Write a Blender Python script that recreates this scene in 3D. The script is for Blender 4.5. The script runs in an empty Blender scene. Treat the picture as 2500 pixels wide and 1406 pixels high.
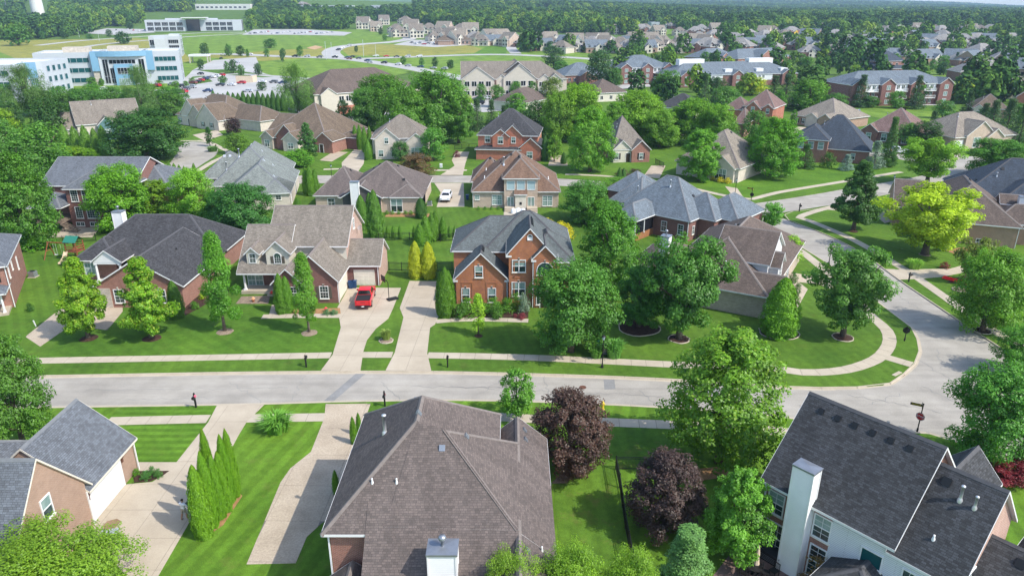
import bpy, bmesh, math, random
import numpy as np
from mathutils import Vector, Matrix
R = math.radians
sc = bpy.context.scene
COL = sc.collection

# ------------------------------------------------------------------ camera, sky, sun, exposure
PITCH, FPX, CAMH = R(21.15), 1740.0, 35.0
cam_d = bpy.data.cameras.new('camera'); cam = bpy.data.objects.new('camera', cam_d); COL.objects.link(cam)
cam.location = (0, 0, CAMH); cam.rotation_euler = (math.pi/2 - PITCH, 0, 0)
cam_d.sensor_width = 36.0; cam_d.lens = FPX/2500*36.0; cam_d.clip_end = 30000; cam_d.clip_start = .5
sc.camera = cam
SUN_EL, SUN_AZ = R(47), math.atan2(.885, -.46)          # azimuth measured from +Y towards +X
w = bpy.data.worlds.new('World'); sc.world = w; w.use_nodes = True
nt = w.node_tree; nt.nodes.clear()
sky = nt.nodes.new('ShaderNodeTexSky'); sky.sky_type = 'NISHITA'; sky.sun_disc = False
sky.sun_elevation = SUN_EL; sky.sun_rotation = SUN_AZ; sky.air_density = 1.0; sky.dust_density = 1.2; sky.ozone_density = 1.2
bg = nt.nodes.new('ShaderNodeBackground'); bg.inputs['Strength'].default_value = 0.15
wo = nt.nodes.new('ShaderNodeOutputWorld')
nt.links.new(sky.outputs[0], bg.inputs[0]); nt.links.new(bg.outputs[0], wo.inputs[0])
sd = bpy.data.lights.new('sun', 'SUN'); sd.energy = 2.55; sd.angle = R(.55); sd.color = (1, .945, .86)
sun = bpy.data.objects.new('sun', sd); COL.objects.link(sun); sun.location = (60, -30, 120)
sdir = Vector((.885*math.cos(SUN_EL), -.46*math.cos(SUN_EL), math.sin(SUN_EL)))
sun.rotation_euler = sdir.to_track_quat('Z', 'Y').to_euler()
vs = sc.view_settings; vs.view_transform = 'Standard'; vs.look = 'None'; vs.gamma = 1; vs.exposure = 1.05; vs.use_curve_mapping = False
sc.cycles.max_bounces = 6; sc.cycles.diffuse_bounces = 4; sc.cycles.glossy_bounces = 2
sc.cycles.transmission_bounces = 3; sc.cycles.transparent_max_bounces = 4; sc.cycles.volume_bounces = 0
sc.cycles.caustics_reflective = False; sc.cycles.caustics_refractive = False
sc.cycles.use_denoising = True
try: sc.cycles.denoiser = 'OPENIMAGEDENOISE'
except Exception: pass

# ------------------------------------------------------------------ pixel -> place (2500 x 1406 photograph)
_c, _s = math.cos(PITCH), math.sin(PITCH)
def P(x, y, z=0.0):
    u, v = (x-1250)/FPX, (y-703)/FPX
    F, D = _c - v*_s, _s + v*_c
    t = (CAMH - z)/D
    return Vector((u*t, F*t, z))
def ZY(x, y, Y):
    """point on the vertical plane Y seen at pixel (x, y)"""
    u, v = (x-1250)/FPX, (y-703)/FPX
    F, D = _c - v*_s, _s + v*_c
    t = Y/F
    return Vector((u*t, Y, CAMH - D*t))
def pxm(p):
    """photo pixels per metre at a point"""
    return FPX/(p[1]*_c + (CAMH-p[2])*_s)

# ------------------------------------------------------------------ materials
MATS = {}
def nodes(name, rough=.85, spec=.3):
    m = bpy.data.materials.new(name); m.use_nodes = True
    t = m.node_tree; b = t.nodes['Principled BSDF']
    b.inputs['Roughness'].default_value = rough; b.inputs['Specular IOR Level'].default_value = spec
    MATS[name] = m
    return m, t, b
def N(t, typ, **kw):
    n = t.nodes.new(typ)
    for k, v in kw.items():
        if k in n.inputs: n.inputs[k].default_value = v
        else: setattr(n, k, v)
    return n
def ramp(t, src, stops):
    r = t.nodes.new('ShaderNodeValToRGB'); e = r.color_ramp.elements
    while len(e) < len(stops): e.new(.5)
    for q, (p, c) in zip(e, stops): q.position = p; q.color = (*c, 1)
    t.links.new(src, r.inputs[0]); return r
def mixc(t, a, b, fac, mode='MIX'):
    n = t.nodes.new('ShaderNodeMix'); n.data_type = 'RGBA'; n.blend_type = mode
    for i, val in ((0, fac), (6, a), (7, b)):
        if hasattr(val, 'is_linked') or isinstance(val, bpy.types.NodeSocket): t.links.new(val, n.inputs[i])
        else: n.inputs[i].default_value = val if i == 0 else (*val, 1)
    return n.outputs[2]
def bump(t, b, h, s=.3, d=.05):
    n = N(t, 'ShaderNodeBump', Strength=s, Distance=d); t.links.new(h, n.inputs['Height']); t.links.new(n.outputs[0], b.inputs['Normal'])
def noise(t, vec, scale, detail=4, rough=.6, dim='3D'):
    n = N(t, 'ShaderNodeTexNoise', Scale=scale, Detail=detail, Roughness=rough)
    if vec is not None: t.links.new(vec, n.inputs['Vector'])
    return n.outputs['Fac']
def plain(name, c, rough=.6, spec=.4, metal=0, var=.0, scale=2.0):
    m, t, b = nodes(name, rough, spec); b.inputs['Metallic'].default_value = metal
    if var:
        g = N(t, 'ShaderNodeNewGeometry'); f = noise(t, g.outputs['Position'], scale, 3)
        r = ramp(t, f, [(.3, tuple(x*(1-var) for x in c)), (.7, tuple(min(1, x*(1+var)) for x in c))])
        t.links.new(r.outputs[0], b.inputs['Base Color'])
    else: b.inputs['Base Color'].default_value = (*c, 1)
    return m
def brickmat(name, c1, c2, mortar, bw=.215, bh=.075, ms=.012, big=.15, bstr=.3, rough=.85, off=.5, bias=0.0):
    m, t, b = nodes(name, rough, .2)
    uv = N(t, 'ShaderNodeUVMap'); uv.uv_map = 'uv'
    br = N(t, 'ShaderNodeTexBrick', Scale=1.0)
    br.inputs['Mortar Size'].default_value = ms; br.inputs['Brick Width'].default_value = bw; br.inputs['Row Height'].default_value = bh
    br.inputs['Mortar Smooth'].default_value = .1; br.inputs['Bias'].default_value = bias; br.offset = off
    br.inputs['Color1'].default_value = (*c1, 1); br.inputs['Color2'].default_value = (*c2, 1); br.inputs['Mortar'].default_value = (*mortar, 1)
    t.links.new(uv.outputs[0], br.inputs['Vector'])
    f = noise(t, uv.outputs[0], .9, 5, .65)
    r = ramp(t, f, [(.25, (1-big,)*3), (.75, (1+big,)*3)])
    c = mixc(t, br.outputs['Color'], r.outputs[0], 1.0, 'MULTIPLY')
    t.links.new(c, b.inputs['Base Color'])
    inv = N(t, 'ShaderNodeMath', operation='SUBTRACT'); inv.inputs[0].default_value = 1; t.links.new(br.outputs['Fac'], inv.inputs[1])
    bump(t, b, inv.outputs[0], bstr, .02)
    return m
def shingle(name, c, var=.22, tint=(1, 1, 1), joint=.45, bw=.27, bh=.145):
    """asphalt shingles: staggered tabs with their own tone, streaks and a granule noise"""
    lo = tuple(x*(1-var) for x in c); hi = tuple(x*(1+var)*k for x, k in zip(c, tint)); jt = tuple(x*joint for x in c)
    m, t, b = nodes(name, .92, .15)
    uv = N(t, 'ShaderNodeUVMap'); uv.uv_map = 'uv'
    br = N(t, 'ShaderNodeTexBrick', Scale=1.0); br.offset = .37; br.offset_frequency = 2; br.squash = 1.25; br.squash_frequency = 3
    for k, v in (('Mortar Size', .011), ('Brick Width', bw), ('Row Height', bh), ('Mortar Smooth', .25), ('Bias', .0)): br.inputs[k].default_value = v
    br.inputs['Color1'].default_value = (*lo, 1); br.inputs['Color2'].default_value = (*hi, 1); br.inputs['Mortar'].default_value = (*jt, 1)
    t.links.new(uv.outputs[0], br.inputs['Vector'])
    mp = N(t, 'ShaderNodeMapping'); mp.inputs['Scale'].default_value = (1.0, .25, 1); t.links.new(uv.outputs[0], mp.inputs[0])
    f1 = noise(t, mp.outputs[0], .8, 5, .6); r1 = ramp(t, f1, [(.25, (.78,)*3), (.75, (1.18,)*3)])
    f2 = noise(t, uv.outputs[0], 14, 2, .6); r2 = ramp(t, f2, [(.25, (.8,)*3), (.75, (1.2,)*3)])
    c1 = mixc(t, br.outputs['Color'], r1.outputs[0], 1.0, 'MULTIPLY'); c2 = mixc(t, c1, r2.outputs[0], 1.0, 'MULTIPLY')
    t.links.new(c2, b.inputs['Base Color'])
    inv = N(t, 'ShaderNodeMath', operation='SUBTRACT'); inv.inputs[0].default_value = 1; t.links.new(br.outputs['Fac'], inv.inputs[1])
    bump(t, b, inv.outputs[0], .4, .02)
    return m
def worldnoise(name, stops, scale, rough=.9, detail=6, fine=None, bstr=0, spec=.2, joints=None):
    """surface coloured by world-space noise"""
    m, t, b = nodes(name, rough, spec)
    g = N(t, 'ShaderNodeNewGeometry').outputs['Position']
    r = ramp(t, noise(t, g, scale, detail, .62), stops); c = r.outputs[0]
    if fine:
        f = noise(t, g, fine[0], 3, .6); rr = ramp(t, f, [(.3, (1-fine[1],)*3), (.7, (1+fine[1],)*3)])
        c = mixc(t, c, rr.outputs[0], 1.0, 'MULTIPLY')
        if bstr: bump(t, b, f, bstr, .03)
    t.links.new(c, b.inputs['Base Color'])
    return m
def grassmat(name, c, angle=0.0, stripe=.0, per=1.1, dry=.0, var=.25, wobble=.25):
    m, t, b = nodes(name, .9, .12)
    g = N(t, 'ShaderNodeNewGeometry').outputs['Position']
    n1 = noise(t, g, .12, 6, .6); n2 = noise(t, g, 1.7, 5, .65); n3 = noise(t, g, 14.0, 3, .7)
    lo = tuple(x*(1-var) for x in c); hi = (c[0]*(1+var*1.9), c[1]*(1+var), c[2]*(1+var*.6))
    col = ramp(t, n1, [(.3, lo), (.7, hi)]).outputs[0]
    for f, a in ((n2, .2), (n3, .3), (noise(t, g, .5, 5, .7), .14)):
        col = mixc(t, col, ramp(t, f, [(.28, (1-a,)*3), (.72, (1+a,)*3)]).outputs[0], 1.0, 'MULTIPLY')
    if stripe:
        mp = N(t, 'ShaderNodeMapping'); mp.inputs['Rotation'].default_value = (0, 0, -angle); t.links.new(g, mp.inputs[0])
        wv = N(t, 'ShaderNodeTexWave', Scale=math.pi/(10*per)*1.0, Distortion=wobble, Detail=2.0); wv.inputs['Detail Scale'].default_value = .6
        t.links.new(mp.outputs[0], wv.inputs[0])
        k = N(t, 'ShaderNodeMath', operation='MULTIPLY'); t.links.new(noise(t, g, .2, 2), k.inputs[0]); k.inputs[1].default_value = 1.5
        st = ramp(t, wv.outputs[0], [(.3, (1-stripe,)*3), (.7, (1+stripe,)*3)]).outputs[0]
        col = mixc(t, col, mixc(t, col, st, 1.0, 'MULTIPLY'), k.outputs[0])
    if dry:
        d = ramp(t, noise(t, g, .45, 6, .7), [(.56, (0, 0, 0)), (.72, (1, 1, 1))])
        dm = N(t, 'ShaderNodeMath', operation='MULTIPLY'); t.links.new(d.outputs[0], dm.inputs[0]); dm.inputs[1].default_value = dry
        col = mixc(t, col, (.16, .13, .045), dm.outputs[0])
    t.links.new(col, b.inputs['Base Color'])
    bump(t, b, n3, .5, .06)
    return m
def leafmat(name, transl=.36):
    m = bpy.data.materials.new(name); m.use_nodes = True; t = m.node_tree; t.nodes.clear(); MATS[name] = m
    oi = N(t, 'ShaderNodeObjectInfo')
    a = N(t, 'ShaderNodeAttribute', attribute_name='shade'); tp = N(t, 'ShaderNodeAttribute', attribute_name='tip')
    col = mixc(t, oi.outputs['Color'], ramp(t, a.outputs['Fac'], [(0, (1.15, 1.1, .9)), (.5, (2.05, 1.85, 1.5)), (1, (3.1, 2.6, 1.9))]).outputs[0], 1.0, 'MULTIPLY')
    mu = N(t, 'ShaderNodeMath', operation='MULTIPLY'); t.links.new(tp.outputs['Fac'], mu.inputs[0]); t.links.new(oi.outputs['Alpha'], mu.inputs[1])
    col = mixc(t, col, (.42, .44, .045), mu.outputs[0])
    d = N(t, 'ShaderNodeBsdfDiffuse'); tr = N(t, 'ShaderNodeBsdfTranslucent'); gl = N(t, 'ShaderNodeBsdfGlossy', Roughness=.5)
    gl.inputs[0].default_value = (.8, .85, .8, 1)
    t.links.new(col, d.inputs[0])
    trc = mixc(t, col, (1.35, 1.3, .6), 1.0, 'MULTIPLY'); t.links.new(trc, tr.inputs[0])
    m1 = N(t, 'ShaderNodeMixShader'); m1.inputs[0].default_value = transl; t.links.new(d.outputs[0], m1.inputs[1]); t.links.new(tr.outputs[0], m1.inputs[2])
    m2 = N(t, 'ShaderNodeMixShader'); m2.inputs[0].default_value = .03; t.links.new(m1.outputs[0], m2.inputs[1]); t.links.new(gl.outputs[0], m2.inputs[2])
    o = N(t, 'ShaderNodeOutputMaterial'); t.links.new(m2.outputs[0], o.inputs[0])
    return m
def paintmat(name):
    """car paint in the object's own colour"""
    m, t, b = nodes(name, .3, .5); oi = N(t, 'ShaderNodeObjectInfo'); t.links.new(oi.outputs['Color'], b.inputs['Base Color'])
    b.inputs['Coat Weight'].default_value = .6; b.inputs['Coat Roughness'].default_value = .08
    return m

# ------------------------------------------------------------------ mesh builder
class MB:
    def __init__(s): s.v, s.f, s.m = [], [], []
    def face(s, pts, m=0):
        k = len(s.v); s.v += [tuple(p) for p in pts]; s.f.append(tuple(range(k, k+len(pts)))); s.m.append(m)
    def box(s, x0, x1, y0, y1, z0, z1, m=0, M=None, bottom=True):
        p = [Vector((x, y, z)) for z in (z0, z1) for y in (y0, y1) for x in (x0, x1)]
        if M is not None: p = [M @ q for q in p]
        k = len(s.v); s.v += [tuple(q) for q in p]
        fs = [(0, 1, 5, 4), (1, 3, 7, 5), (3, 2, 6, 7), (2, 0, 4, 6), (4, 5, 7, 6)] + ([(1, 0, 2, 3)] if bottom else [])
        for f in fs: s.f.append(tuple(k+i for i in f)); s.m.append(m)
    def beam(s, a, b, w, h, m=0, up=(0, 0, 1)):
        a, b = Vector(a), Vector(b); d = b-a; L = d.length
        if L < 1e-6: return
        d /= L; side = d.cross(Vector(up))
        if side.length < 1e-4: side = d.cross(Vector((1, 0, 0)))
        side.normalize(); u = side.cross(d)
        M = Matrix((( d.x, side.x, u.x, a.x), (d.y, side.y, u.y, a.y), (d.z, side.z, u.z, a.z), (0, 0, 0, 1)))
        s.box(0, L, -w/2, w/2, -h/2, h/2, m, M)
    def tube(s, pts, rad, n=6, m=0, cap=True):
        pts = [Vector(p) for p in pts]; k0 = len(s.v); rr = rad if hasattr(rad, '__len__') else [rad]*len(pts)
        for i, p in enumerate(pts):
            d = (pts[min(i+1, len(pts)-1)] - pts[max(i-1, 0)]).normalized()
            a = d.orthogonal() if abs(d.z) < .9 else Vector((1, 0, 0)) - d*d.x
            a.normalize(); b = d.cross(a)
            for j in range(n):
                t = 2*math.pi*j/n; s.v.append(tuple(p + (a*math.cos(t)+b*math.sin(t))*rr[i]))
        for i in range(len(pts)-1):
            for j in range(n):
                q = (j+1) % n; s.f.append((k0+i*n+j, k0+i*n+q, k0+(i+1)*n+q, k0+(i+1)*n+j)); s.m.append(m)
        if cap:
            e = k0+(len(pts)-1)*n; s.f.append(tuple(range(e, e+n))); s.m.append(m)
            s.f.append(tuple(range(k0+n-1, k0-1, -1))); s.m.append(m)
    def lathe(s, prof, n=12, m=0, c=(0, 0, 0)):
        k0 = len(s.v)
        for r, z in prof:
            for j in range(n):
                t = 2*math.pi*j/n; s.v.append((c[0]+r*math.cos(t), c[1]+r*math.sin(t), c[2]+z))
        for i in range(len(prof)-1):
            for j in range(n):
                q = (j+1) % n; s.f.append((k0+i*n+j, k0+i*n+q, k0+(i+1)*n+q, k0+(i+1)*n+j)); s.m.append(m)
    def prism(s, poly, z0, z1, m=0, mside=None):
        """vertical prism over a counter-clockwise polygon of (x, y)"""
        n = len(poly); s.face([(x, y, z1) for x, y in poly], m)
        for i in range(n):
            a, b = poly[i], poly[(i+1) % n]
            s.face([(a[0], a[1], z0), (b[0], b[1], z0), (b[0], b[1], z1), (a[0], a[1], z1)], m if mside is None else mside)
    def build(s, name, mats, parent=None, loc=None, rz=0.0, smooth=False, uv=True, scale=None):
        me = mesh_of(s, name, mats, smooth, uv)
        return link(name, me, parent, loc, rz, scale)
def mesh_of(s, name, mats, smooth=False, uv=True):
    me = bpy.data.meshes.new(name); me.from_pydata(s.v, [], s.f)
    if not isinstance(mats, (list, tuple)): mats = [mats]
    for m in mats: me.materials.append(MATS[m] if isinstance(m, str) else m)
    if any(s.m): me.polygons.foreach_set('material_index', s.m)
    if smooth: me.polygons.foreach_set('use_smooth', [True]*len(me.polygons))
    if uv:
        L = me.uv_layers.new(name='uv'); V = s.v; data = []
        for f in s.f:
            a, b, c = (Vector(V[i]) for i in f[:3]); n = (b-a).cross(c-b)
            if n.length < 1e-9 and len(f) > 3: n = (c-b).cross(Vector(V[f[3]])-c)
            if n.length > 0: n.normalize()
            if abs(n.z) > .995 or n.length < .5:
                for i in f: data += [V[i][0], V[i][1]]
            else:
                tx, ty = -n.y, n.x; l = math.hypot(tx, ty); tx /= l; ty /= l
                bx, by, bz = -n.z*ty, n.z*tx, n.x*ty - n.y*tx
                for i in f:
                    p = V[i]; data += [p[0]*tx+p[1]*ty, p[0]*bx+p[1]*by+p[2]*bz]
        L.data.foreach_set('uv', data)
    me.update(); return me
def link(name, me, parent=None, loc=None, rz=0.0, scale=None):
    o = bpy.data.objects.new(name, me); COL.objects.link(o)
    if parent is not None: o.parent = parent
    if loc is not None: o.location = loc
    if rz: o.rotation_euler = (0, 0, rz)
    if scale is not None: o.scale = scale if hasattr(scale, '__len__') else (scale,)*3
    return o
def tag(o, label, cat, group=None):
    o['label'] = label; o['category'] = cat
    if group: o['group'] = group
    return o
def struct(o): o['kind'] = 'structure'; return o
def stuff(o): o['kind'] = 'stuff'; return o
def empty(name, label, cat, loc, rz=0.0, group=None):
    o = bpy.data.objects.new(name, None); COL.objects.link(o); o.location = loc; o.rotation_euler = (0, 0, rz); o.empty_display_size = .3
    return tag(o, label, cat, group)
def copy_tree(o, parent=None):
    c = o.copy(); COL.objects.link(c); c.parent = parent
    for ch in list(o.children): copy_tree(ch, c)
    return c
_cache = {}
def cached(key, fn):
    if key not in _cache: _cache[key] = fn()
    return _cache[key]
# ------------------------------------------------------------------ the palette
shingle('roof_taupe', (.205, .180, .150)); shingle('roof_brown', (.128, .102, .088), tint=(1, .97, .95)); shingle('roof_rust', (.175, .112, .080))
shingle('roof_slate', (.118, .130, .130), tint=(.95, 1, 1)); shingle('roof_charcoal', (.060, .060, .063), var=.3, tint=(1.0, 1, 1.02)); shingle('roof_grey', (.13, .14, .155), tint=(.97, 1, 1.02))
shingle('roof_dark', (.060, .061, .063), var=.3, tint=(.98, 1, 1.04), joint=.55); shingle('roof_mauve', (.130, .110, .101), var=.22, tint=(1, .96, .95), joint=.6, bw=.23); shingle('roof_sage', (.19, .21, .195)); shingle('roof_blue', (.15, .175, .195), tint=(.95, 1, 1.05))
shingle('roof_tan', (.245, .215, .175)); shingle('roof_plum', (.19, .125, .11)); shingle('roof_umber', (.15, .115, .085)); shingle('roof_night', (.06, .07, .085), tint=(.9, 1, 1.1)); shingle('roof_stone', (.26, .25, .235))
brickmat('brick_red', (.225, .080, .055), (.32, .125, .085), (.33, .25, .21)); brickmat('brick_dark', (.15, .050, .040), (.21, .078, .060), (.26, .19, .17))
brickmat('brick_orange', (.43, .145, .042), (.30, .098, .062), (.38, .23, .14), big=.22); brickmat('brick_pink', (.37, .20, .15), (.46, .27, .21), (.5, .42, .36))
brickmat('brick_tan', (.46, .34, .25), (.37, .27, .20), (.55, .48, .41)); brickmat('brick_brown', (.30, .175, .115), (.36, .22, .15), (.40, .32, .26)); brickmat('brick_bright', (.42, .11, .06), (.34, .085, .052), (.42, .28, .2))
brickmat('brick_cream', (.58, .50, .42), (.48, .42, .36), (.62, .57, .50), bw=.3, bh=.1); brickmat('brick_grey', (.33, .265, .205), (.45, .37, .30), (.50, .43, .36), bw=.3, bh=.1, ms=.016); brickmat('stone', (.42, .36, .29), (.55, .48, .40), (.35, .31, .27), bw=.42, bh=.17, ms=.02)
brickmat('siding_white', (.70, .71, .72), (.68, .69, .70), (.38, .39, .41), bw=6.0, bh=.13, ms=.012, big=.03, bstr=.5, rough=.5); brickmat('siding_cream', (.64, .60, .50), (.62, .58, .49), (.38, .35, .29), bw=6, bh=.13, ms=.012, big=.03, bstr=.5, rough=.5)
brickmat('siding_teal', (.12, .22, .23), (.11, .20, .21), (.06, .11, .12), bw=6, bh=.14, ms=.014, big=.05); brickmat('siding_dark', (.085, .082, .08), (.08, .078, .075), (.04, .04, .04), bw=6, bh=.14, big=.05); brickmat('siding_beige', (.55, .50, .42), (.53, .48, .40), (.36, .33, .28), bw=6, bh=.16, big=.05)
plain('trim', (.72, .72, .71), .45, var=.04, scale=1.3); plain('trim_cream', (.68, .63, .53), .5, var=.05); plain('cap_brown', (.175, .15, .135), .9, var=.15, scale=3); plain('cap_dark', (.075, .075, .08), .9, var=.15, scale=3); plain('cap_grey', (.15, .16, .17), .9, var=.12, scale=3)
m, t, b = nodes('glass', .06, .6); g = N(t, 'ShaderNodeNewGeometry').outputs['Position']
t.links.new(ramp(t, noise(t, g, .9, 2), [(.35, (.012, .022, .022)), (.65, (.045, .085, .075))]).outputs[0], b.inputs['Base Color'])
m, t, b = nodes('glass_blind', .08, .6); g = N(t, 'ShaderNodeNewGeometry').outputs['Position']
t.links.new(ramp(t, noise(t, g, 1.1, 2), [(.35, (.16, .25, .23)), (.65, (.27, .36, .33))]).outputs[0], b.inputs['Base Color'])
plain('glass_teal', (.008, .07, .075), .08, .7); plain('glass_dark', (.012, .014, .018), .06, .7); plain('glass_sky', (.36, .47, .50), .12, .6)
plain('metal_light', (.62, .63, .65), .35, .5, .6); plain('metal_grey', (.28, .30, .33), .4, .5, .6, var=.1); plain('metal_black', (.012, .012, .013), .5, .4); plain('shutter', (.10, .085, .065), .6); plain('shutter_black', (.02, .02, .022), .6); plain('door_dark', (.045, .028, .02), .5); plain('blue_bin', (.012, .05, .14), .45); plain('red_paint', (.5, .012, .02), .35); plain('rubber', (.014, .014, .015), .85)
plain('wood', (.30, .135, .06), .7, var=.2, scale=4); plain('wood_grey', (.19, .145, .11), .8, var=.2, scale=4); plain('wood_red', (.27, .085, .04), .65, var=.2, scale=4); plain('canvas_green', (.02, .17, .12), .8); plain('plastic_yellow', (.62, .45, .03), .45); plain('plastic_tan', (.62, .5, .36), .55); plain('tarp_blue', (.03, .25, .62), .5, var=.15, scale=3); plain('white', (.8, .8, .8), .5); plain('flag_red', (.6, .12, .18), .8)
plain('skin', (.42, .24, .16), .6); plain('shirt_white', (.76, .77, .8), .85); plain('shorts_khaki', (.38, .34, .28), .9); plain('shirt_red', (.55, .03, .04), .85); plain('hair', (.03, .02, .015), .8); plain('denim', (.06, .09, .17), .9); plain('rust', (.12, .05, .03), .8, var=.3, scale=8); plain('terracotta', (.42, .16, .09), .8)
worldnoise('asphalt', [(.3, (.29, .268, .232)), (.5, (.34, .315, .273)), (.7, (.38, .353, .31))], .35, .92, 7, (9, .10), .25)
m, t, b = MATS['asphalt'], MATS['asphalt'].node_tree, MATS['asphalt'].node_tree.nodes['Principled BSDF']
g = N(t, 'ShaderNodeNewGeometry').outputs['Position']; mp = N(t, 'ShaderNodeMapping'); mp.inputs['Scale'].default_value = (.05, .9, 1); t.links.new(g, mp.inputs[0])
src = b.inputs['Base Color'].links[0].from_socket; st = ramp(t, noise(t, mp.outputs[0], 1.3, 5, .6), [(.3, (.86, .86, .865)), (.55, (1, 1, 1)), (.75, (1.07, 1.07, 1.06))]).outputs[0]
bl = ramp(t, noise(t, g, .13, 4, .55), [(.35, (.9, .9, .9)), (.65, (1.06, 1.06, 1.05))]).outputs[0]; t.links.new(mixc(t, mixc(t, src, st, 1.0, 'MULTIPLY'), bl, 1.0, 'MULTIPLY'), b.inputs['Base Color'])
worldnoise('asphalt_patch', [(.3, (.19, .188, .18)), (.7, (.25, .248, .24))], .8, .92, 5, (12, .14), .3)
worldnoise('asphalt_seal', [(.3, (.2, .2, .195)), (.7, (.25, .25, .245))], .8, .9, 5, (12, .14), .3)
worldnoise('concrete', [(.28, (.36, .305, .23)), (.5, (.42, .36, .275)), (.72, (.48, .415, .32))], .28, .92, 7, (10, .07), .2)
worldnoise('concrete_walk', [(.28, (.37, .32, .245)), (.5, (.425, .37, .285)), (.72, (.48, .42, .33))], .45, .92, 7, (10, .07), .2)
worldnoise('aggregate', [(.26, (.30, .245, .18)), (.5, (.40, .33, .245)), (.72, (.465, .39, .295))], .3, .94, 7, (7, .16), .35)
worldnoise('kerb', [(.3, (.38, .325, .245)), (.7, (.46, .40, .31))], .6, .92, 5, (8, .08), .2)
worldnoise('joint', [(.3, (.15, .135, .11)), (.7, (.2, .18, .15))], 2, .95, 3)
worldnoise('parking', [(.3, (.33, .325, .31)), (.7, (.42, .415, .395))], .05, .92, 5, (.6, .08), 0)
worldnoise('mulch', [(.3, (.03, .017, .012)), (.7, (.075, .042, .03))], 3, .95, 6, (16, .35), .7)
worldnoise('mulch_pale', [(.3, (.16, .12, .085)), (.7, (.30, .235, .17))], 3, .95, 6, (16, .3), .6)
worldnoise('pine_straw', [(.3, (.24, .13, .06)), (.7, (.38, .22, .1))], 2.5, .95, 6, (14, .3), .5)
worldnoise('dirt', [(.3, (.38, .23, .12)), (.7, (.52, .35, .2))], .05, .95, 6, (.8, .2), 0)
worldnoise('paver', [(.3, (.14, .095, .08)), (.7, (.22, .15, .125))], 1.2, .9, 5, (9, .2), .3)
GREEN = (.066, .146, .018)
grassmat('grass', GREEN, R(12), .06, 1.3, .22); grassmat('grass_x', (.072, .17, .017), R(90), .17, .95, .15, wobble=.5); grassmat('grass_y', (.082, .182, .018), R(-14), .16, 1.5, .35); grassmat('grass_diag', (.070, .155, .018), R(35), .09, 1.3, .22)
grassmat('grass_worn', (.074, .165, .019), R(0), .08, 1.5, .7); grassmat('verge', (.062, .148, .017), R(50), .07, 1.6, .18); grassmat('meadow', (.115, .215, .03), R(20), .05, 14, .35, var=.3); grassmat('meadow_dry', (.21, .225, .05), 0, 0, 1, .6, var=.2); grassmat('woodland_floor', (.07, .14, .02), 0, 0)
leafmat('leaf'); leafmat('needle', .2); paintmat('paint')
plain('bark', (.13, .105, .085), .95, .1, var=.3, scale=5); plain('bark_grey', (.24, .215, .19), .95, .1, var=.25, scale=5)
plain('panel_white', (.42, .45, .48), .4, var=.03); plain('panel_grey', (.46, .49, .52), .45, var=.05, scale=.4); plain('panel_blue', (.17, .33, .47), .4); plain('roof_membrane', (.62, .63, .62), .6, var=.03); plain('stone_clad', (.42, .38, .32), .8, var=.2, scale=1); plain('concrete_tower', (.62, .62, .58), .85, var=.05, scale=.2)
# ------------------------------------------------------------------ terrain
def hz(x, y):
    """ground height: flat by the houses, rising gently past the meadows to wooded hills, lower on the right"""
    if y < 450: return 0.0
    if y < 1100: return (y-450)*15/650
    a = x/y; l = min(1, max(0, (.35-a)/.7)); s1 = .012+.052*l
    z = 15+min(y-1100, 900)*s1
    if y > 2000:
        k = min(1, (y-2000)/4300); k = k*k*(3-2*k); rid = 132-92*min(1, max(0, (a-.33)/.40))
        z += k*(max(rid, z+8)-z) + min(1, (y-2000)/900)*(7*math.sin(x*.0031+1.3)*math.sin(y*.0019+.4) + 5*math.sin(x*.0071+y*.002))
    return z
def PG(x, y, z=0.0):
    """pixel -> the point on the terrain it looks at"""
    u, v = (x-1250)/FPX, (y-703)/FPX; F, D = _c-v*_s, _s+v*_c
    t = 20.0; st = 1.015
    while t < 9000:
        if CAMH-D*t <= hz(u*t, F*t)+z: break
        t *= st
    lo, hi = t/st, t
    for _ in range(24):
        m_ = (lo+hi)/2
        if CAMH-D*m_ <= hz(u*m_, F*m_)+z: hi = m_
        else: lo = m_
    return Vector((u*hi, F*hi, CAMH-D*hi))
def terrain():
    ys = [-60, 0, 30, 60, 100, 150, 220, 320, 450, 620, 850, 1100, 1300, 1550, 1800, 2000] + [2000+i*200 for i in range(1, 27)]
    V, F = [], []; n = 61
    for y in ys:
        hw = max(140, y*1.05)
        for i in range(n):
            x = (i/(n-1)*2-1)*hw; V.append((x, y, hz(x, y)-.15))
    for j in range(len(ys)-1):
        for i in range(n-1):
            k = j*n+i; F.append((k, k+1, k+1+n, k+n))
    mb = MB(); mb.v, mb.f, mb.m = V, F, [0]*len(F)
    return struct(mb.build('ground', 'woodland_floor', uv=False))
terrain()
def xy(pts): return [tuple(PG(*p)[:2]) for p in pts]
def ccw(poly):
    a = sum(poly[i][0]*poly[(i+1) % len(poly)][1]-poly[(i+1) % len(poly)][0]*poly[i][1] for i in range(len(poly)))
    return poly if a > 0 else poly[::-1]
def sheet(name, poly, z, mat, thick=0.0):
    mb = MB(); poly = ccw(poly)
    if thick: mb.prism(poly, z-thick, z)
    else: mb.face([(x, y, z) for x, y in poly])
    return struct(mb.build(name, mat))
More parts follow.
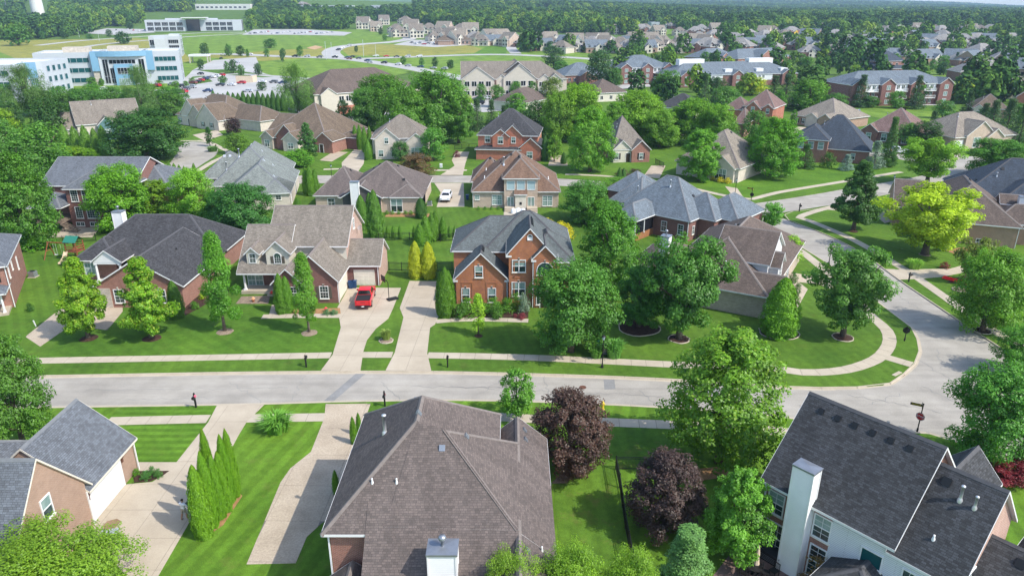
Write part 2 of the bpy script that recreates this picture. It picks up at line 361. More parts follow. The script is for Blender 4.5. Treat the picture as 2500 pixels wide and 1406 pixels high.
def smooth_line(pts, step=1.5):
    """Catmull-Rom through ground points, evenly spaced"""
    p = [Vector((q[0], q[1])) for q in pts]; out = []
    for i in range(len(p)-1):
        a, b, c, d = p[max(i-1, 0)], p[i], p[i+1], p[min(i+2, len(p)-1)]
        n = max(2, int((c-b).length/(step*.25)))
        for k in range(n):
            t = k/n; out.append(.5*((2*b)+(c-a)*t+(2*a-5*b+4*c-d)*t*t+(3*b-a-3*c+d)*t**3))
    out.append(p[-1]); res = [out[0]]; acc = 0
    for i in range(1, len(out)):
        acc += (out[i]-out[i-1]).length
        if acc >= step: res.append(out[i]); acc = 0
    if (res[-1]-out[-1]).length > .3: res.append(out[-1])
    return res
def offs(line, d):
    o = []
    for i, p in enumerate(line):
        t = (line[min(i+1, len(line)-1)]-line[max(i-1, 0)]).normalized(); o.append(p+Vector((-t.y, t.x))*d)
    return o
def strip(name, pts, width, z, mat, step=4.0):
    ln = smooth_line(pts, step); a, b = offs(ln, width/2), offs(ln, -width/2); mb = MB()
    g = lambda p: (p.x, p.y, hz(p.x, p.y)+z)
    for i in range(len(ln)-1): mb.face([g(b[i]), g(b[i+1]), g(a[i+1]), g(a[i])])
    return struct(mb.build(name, mat))
def pavement(name, pts, width, z=.012, mat='concrete_walk', L=1.5, gap=.024):
    """a path of single slabs over a dark joint bed"""
    ln = smooth_line(pts, L); a, b = offs(ln, width/2), offs(ln, -width/2); bed = MB()
    for i in range(len(ln)-1): bed.face([(*b[i], z-.008), (*b[i+1], z-.008), (*a[i+1], z-.008), (*a[i], z-.008)])
    root = struct(bed.build(name, 'joint'))
    for i in range(len(ln)-1):
        q = [b[i], b[i+1], a[i+1], a[i]]; c = sum(q, Vector((0, 0)))/4; mb = MB(); dz = random.uniform(0, .006)
        sh = []
        for k in q:
            d = (k-c); sh.append((d.x*(1-gap/max(.5, d.length)), d.y*(1-gap/max(.5, d.length))))
        mb.prism(ccw(sh), -.02, dz); mb.build('paving_slab', mat, root, (c.x, c.y, z))
    return root
def clip(poly, cell):
    out = poly
    for i in range(4):
        (ax, ay), (bx, by) = cell[i], cell[(i+1) % 4]; inp, out = out, []
        if not inp: return []
        def side(p): return (bx-ax)*(p[1]-ay)-(by-ay)*(p[0]-ax)
        for j in range(len(inp)):
            p, q = inp[j], inp[(j+1) % len(inp)]; sp, sq = side(p), side(q)
            if sp >= 0: out.append(p)
            if (sp >= 0) != (sq >= 0):
                t = sp/(sp-sq); out.append((p[0]+(q[0]-p[0])*t, p[1]+(q[1]-p[1])*t))
    return out
def area(p): return abs(sum(p[i][0]*p[(i+1) % len(p)][1]-p[(i+1) % len(p)][0]*p[i][1] for i in range(len(p))))/2
def slabs(name, poly, mat, sx, sy, ang=0.0, z=.018, gap=.028, o=(0, 0)):
    """a poured drive: panels cut by joints, each its own piece on a dark bed"""
    poly = ccw(poly); root = sheet(name, poly, z-.008, 'joint'); ca, sa = math.cos(ang), math.sin(ang)
    loc = [((x-o[0])*ca+(y-o[1])*sa, -(x-o[0])*sa+(y-o[1])*ca) for x, y in poly]
    xs, ys = [p[0] for p in loc], [p[1] for p in loc]
    for i in range(math.floor(min(xs)/sx), math.ceil(max(xs)/sx)):
        for j in range(math.floor(min(ys)/sy), math.ceil(max(ys)/sy)):
            g = gap/2; x0, x1, y0, y1 = i*sx+g, (i+1)*sx-g, j*sy+g, (j+1)*sy-g
            c = clip(loc, [(x0, y0), (x1, y0), (x1, y1), (x0, y1)])
            if len(c) < 3 or area(c) < .12: continue
            wp = [(o[0]+x*ca-y*sa, o[1]+x*sa+y*ca) for x, y in c]; cx, cy = sum(p[0] for p in wp)/len(wp), sum(p[1] for p in wp)/len(wp)
            mb = MB(); mb.prism(ccw([(p[0]-cx, p[1]-cy) for p in wp]), -.02, random.uniform(0, .006)); mb.build('slab', mat, root, (cx, cy, z))
    return root
def kerb(name, pts, w=.5, L=3.0, h=.125):
    """concrete kerb and gutter in separate lengths, lawn side on the left"""
    ln = smooth_line(pts, L); root = None
    for i in range(len(ln)-1):
        a, b = ln[i], ln[i+1]; d = (b-a); l = d.length; d /= l; n = Vector((-d.y, d.x)); mb = MB()
        prof = [(-w, -.118), (-.17, -.112), (-.12, .004), (.02, .006), (.02, -.15)]
        for k in range(4):
            (o0, z0), (o1, z1) = prof[k], prof[k+1]
            mb.face([(*(d*.015+n*o0), z0), (*(d*(l-.015)+n*o0), z0), (*(d*(l-.015)+n*o1), z1), (*(d*.015+n*o1), z1)])
        for s_, e in ((.015, 1), (l-.015, -1)): mb.face([(*(d*s_+n*o), z) for o, z in prof][::e])
        if root is None:
            base = MB()
            for q in range(len(ln)-1):
                A, B = ln[q], ln[q+1]; D = (B-A).normalized(); M_ = Vector((-D.y, D.x))
                base.face([(*(A-M_*.45), -.122), (*(B-M_*.45), -.122), (*(B+M_*.01), -.122), (*(A+M_*.01), -.122)])
            root = struct(base.build(name, 'joint'))
        mb.build('kerb_stone', 'kerb', root, (a.x, a.y, 0))
    return root

# ------------------------------------------------------------------ streets (photo outlines laid on the ground)
KN = [(-200, 919), (140, 915), (600, 907), (1000, 905), (1300, 911), (1600, 922), (1900, 941), (2050, 944), (2157, 938), (2197, 917), (2231, 887), (2243, 856), (2240, 833), (2224, 799), (2191, 774), (2130, 728), (2077, 685), (2023, 645), (1952, 601), (1922, 581), (1878, 556), (1830, 530)]
KS = [(-200, 1001), (150, 995), (600, 988), (850, 981), (1130, 978), (1400, 985), (1640, 997), (1900, 1017), (2020, 1035), (2150, 1052), (2290, 1062), (2420, 1110), (2600, 1175)]
KE = [(2640, 950), (2500, 884), (2430, 840), (2366, 799), (2282, 742), (2198, 685), (2161, 658), (2120, 628), (2063, 594), (1996, 564), (1925, 537), (1915, 524), (1935, 516), (1996, 510), (2036, 500), (2100, 487), (2200, 468), (2270, 452)]
UN = [(700, 428), (850, 427), (1060, 427), (1200, 429), (1400, 437), (1500, 446), (1650, 466), (1740, 482), (1800, 497), (1821, 498), (1902, 487), (2009, 470), (2070, 459), (2150, 446), (2210, 436), (2270, 424)]
US = [(1830, 530), (1760, 505), (1650, 484), (1450, 459), (1200, 448), (1060, 446), (850, 447), (700, 449)]
kn, ks, ke, un, us = (smooth_line(xy(q), 1.5) for q in (KN, KS, KE, UN, US))
tu = lambda l: [tuple(p) for p in l]
iC = min(range(len(kn)), key=lambda i: (kn[i]-Vector(P(2157, 938)[:2])).length)
sheet('road', tu(kn[:iC+1]) + tu(smooth_line(xy([(2157, 938), (2300, 960), (2600, 1100)]), 3)) + tu(ks[::-1]), -.12, 'asphalt')
sheet('road', tu(kn[iC-4:]) + tu(ke[:next(i for i, p in enumerate(ke) if p.y > P(1925, 537).y)+1][::-1]) + xy([(2600, 1100), (2300, 985)]), -.116, 'asphalt')
sheet('road', tu(un) + tu(ke[-18:][::-1]) + tu(us), -.112, 'asphalt')
kerb('kerb', xy(KN)); kerb('kerb', xy(KS[::-1])); kerb('kerb', xy(KE)); kerb('kerb', xy([(2600, 985), (2500, 955), (2410, 960), (2382, 950), (2384, 936), (2420, 918), (2500, 925), (2600, 960)]))
# lawns: raised sheets behind the kerbs
sheet('lawn', tu(kn) + tu(us), 0, 'grass', .13)
sheet('lawn', xy([(-300, 1010)]) + tu(ks) + [(70, 30), (70, -20), (-75, -20), (-75, 40)], 0, 'grass_y', .13)
sheet('lawn', tu(ke) + xy([(2330, 440), (2420, 425), (2640, 520)]), 0, 'grass_diag', .13)
sheet('lawn', xy([(2600, 985), (2500, 955), (2410, 960), (2382, 950), (2384, 936), (2420, 918), (2500, 925), (2600, 960)]), 0, 'grass', .13)
sheet('lawn', tu(un)[::-1] + xy([(700, 400), (300, 420), (0, 460), (0, 235), (900, 232), (1600, 225), (2500, 230), (2640, 380), (2400, 420)]), 0, 'grass_diag', .13)
sheet('lawn', xy([(-260, 915), (-260, 560), (0, 440), (350, 440), (705, 449)]) + tu(kn[:3])[::-1], -.004, 'grass', .12)
# mown patches with their own stripes
for q, mt in (([(250, 1036), (505, 1031), (430, 1127), (322, 1127), (270, 1060)], 'grass_x'), ([(268, 1018), (290, 996), (527, 991), (520, 1020)], 'grass_x'),
              ([(609, 1030), (786, 1027), (757, 1104), (707, 1142), (683, 1177), (600, 1378), (520, 1406), (392, 1406), (505, 1250), (590, 1066)], 'grass_y'),
              ([(110, 874), (160, 810), (330, 740), (640, 740), (720, 790), (835, 792), (812, 861)], 'verge'), ([(1046, 860), (1050, 796), (1100, 789), (1280, 789), (1420, 830), (1660, 880)], 'grass'),
              ([(0, 840), (0, 640), (75, 590), (200, 640), (230, 700), (150, 745), (62, 822)], 'grass_diag'),
              ([(1350, 1180), (1500, 1040), (1640, 1040), (1650, 1120), (1510, 1145), (1535, 1370), (1370, 1400)], 'grass_worn'),
              ([(1700, 445), (1800, 480), (2000, 450), (2200, 420), (2190, 390), (2040, 400), (1850, 430)], 'grass_x'), ([(935, 555), (1000, 540), (1040, 560), (1030, 580), (950, 585)], 'grass_x'), ([(1060, 505), (1160, 505), (1160, 545), (1100, 560), (1060, 540)], 'grass')):
    sheet('lawn', xy(q), .004, mt)
# pavements
W1 = 1.45
pavement('pavement', xy([(-150, 885), (110, 880), (600, 871), (808, 867)]), W1); pavement('pavement', xy([(884, 866), (964, 866)]), W1)
pavement('pavement', xy([(1044, 867), (1300, 873), (1650, 890), (1878, 899), (1946, 908), (2016, 908), (2080, 899), (2137, 878), (2164, 853), (2172, 828), (2161, 801), (2120, 765), (2070, 706), (2030, 672), (1996, 645), (1962, 618), (1935, 600)]), W1)
pavement('pavement', xy([(2165, 872), (2226, 890)]), W1)
pavement('pavement', xy([(2520, 862), (2446, 819), (2366, 766), (2298, 719), (2238, 677)]), W1); pavement('pavement', xy([(2209, 658), (2147, 621), (2080, 584), (2013, 554), (1968, 536), (1952, 530), (1990, 516), (2026, 507)]), W1)
pavement('pavement', xy([(262, 1028), (515, 1022)]), W1); pavement('pavement', xy([(607, 1021), (793, 1018)]), W1)
pavement('pavement', xy([(910, 1018), (1130, 1014), (1300, 1022), (1480, 1030), (1640, 1037), (1900, 1052), (2100, 1078), (2200, 1086)]), W1)
strip('pavement', xy([(1060, 416), (1140, 416)]), 1.5, .012, 'concrete_walk'); strip('pavement', xy([(1380, 426), (1490, 431), (1640, 450), (1770, 478), (1830, 487), (1900, 470), (2050, 445), (2200, 420)]), 1.5, .012, 'concrete_walk'); strip('pavement', xy([(790, 414), (850, 412)]), 1.5, .012, 'concrete_walk')
# drives
slabs('driveway', xy([(783, 905), (880, 905), (887, 858), (896, 830), (918, 802), (948, 778), (960, 752), (979, 703), (850, 702), (840, 722), (824, 750), (832, 800), (812, 866)]), 'concrete', 3.4, 3.6, R(-2), o=tuple(P(830, 905)[:2]))
slabs('driveway', xy([(941, 905), (964, 860), (985, 775), (976, 752), (1000, 686), (1074, 687), (1070, 774), (1062, 792), (1050, 800), (1043, 862), (1053, 905)]), 'concrete', 3.2, 3.4, R(-2), o=tuple(P(990, 905)[:2]))
pavement('garden_path', xy([(1064, 785), (1110, 781), (1180, 780), (1290, 783)]), 1.15, .022); pavement('garden_path', xy([(832, 771), (740, 771), (640, 773)]), 1.3, .022, 'concrete'); pavement('garden_path', xy([(672, 768), (678, 744)]), 1.5, .026, 'concrete')
slabs('driveway', xy([(530, 989), (508, 1031), (431, 1128), (321, 1128), (324, 1149), (414, 1149), (372, 1176), (330, 1180), (305, 1182), (222, 1276), (240, 1330), (310, 1406), (386, 1406), (465, 1270), (520, 1180), (582, 1063), (602, 1030), (645, 988)]), 'concrete', 3.1, 3.1, R(0), o=(-30.2, 41))
slabs('driveway', xy([(795, 986), (792, 1020), (759, 1103), (709, 1143), (685, 1177), (602, 1377), (722, 1374), (749, 1310), (785, 1277), (812, 1262), (872, 1075), (905, 985)]), 'aggregate', 4.0, 4.2, R(-1), o=tuple(P(795, 986)[:2]))
slabs('driveway', xy([(62, 822), (150, 752), (175, 770), (168, 798), (98, 846)]), 'aggregate', 3.4, 3.4, R(20)); slabs('driveway', xy([(245, 722), (296, 716), (300, 760), (262, 806), (215, 800)]), 'aggregate', 3, 3, 0)
slabs('driveway', xy([(1918, 664), (2000, 676), (2078, 698), (2052, 712), (1990, 692), (1950, 689), (1972, 706), (1944, 758), (1925, 758), (1948, 712), (1915, 684)]), 'concrete', 2.6, 2.6, R(20))
slabs('driveway', xy([(2162, 657), (2212, 658), (2320, 656), (2380, 640), (2380, 660), (2300, 676), (2240, 681), (2196, 683)]), 'concrete', 3, 3, R(12))
slabs('driveway', xy([(1996, 510), (2036, 500), (2150, 505), (2180, 540), (2160, 545), (2130, 522), (2030, 513)]), 'concrete', 3, 3, R(10))
for q, mt in (([(1075, 428), (1130, 428), (1136, 400), (1146, 371), (1112, 371), (1103, 392), (1110, 405), (1094, 416)], 'concrete'), ([(1060, 447), (1132, 447), (1134, 505), (1066, 506), (1076, 470)], 'concrete'),
              ([(838, 428), (868, 428), (888, 400), (892, 364), (866, 364), (834, 398)], 'concrete'), ([(1338, 405), (1345, 380), (1382, 380), (1386, 405)], 'aggregate'),
              ([(1570, 432), (1610, 436), (1625, 405), (1590, 405)], 'aggregate'), ([(2320, 400), (2350, 385), (2330, 352), (2300, 352), (2310, 380)], 'concrete'), ([(1920, 320), (1950, 310), (1990, 312), (1940, 330)], 'concrete'),
              ([(470, 330), (530, 318), (545, 330), (500, 345)], 'concrete'), ([(780, 392), (815, 370), (850, 372), (810, 395)], 'aggregate'), ([(1820, 490), (1800, 460), (1770, 455), (1790, 480)], 'concrete')):
    sheet('driveway', xy(q), .02, mt)
strip('pavement', xy([(480, 420), (520, 395), (560, 375), (540, 362), (500, 345), (440, 345)]), 1.5, .014, 'concrete_walk')
sheet('road', tu(smooth_line(xy([(380, 440), (415, 398), (432, 374), (440, 355), (466, 346), (505, 350), (530, 362), (526, 380), (496, 400), (455, 428), (440, 440)]), 2)), .01, 'asphalt')
sheet('road', tu(smooth_line(xy([(2270, 424), (2240, 402), (2170, 384), (2090, 382), (2090, 373), (2180, 373), (2300, 386), (2340, 380), (2400, 388), (2420, 420), (2370, 436), (2270, 452)]), 2)), .01, 'asphalt')
sheet('patio', xy([(120, 580), (165, 548), (245, 555), (225, 580)]), .02, 'concrete'); sheet('patio', xy([(1230, 527), (1312, 527), (1312, 512), (1230, 512)]), .02, 'concrete_walk'); sheet('patio', xy([(1740, 1406), (1800, 1330), (1880, 1290), (2060, 1406), (2000, 1500), (1700, 1500)]), .02, 'paver')
worldnoise('stain', [(.3, (.20, .13, .075)), (.7, (.30, .21, .13))], 1.5, .9, 6, (9, .15), .2); sheet('driveway_stain', xy([(252, 1282), (262, 1272), (286, 1266), (296, 1272), (282, 1288), (266, 1302), (255, 1298)]), .034, 'stain')
# road repairs, manhole, drain
sheet('road_patch', xy([(790, 976), (815, 976), (892, 910), (868, 910)]), -.106, 'asphalt_patch'); sheet('road_patch', xy([(150, 985), (710, 978), (745, 925), (720, 922), (300, 930)]), -.111, 'asphalt'); sheet('road_patch', xy([(1474, 924), (1500, 924), (1503, 947), (1476, 948)]), -.108, 'asphalt_patch'); sheet('road_patch', xy([(1700, 940), (1760, 944), (1752, 962), (1695, 958)]), -.109, 'asphalt_patch')
cr = MB()
random.seed(5)
def crack(a, b, wob=.25):
    p, q = Vector(a[:2]), Vector(b[:2]); n = int((q-p).length/.5)+2; prev = p; d = (q-p).normalized(); nn = Vector((-d.y, d.x))
    for i in range(1, n+1):
        c = p.lerp(q, i/n)+nn*random.uniform(-wob, wob); e = (c-prev).normalized(); s = Vector((-e.y, e.x))*.02
        cr.face([(*(prev-s), -.104), (*(c-s), -.104), (*(c+s), -.104), (*(prev+s), -.104)]); prev = c
for a, b in (((2230, 870), (2330, 930)), ((2290, 850), (2300, 900)), ((2070, 960), (2300, 1005)), ((1330, 915), (1345, 975)), ((712, 975), (742, 915)), ((2160, 700), (2290, 780)), ((1100, 940), (1620, 965)), ((210, 950), (700, 945)), ((1000, 942), (1300, 944)), ((2030, 650), (2120, 720)), ((1640, 955), (1900, 975)), ((2220, 770), (2320, 800)), ((300, 975), (520, 968)), ((560, 930), (640, 980)), ((930, 930), (980, 975)), ((1180, 955), (1230, 920)), ((1560, 950), (1600, 985)), ((1950, 985), (2010, 1015)), ((2250, 940), (2360, 990)), ((2120, 985), (2200, 960)), ((2080, 640), (2150, 690)), ((2000, 590), (2050, 630)), ((2350, 860), (2420, 930))): crack(P(*a), P(*b))
struct(cr.build('road_crack', 'asphalt_seal'))
def mulch(px_, py_, r, mat='mulch', ring=True, sy=1.0, name='mulch_bed'):
    c = P(px_, py_); mb = MB(); n = 22; pts = [(math.cos(2*math.pi*i/n)*r*random.uniform(.93, 1.05), math.sin(2*math.pi*i/n)*r*sy*random.uniform(.93, 1.05)) for i in range(n)]
    mb.face([(x*.55, y*.55, .13) for x, y in pts])
    for i in range(n):
        a, b_ = pts[i], pts[(i+1) % n]; mb.face([(a[0], a[1], .02), (b_[0], b_[1], .02), (b_[0]*.55, b_[1]*.55, .13), (a[0]*.55, a[1]*.55, .13)])
    o = struct(mb.build(name, mat, None, (c.x, c.y, 0)))
    if ring:
        k = MB(); q = [Vector((x, y, .05)) for x, y in pts]; k.tube(q+[q[0]], .07, 5); k.build('edging', 'concrete_walk', o)
    return o
for q in ((217, 826, 1.0, 'mulch', False), (371, 826, 1.05, 'mulch', False), (549, 810, 1.0, 'mulch_pale', False), (755, 813, .95, 'mulch_pale', False), (1168, 820, .5, 'mulch', False), (1657, 828, 1.2), (2057, 824, 1.15), (2397, 808, 1.0), (1560, 800, 2.5), (2345, 708, 1.0, 'mulch_pale'), (943, 832, .8, 'mulch_pale')): mulch(*q)
mulch(1902, 812, 2.3, 'mulch', True, .9); mulch(2083, 565, .8, 'mulch', False); mulch(2257, 622, .9, 'mulch_pale', False)
for q, mt in (([(322, 1150), (414, 1149), (395, 1163), (365, 1176), (328, 1178)], 'mulch'), ([(1070, 775), (1290, 776), (1290, 742), (1120, 745)], 'mulch'), ([(700, 766), (832, 766), (830, 752), (712, 756)], 'pine_straw'), ([(575, 742), (655, 742), (660, 722), (590, 724)], 'mulch_pale'),
              ([(500, 1312), (545, 1282), (592, 1210), (580, 1200), (480, 1300)], 'pine_straw'), ([(445, 775), (500, 745), (525, 720), (515, 700), (455, 745)], 'mulch'), ([(1750, 1140), (1640, 1150), (1700, 1175), (1800, 1160)], 'pine_straw'), ([(1346, 1180), (1395, 1130), (1420, 1150), (1380, 1180)], 'mulch_pale'), ([(2310, 690), (2380, 660), (2420, 680), (2330, 692)], 'mulch'), ([(940, 530), (1060, 530), (1050, 522), (945, 520)], 'pine_straw'), ([(2390, 600), (2300, 610), (2330, 620), (2400, 612)], 'pine_straw')):
    sheet('mulch_bed', xy(q), .028, mt)
# ------------------------------------------------------------------ middle distance: meadows, lots, roads
def far(name, pts, z, mat):
    """a sheet that follows the two slopes of the valley floor"""
    poly = ccw(xy(pts)); mb = MB(); B = 20000
    for y0, y1 in ((-500, 450), (450, 1100), (1100, 1550), (1550, 9000)):
        c = clip(poly, [(-B, y0), (B, y0), (B, y1), (-B, y1)])
        if len(c) > 2 and area(c) > 1: mb.face([(x, y, hz(x, y)+z) for x, y in c])
    return struct(mb.build(name, mat))
far('meadow', [(-60, 128), (-60, 100), (200, 98), (420, 82), (620, 78), (880, 72), (1020, 100), (1200, 108), (1420, 118), (1460, 150), (1400, 160), (1180, 200), (1000, 175), (880, 185), (780, 232), (420, 240), (-60, 250)], .03, 'meadow')
far('meadow', [(0, 128), (0, 100), (330, 94), (420, 100), (470, 150), (300, 175), (100, 170)], .05, 'meadow_dry'); far('meadow', [(470, 138), (700, 122), (810, 118), (800, 138), (640, 150)], .05, 'meadow_dry'); far('meadow', [(830, 118), (900, 108), (1150, 112), (1200, 128), (1000, 138), (850, 136)], .05, 'meadow_dry')
far('lawn', [(1150, 135), (1200, 108), (1240, 108), (1235, 135)], .06, 'grass_x'); far('lawn', [(700, 150), (860, 150), (1000, 178), (940, 190), (820, 215), (780, 190)], .05, 'meadow')
far('lawn', [(1380, 150), (1480, 150), (1500, 175), (1380, 178)], .05, 'meadow'); far('meadow', [(2240, 165), (2360, 160), (2420, 210), (2320, 215)], .05, 'meadow'); far('meadow', [(1450, 66), (1640, 60), (1660, 66), (1460, 72)], .3, 'meadow'); far('meadow', [(2150, 82), (2420, 78), (2440, 90), (2200, 92)], .3, 'meadow_dry'); far('meadow', [(1660, 84), (1760, 78), (1790, 84), (1700, 90)], .3, 'meadow'); far('meadow', [(2060, 270), (2160, 262), (2300, 275), (2320, 300), (2200, 300)], .02, 'meadow'); far('meadow', [(1560, 80), (1640, 72), (1660, 80), (1600, 92)], .3, 'meadow')
far('parking_lot', [(430, 262), (436, 205), (470, 172), (520, 148), (625, 140), (640, 178), (700, 195), (800, 196), (830, 232), (700, 242), (560, 236), (520, 262)], .07, 'parking'); far('lawn', [(480, 172), (560, 170), (690, 188), (640, 190), (560, 184)], .09, 'grass'); far('lawn', [(470, 188), (500, 186), (520, 200), (470, 208)], .09, 'grass')
far('parking_lot', [(1110, 262), (1120, 236), (1250, 226), (1340, 236), (1350, 262), (1180, 275)], .07, 'parking'); far('parking_lot', [(840, 300), (870, 262), (950, 262), (1000, 300), (900, 310)], .04, 'parking'); far('parking_lot', [(590, 86), (620, 73), (740, 72), (860, 80), (840, 88), (700, 86)], .1, 'parking'); far('parking_lot', [(960, 110), (1010, 98), (1120, 100), (1160, 110), (1060, 116)], .09, 'parking'); far('parking_lot', [(200, 82), (260, 70), (360, 72), (380, 80), (280, 86)], .1, 'parking'); far('parking_lot', [(1490, 220), (1500, 196), (1570, 192), (1590, 212)], .07, 'parking'); far('parking_lot', [(1900, 258), (2330, 258), (2330, 246), (1980, 246)], .05, 'parking')
far('parking_lot', [(0, 250), (0, 232), (440, 218), (440, 240), (300, 258)], .05, 'parking')
strip('road', xy([(470, 134), (560, 133), (700, 139), (800, 142), (860, 146), (960, 160), (1050, 176), (1120, 190), (1200, 206)]), 13, .1, 'parking', 8); strip('road', xy([(820, 143), (808, 128), (830, 116), (880, 109), (960, 103), (1000, 95), (985, 89), (940, 88)]), 15, .12, 'parking', 8); strip('road', xy([(840, 146), (1000, 140), (1200, 134), (1350, 139), (1460, 146), (1520, 150)]), 12, .11, 'parking', 8)
strip('road', xy([(90, 112), (200, 100), (330, 91), (420, 85), (520, 80), (620, 80)]), 9, .1, 'parking', 8); strip('road', xy([(170, 122), (260, 108), (400, 96), (470, 90), (600, 83)]), 8, .12, 'parking', 8); strip('road', xy([(440, 200), (560, 182), (640, 185), (780, 195)]), 7, .1, 'parking', 8); strip('road', xy([(1260, 132), (1248, 118), (1252, 106)]), 9, .12, 'parking', 8); strip('road', xy([(1910, 160), (1915, 145), (1990, 138)]), 9, .1, 'parking', 8)
far('bare_earth', [(1885, 93), (1925, 86), (1990, 86), (2010, 94), (1960, 98)], .5, 'dirt'); far('bare_earth', [(748, 118), (770, 112), (790, 116), (768, 122)], .1, 'dirt')
# ------------------------------------------------------------------ houses
FACE = {'S': 0.0, 'E': math.pi/2, 'N': math.pi, 'W': -math.pi/2}
TH = .17
class House:
    def __init__(s, name, label, o, rz=0.0, world=True, cat='house', group=None, roof='roof_taupe', wall='brick_red', cap='cap_brown', trim='trim', simple=False):
        s.root = empty(name, label, cat, (o[0], o[1], 0), rz, group); s.off = Vector((o[0], o[1])) if world else Vector((0, 0))
        s.wm, s.rm, s.cm, s.tm = [wall], [roof], [cap], trim; s.W, s.Rf, s.T, s.C = MB(), MB(), MB(), MB(); s.planes = []; s.simple = simple; s.edges = []
    def mi(s, lst, m):
        if m is None: return 0
        if m not in lst: lst.append(m)
        return lst.index(m)
    def L(s, x, y, z): return Vector((x-s.off.x, y-s.off.y, z))
    def rface(s, pts, mi):
        pts = [Vector(p) for p in pts]; n = (pts[1]-pts[0]).cross(pts[2]-pts[1])
        if n.z < 0: pts.reverse(); n = -n
        if n.length < 1e-6: return
        n.normalize(); s.Rf.face(pts, mi); s.planes.append((pts, n)); return pts
    def block(s, x0, x1, y0, y1, h, pitch, ridge='x', ends='hh', z0=-.02, ov=.4, gov=.3, wall=None, roof=None, walls=True, gw=None, caps=True, rh=None):
        """box of walls with a hip ('h') or gable ('g') roof; ends give the low and high end of the ridge"""
        wi, ri = s.mi(s.wm, wall), s.mi(s.rm, roof); gi = wi if gw is None else s.mi(s.wm, gw)
        a0, a1, b0, b1 = (x0, x1, y0, y1) if ridge == 'x' else (y0, y1, x0, x1)
        pt = (lambda a, b, z: s.L(a, b, z)) if ridge == 'x' else (lambda a, b, z: s.L(b, a, z))
        A0, A1 = a0-(ov if ends[0] == 'h' else gov), a1+(ov if ends[1] == 'h' else gov); B0, B1 = b0-ov, b1+ov
        half = (B1-B0)/2; mid = (B0+B1)/2; rz = h+half*pitch
        R0 = A0+half if ends[0] == 'h' else A0; R1 = A1-half if ends[1] == 'h' else A1
        if R0 > R1: R0 = R1 = (R0+R1)/2
        e = [pt(A0, B0, h), pt(A1, B0, h), pt(A1, B1, h), pt(A0, B1, h)]; r0, r1 = pt(R0, mid, rz), pt(R1, mid, rz)
        pyr = (r1-r0).length < .02
        fs = [[e[0], e[1], r1] if pyr else [e[0], e[1], r1, r0], [e[2], e[3], r0] if pyr else [e[2], e[3], r0, r1]]
        per = [(e[0], e[1]), (e[2], e[3])]
        if ends[0] == 'h': fs.append([e[3], e[0], r0]); per.append((e[3], e[0]))
        else: per += [(e[3], r0), (r0, e[0])]
        if ends[1] == 'h': fs.append([e[1], e[2], r1]); per.append((e[1], e[2]))
        else: per += [(e[1], r1), (r1, e[2])]
        dn = Vector((0, 0, TH))
        for f in fs:
            q = s.rface(f, ri); s.T.face([p-dn for p in q][::-1])
        c = s.L((x0+x1)/2, (y0+y1)/2, 0)
        for p, q in per:
            out = ((p+q)/2-c); out.z = 0; nn = (q-p).cross(Vector((0, 0, 1))); k = nn.normalized()*.02*(1 if nn.dot(out) > 0 else -1)
            f = [p+k, q+k, q+k-dn, p+k-dn]; s.T.face(f if nn.dot(out) < 0 else f[::-1]); up = Vector((0, 0, .012))
            s.T.face([p, q, q+k+up*.2, p+k+up*.2])
        if caps:
            if not pyr: s.edges.append((r0, r1))
            for i, (hh, rr) in enumerate(((ends[0], r0), (ends[1], r1))):
                if hh == 'h': s.edges += [(e[0] if i == 0 else e[1], rr), (e[3] if i == 0 else e[2], rr)]
        if walls:
            zt = h+ov*pitch-.1
            for (p, q) in (((a0, b0), (a1, b0)), ((a1, b1), (a0, b1))):
                s.wface([pt(p[0], p[1], z0), pt(q[0], q[1], z0), pt(q[0], q[1], zt), pt(p[0], p[1], zt)], c, wi)
            for hh, a in ((ends[0], a0), (ends[1], a1)):
                q = [pt(a, b0, z0), pt(a, b1, z0), pt(a, b1, zt)] + ([pt(a, mid, rz-.12)] if hh == 'g' else []) + [pt(a, b0, zt)]
                s.wface(q, c, gi if hh == 'g' else wi)
        return s
    def wface(s, q, c, mi):
        n = (q[1]-q[0]).cross(q[2]-q[1]); m = sum(q, Vector())/len(q)-c
        s.W.face(q if n.dot(Vector((m.x, m.y, 0))) > 0 else q[::-1], mi)
    def wallbox(s, x0, x1, y0, y1, z0, z1, wall=None):
        a, b = s.L(x0, y0, z0), s.L(x1, y1, z1); s.W.box(a.x, b.x, a.y, b.y, z0, z1, s.mi(s.wm, wall))
    def shed(s, pts, roof=None, th=TH, trim=True):
        """a single sloping roof plane over four points"""
        q = s.rface([s.L(*p) for p in pts], s.mi(s.rm, roof)); dn = Vector((0, 0, th)); s.T.face([p-dn for p in q][::-1])
        for i in range(len(q)):
            a, b = q[i], q[(i+1) % len(q)]; s.T.face([a, a-dn, b-dn, b])
        return s
    def rz(s, x, y):
        p = s.L(x, y, 0); best = None
        for poly, n in s.planes:
            ins = True; k = len(poly)
            for i in range(k):
                a, b = poly[i], poly[(i+1) % k]
                if (b.x-a.x)*(p.y-a.y)-(b.y-a.y)*(p.x-a.x) < -.02: ins = False; break
            if ins:
                z = poly[0].z-(n.x*(p.x-poly[0].x)+n.y*(p.y-poly[0].y))/n.z
                if best is None or z > best[0]: best = (z, n)
        return best or (3.0, Vector((0, 0, 1)))
    def part(s, name, me, x, y, z, rz=0.0, parent=None): return link(name, me, parent or s.root, s.L(x, y, z), rz)
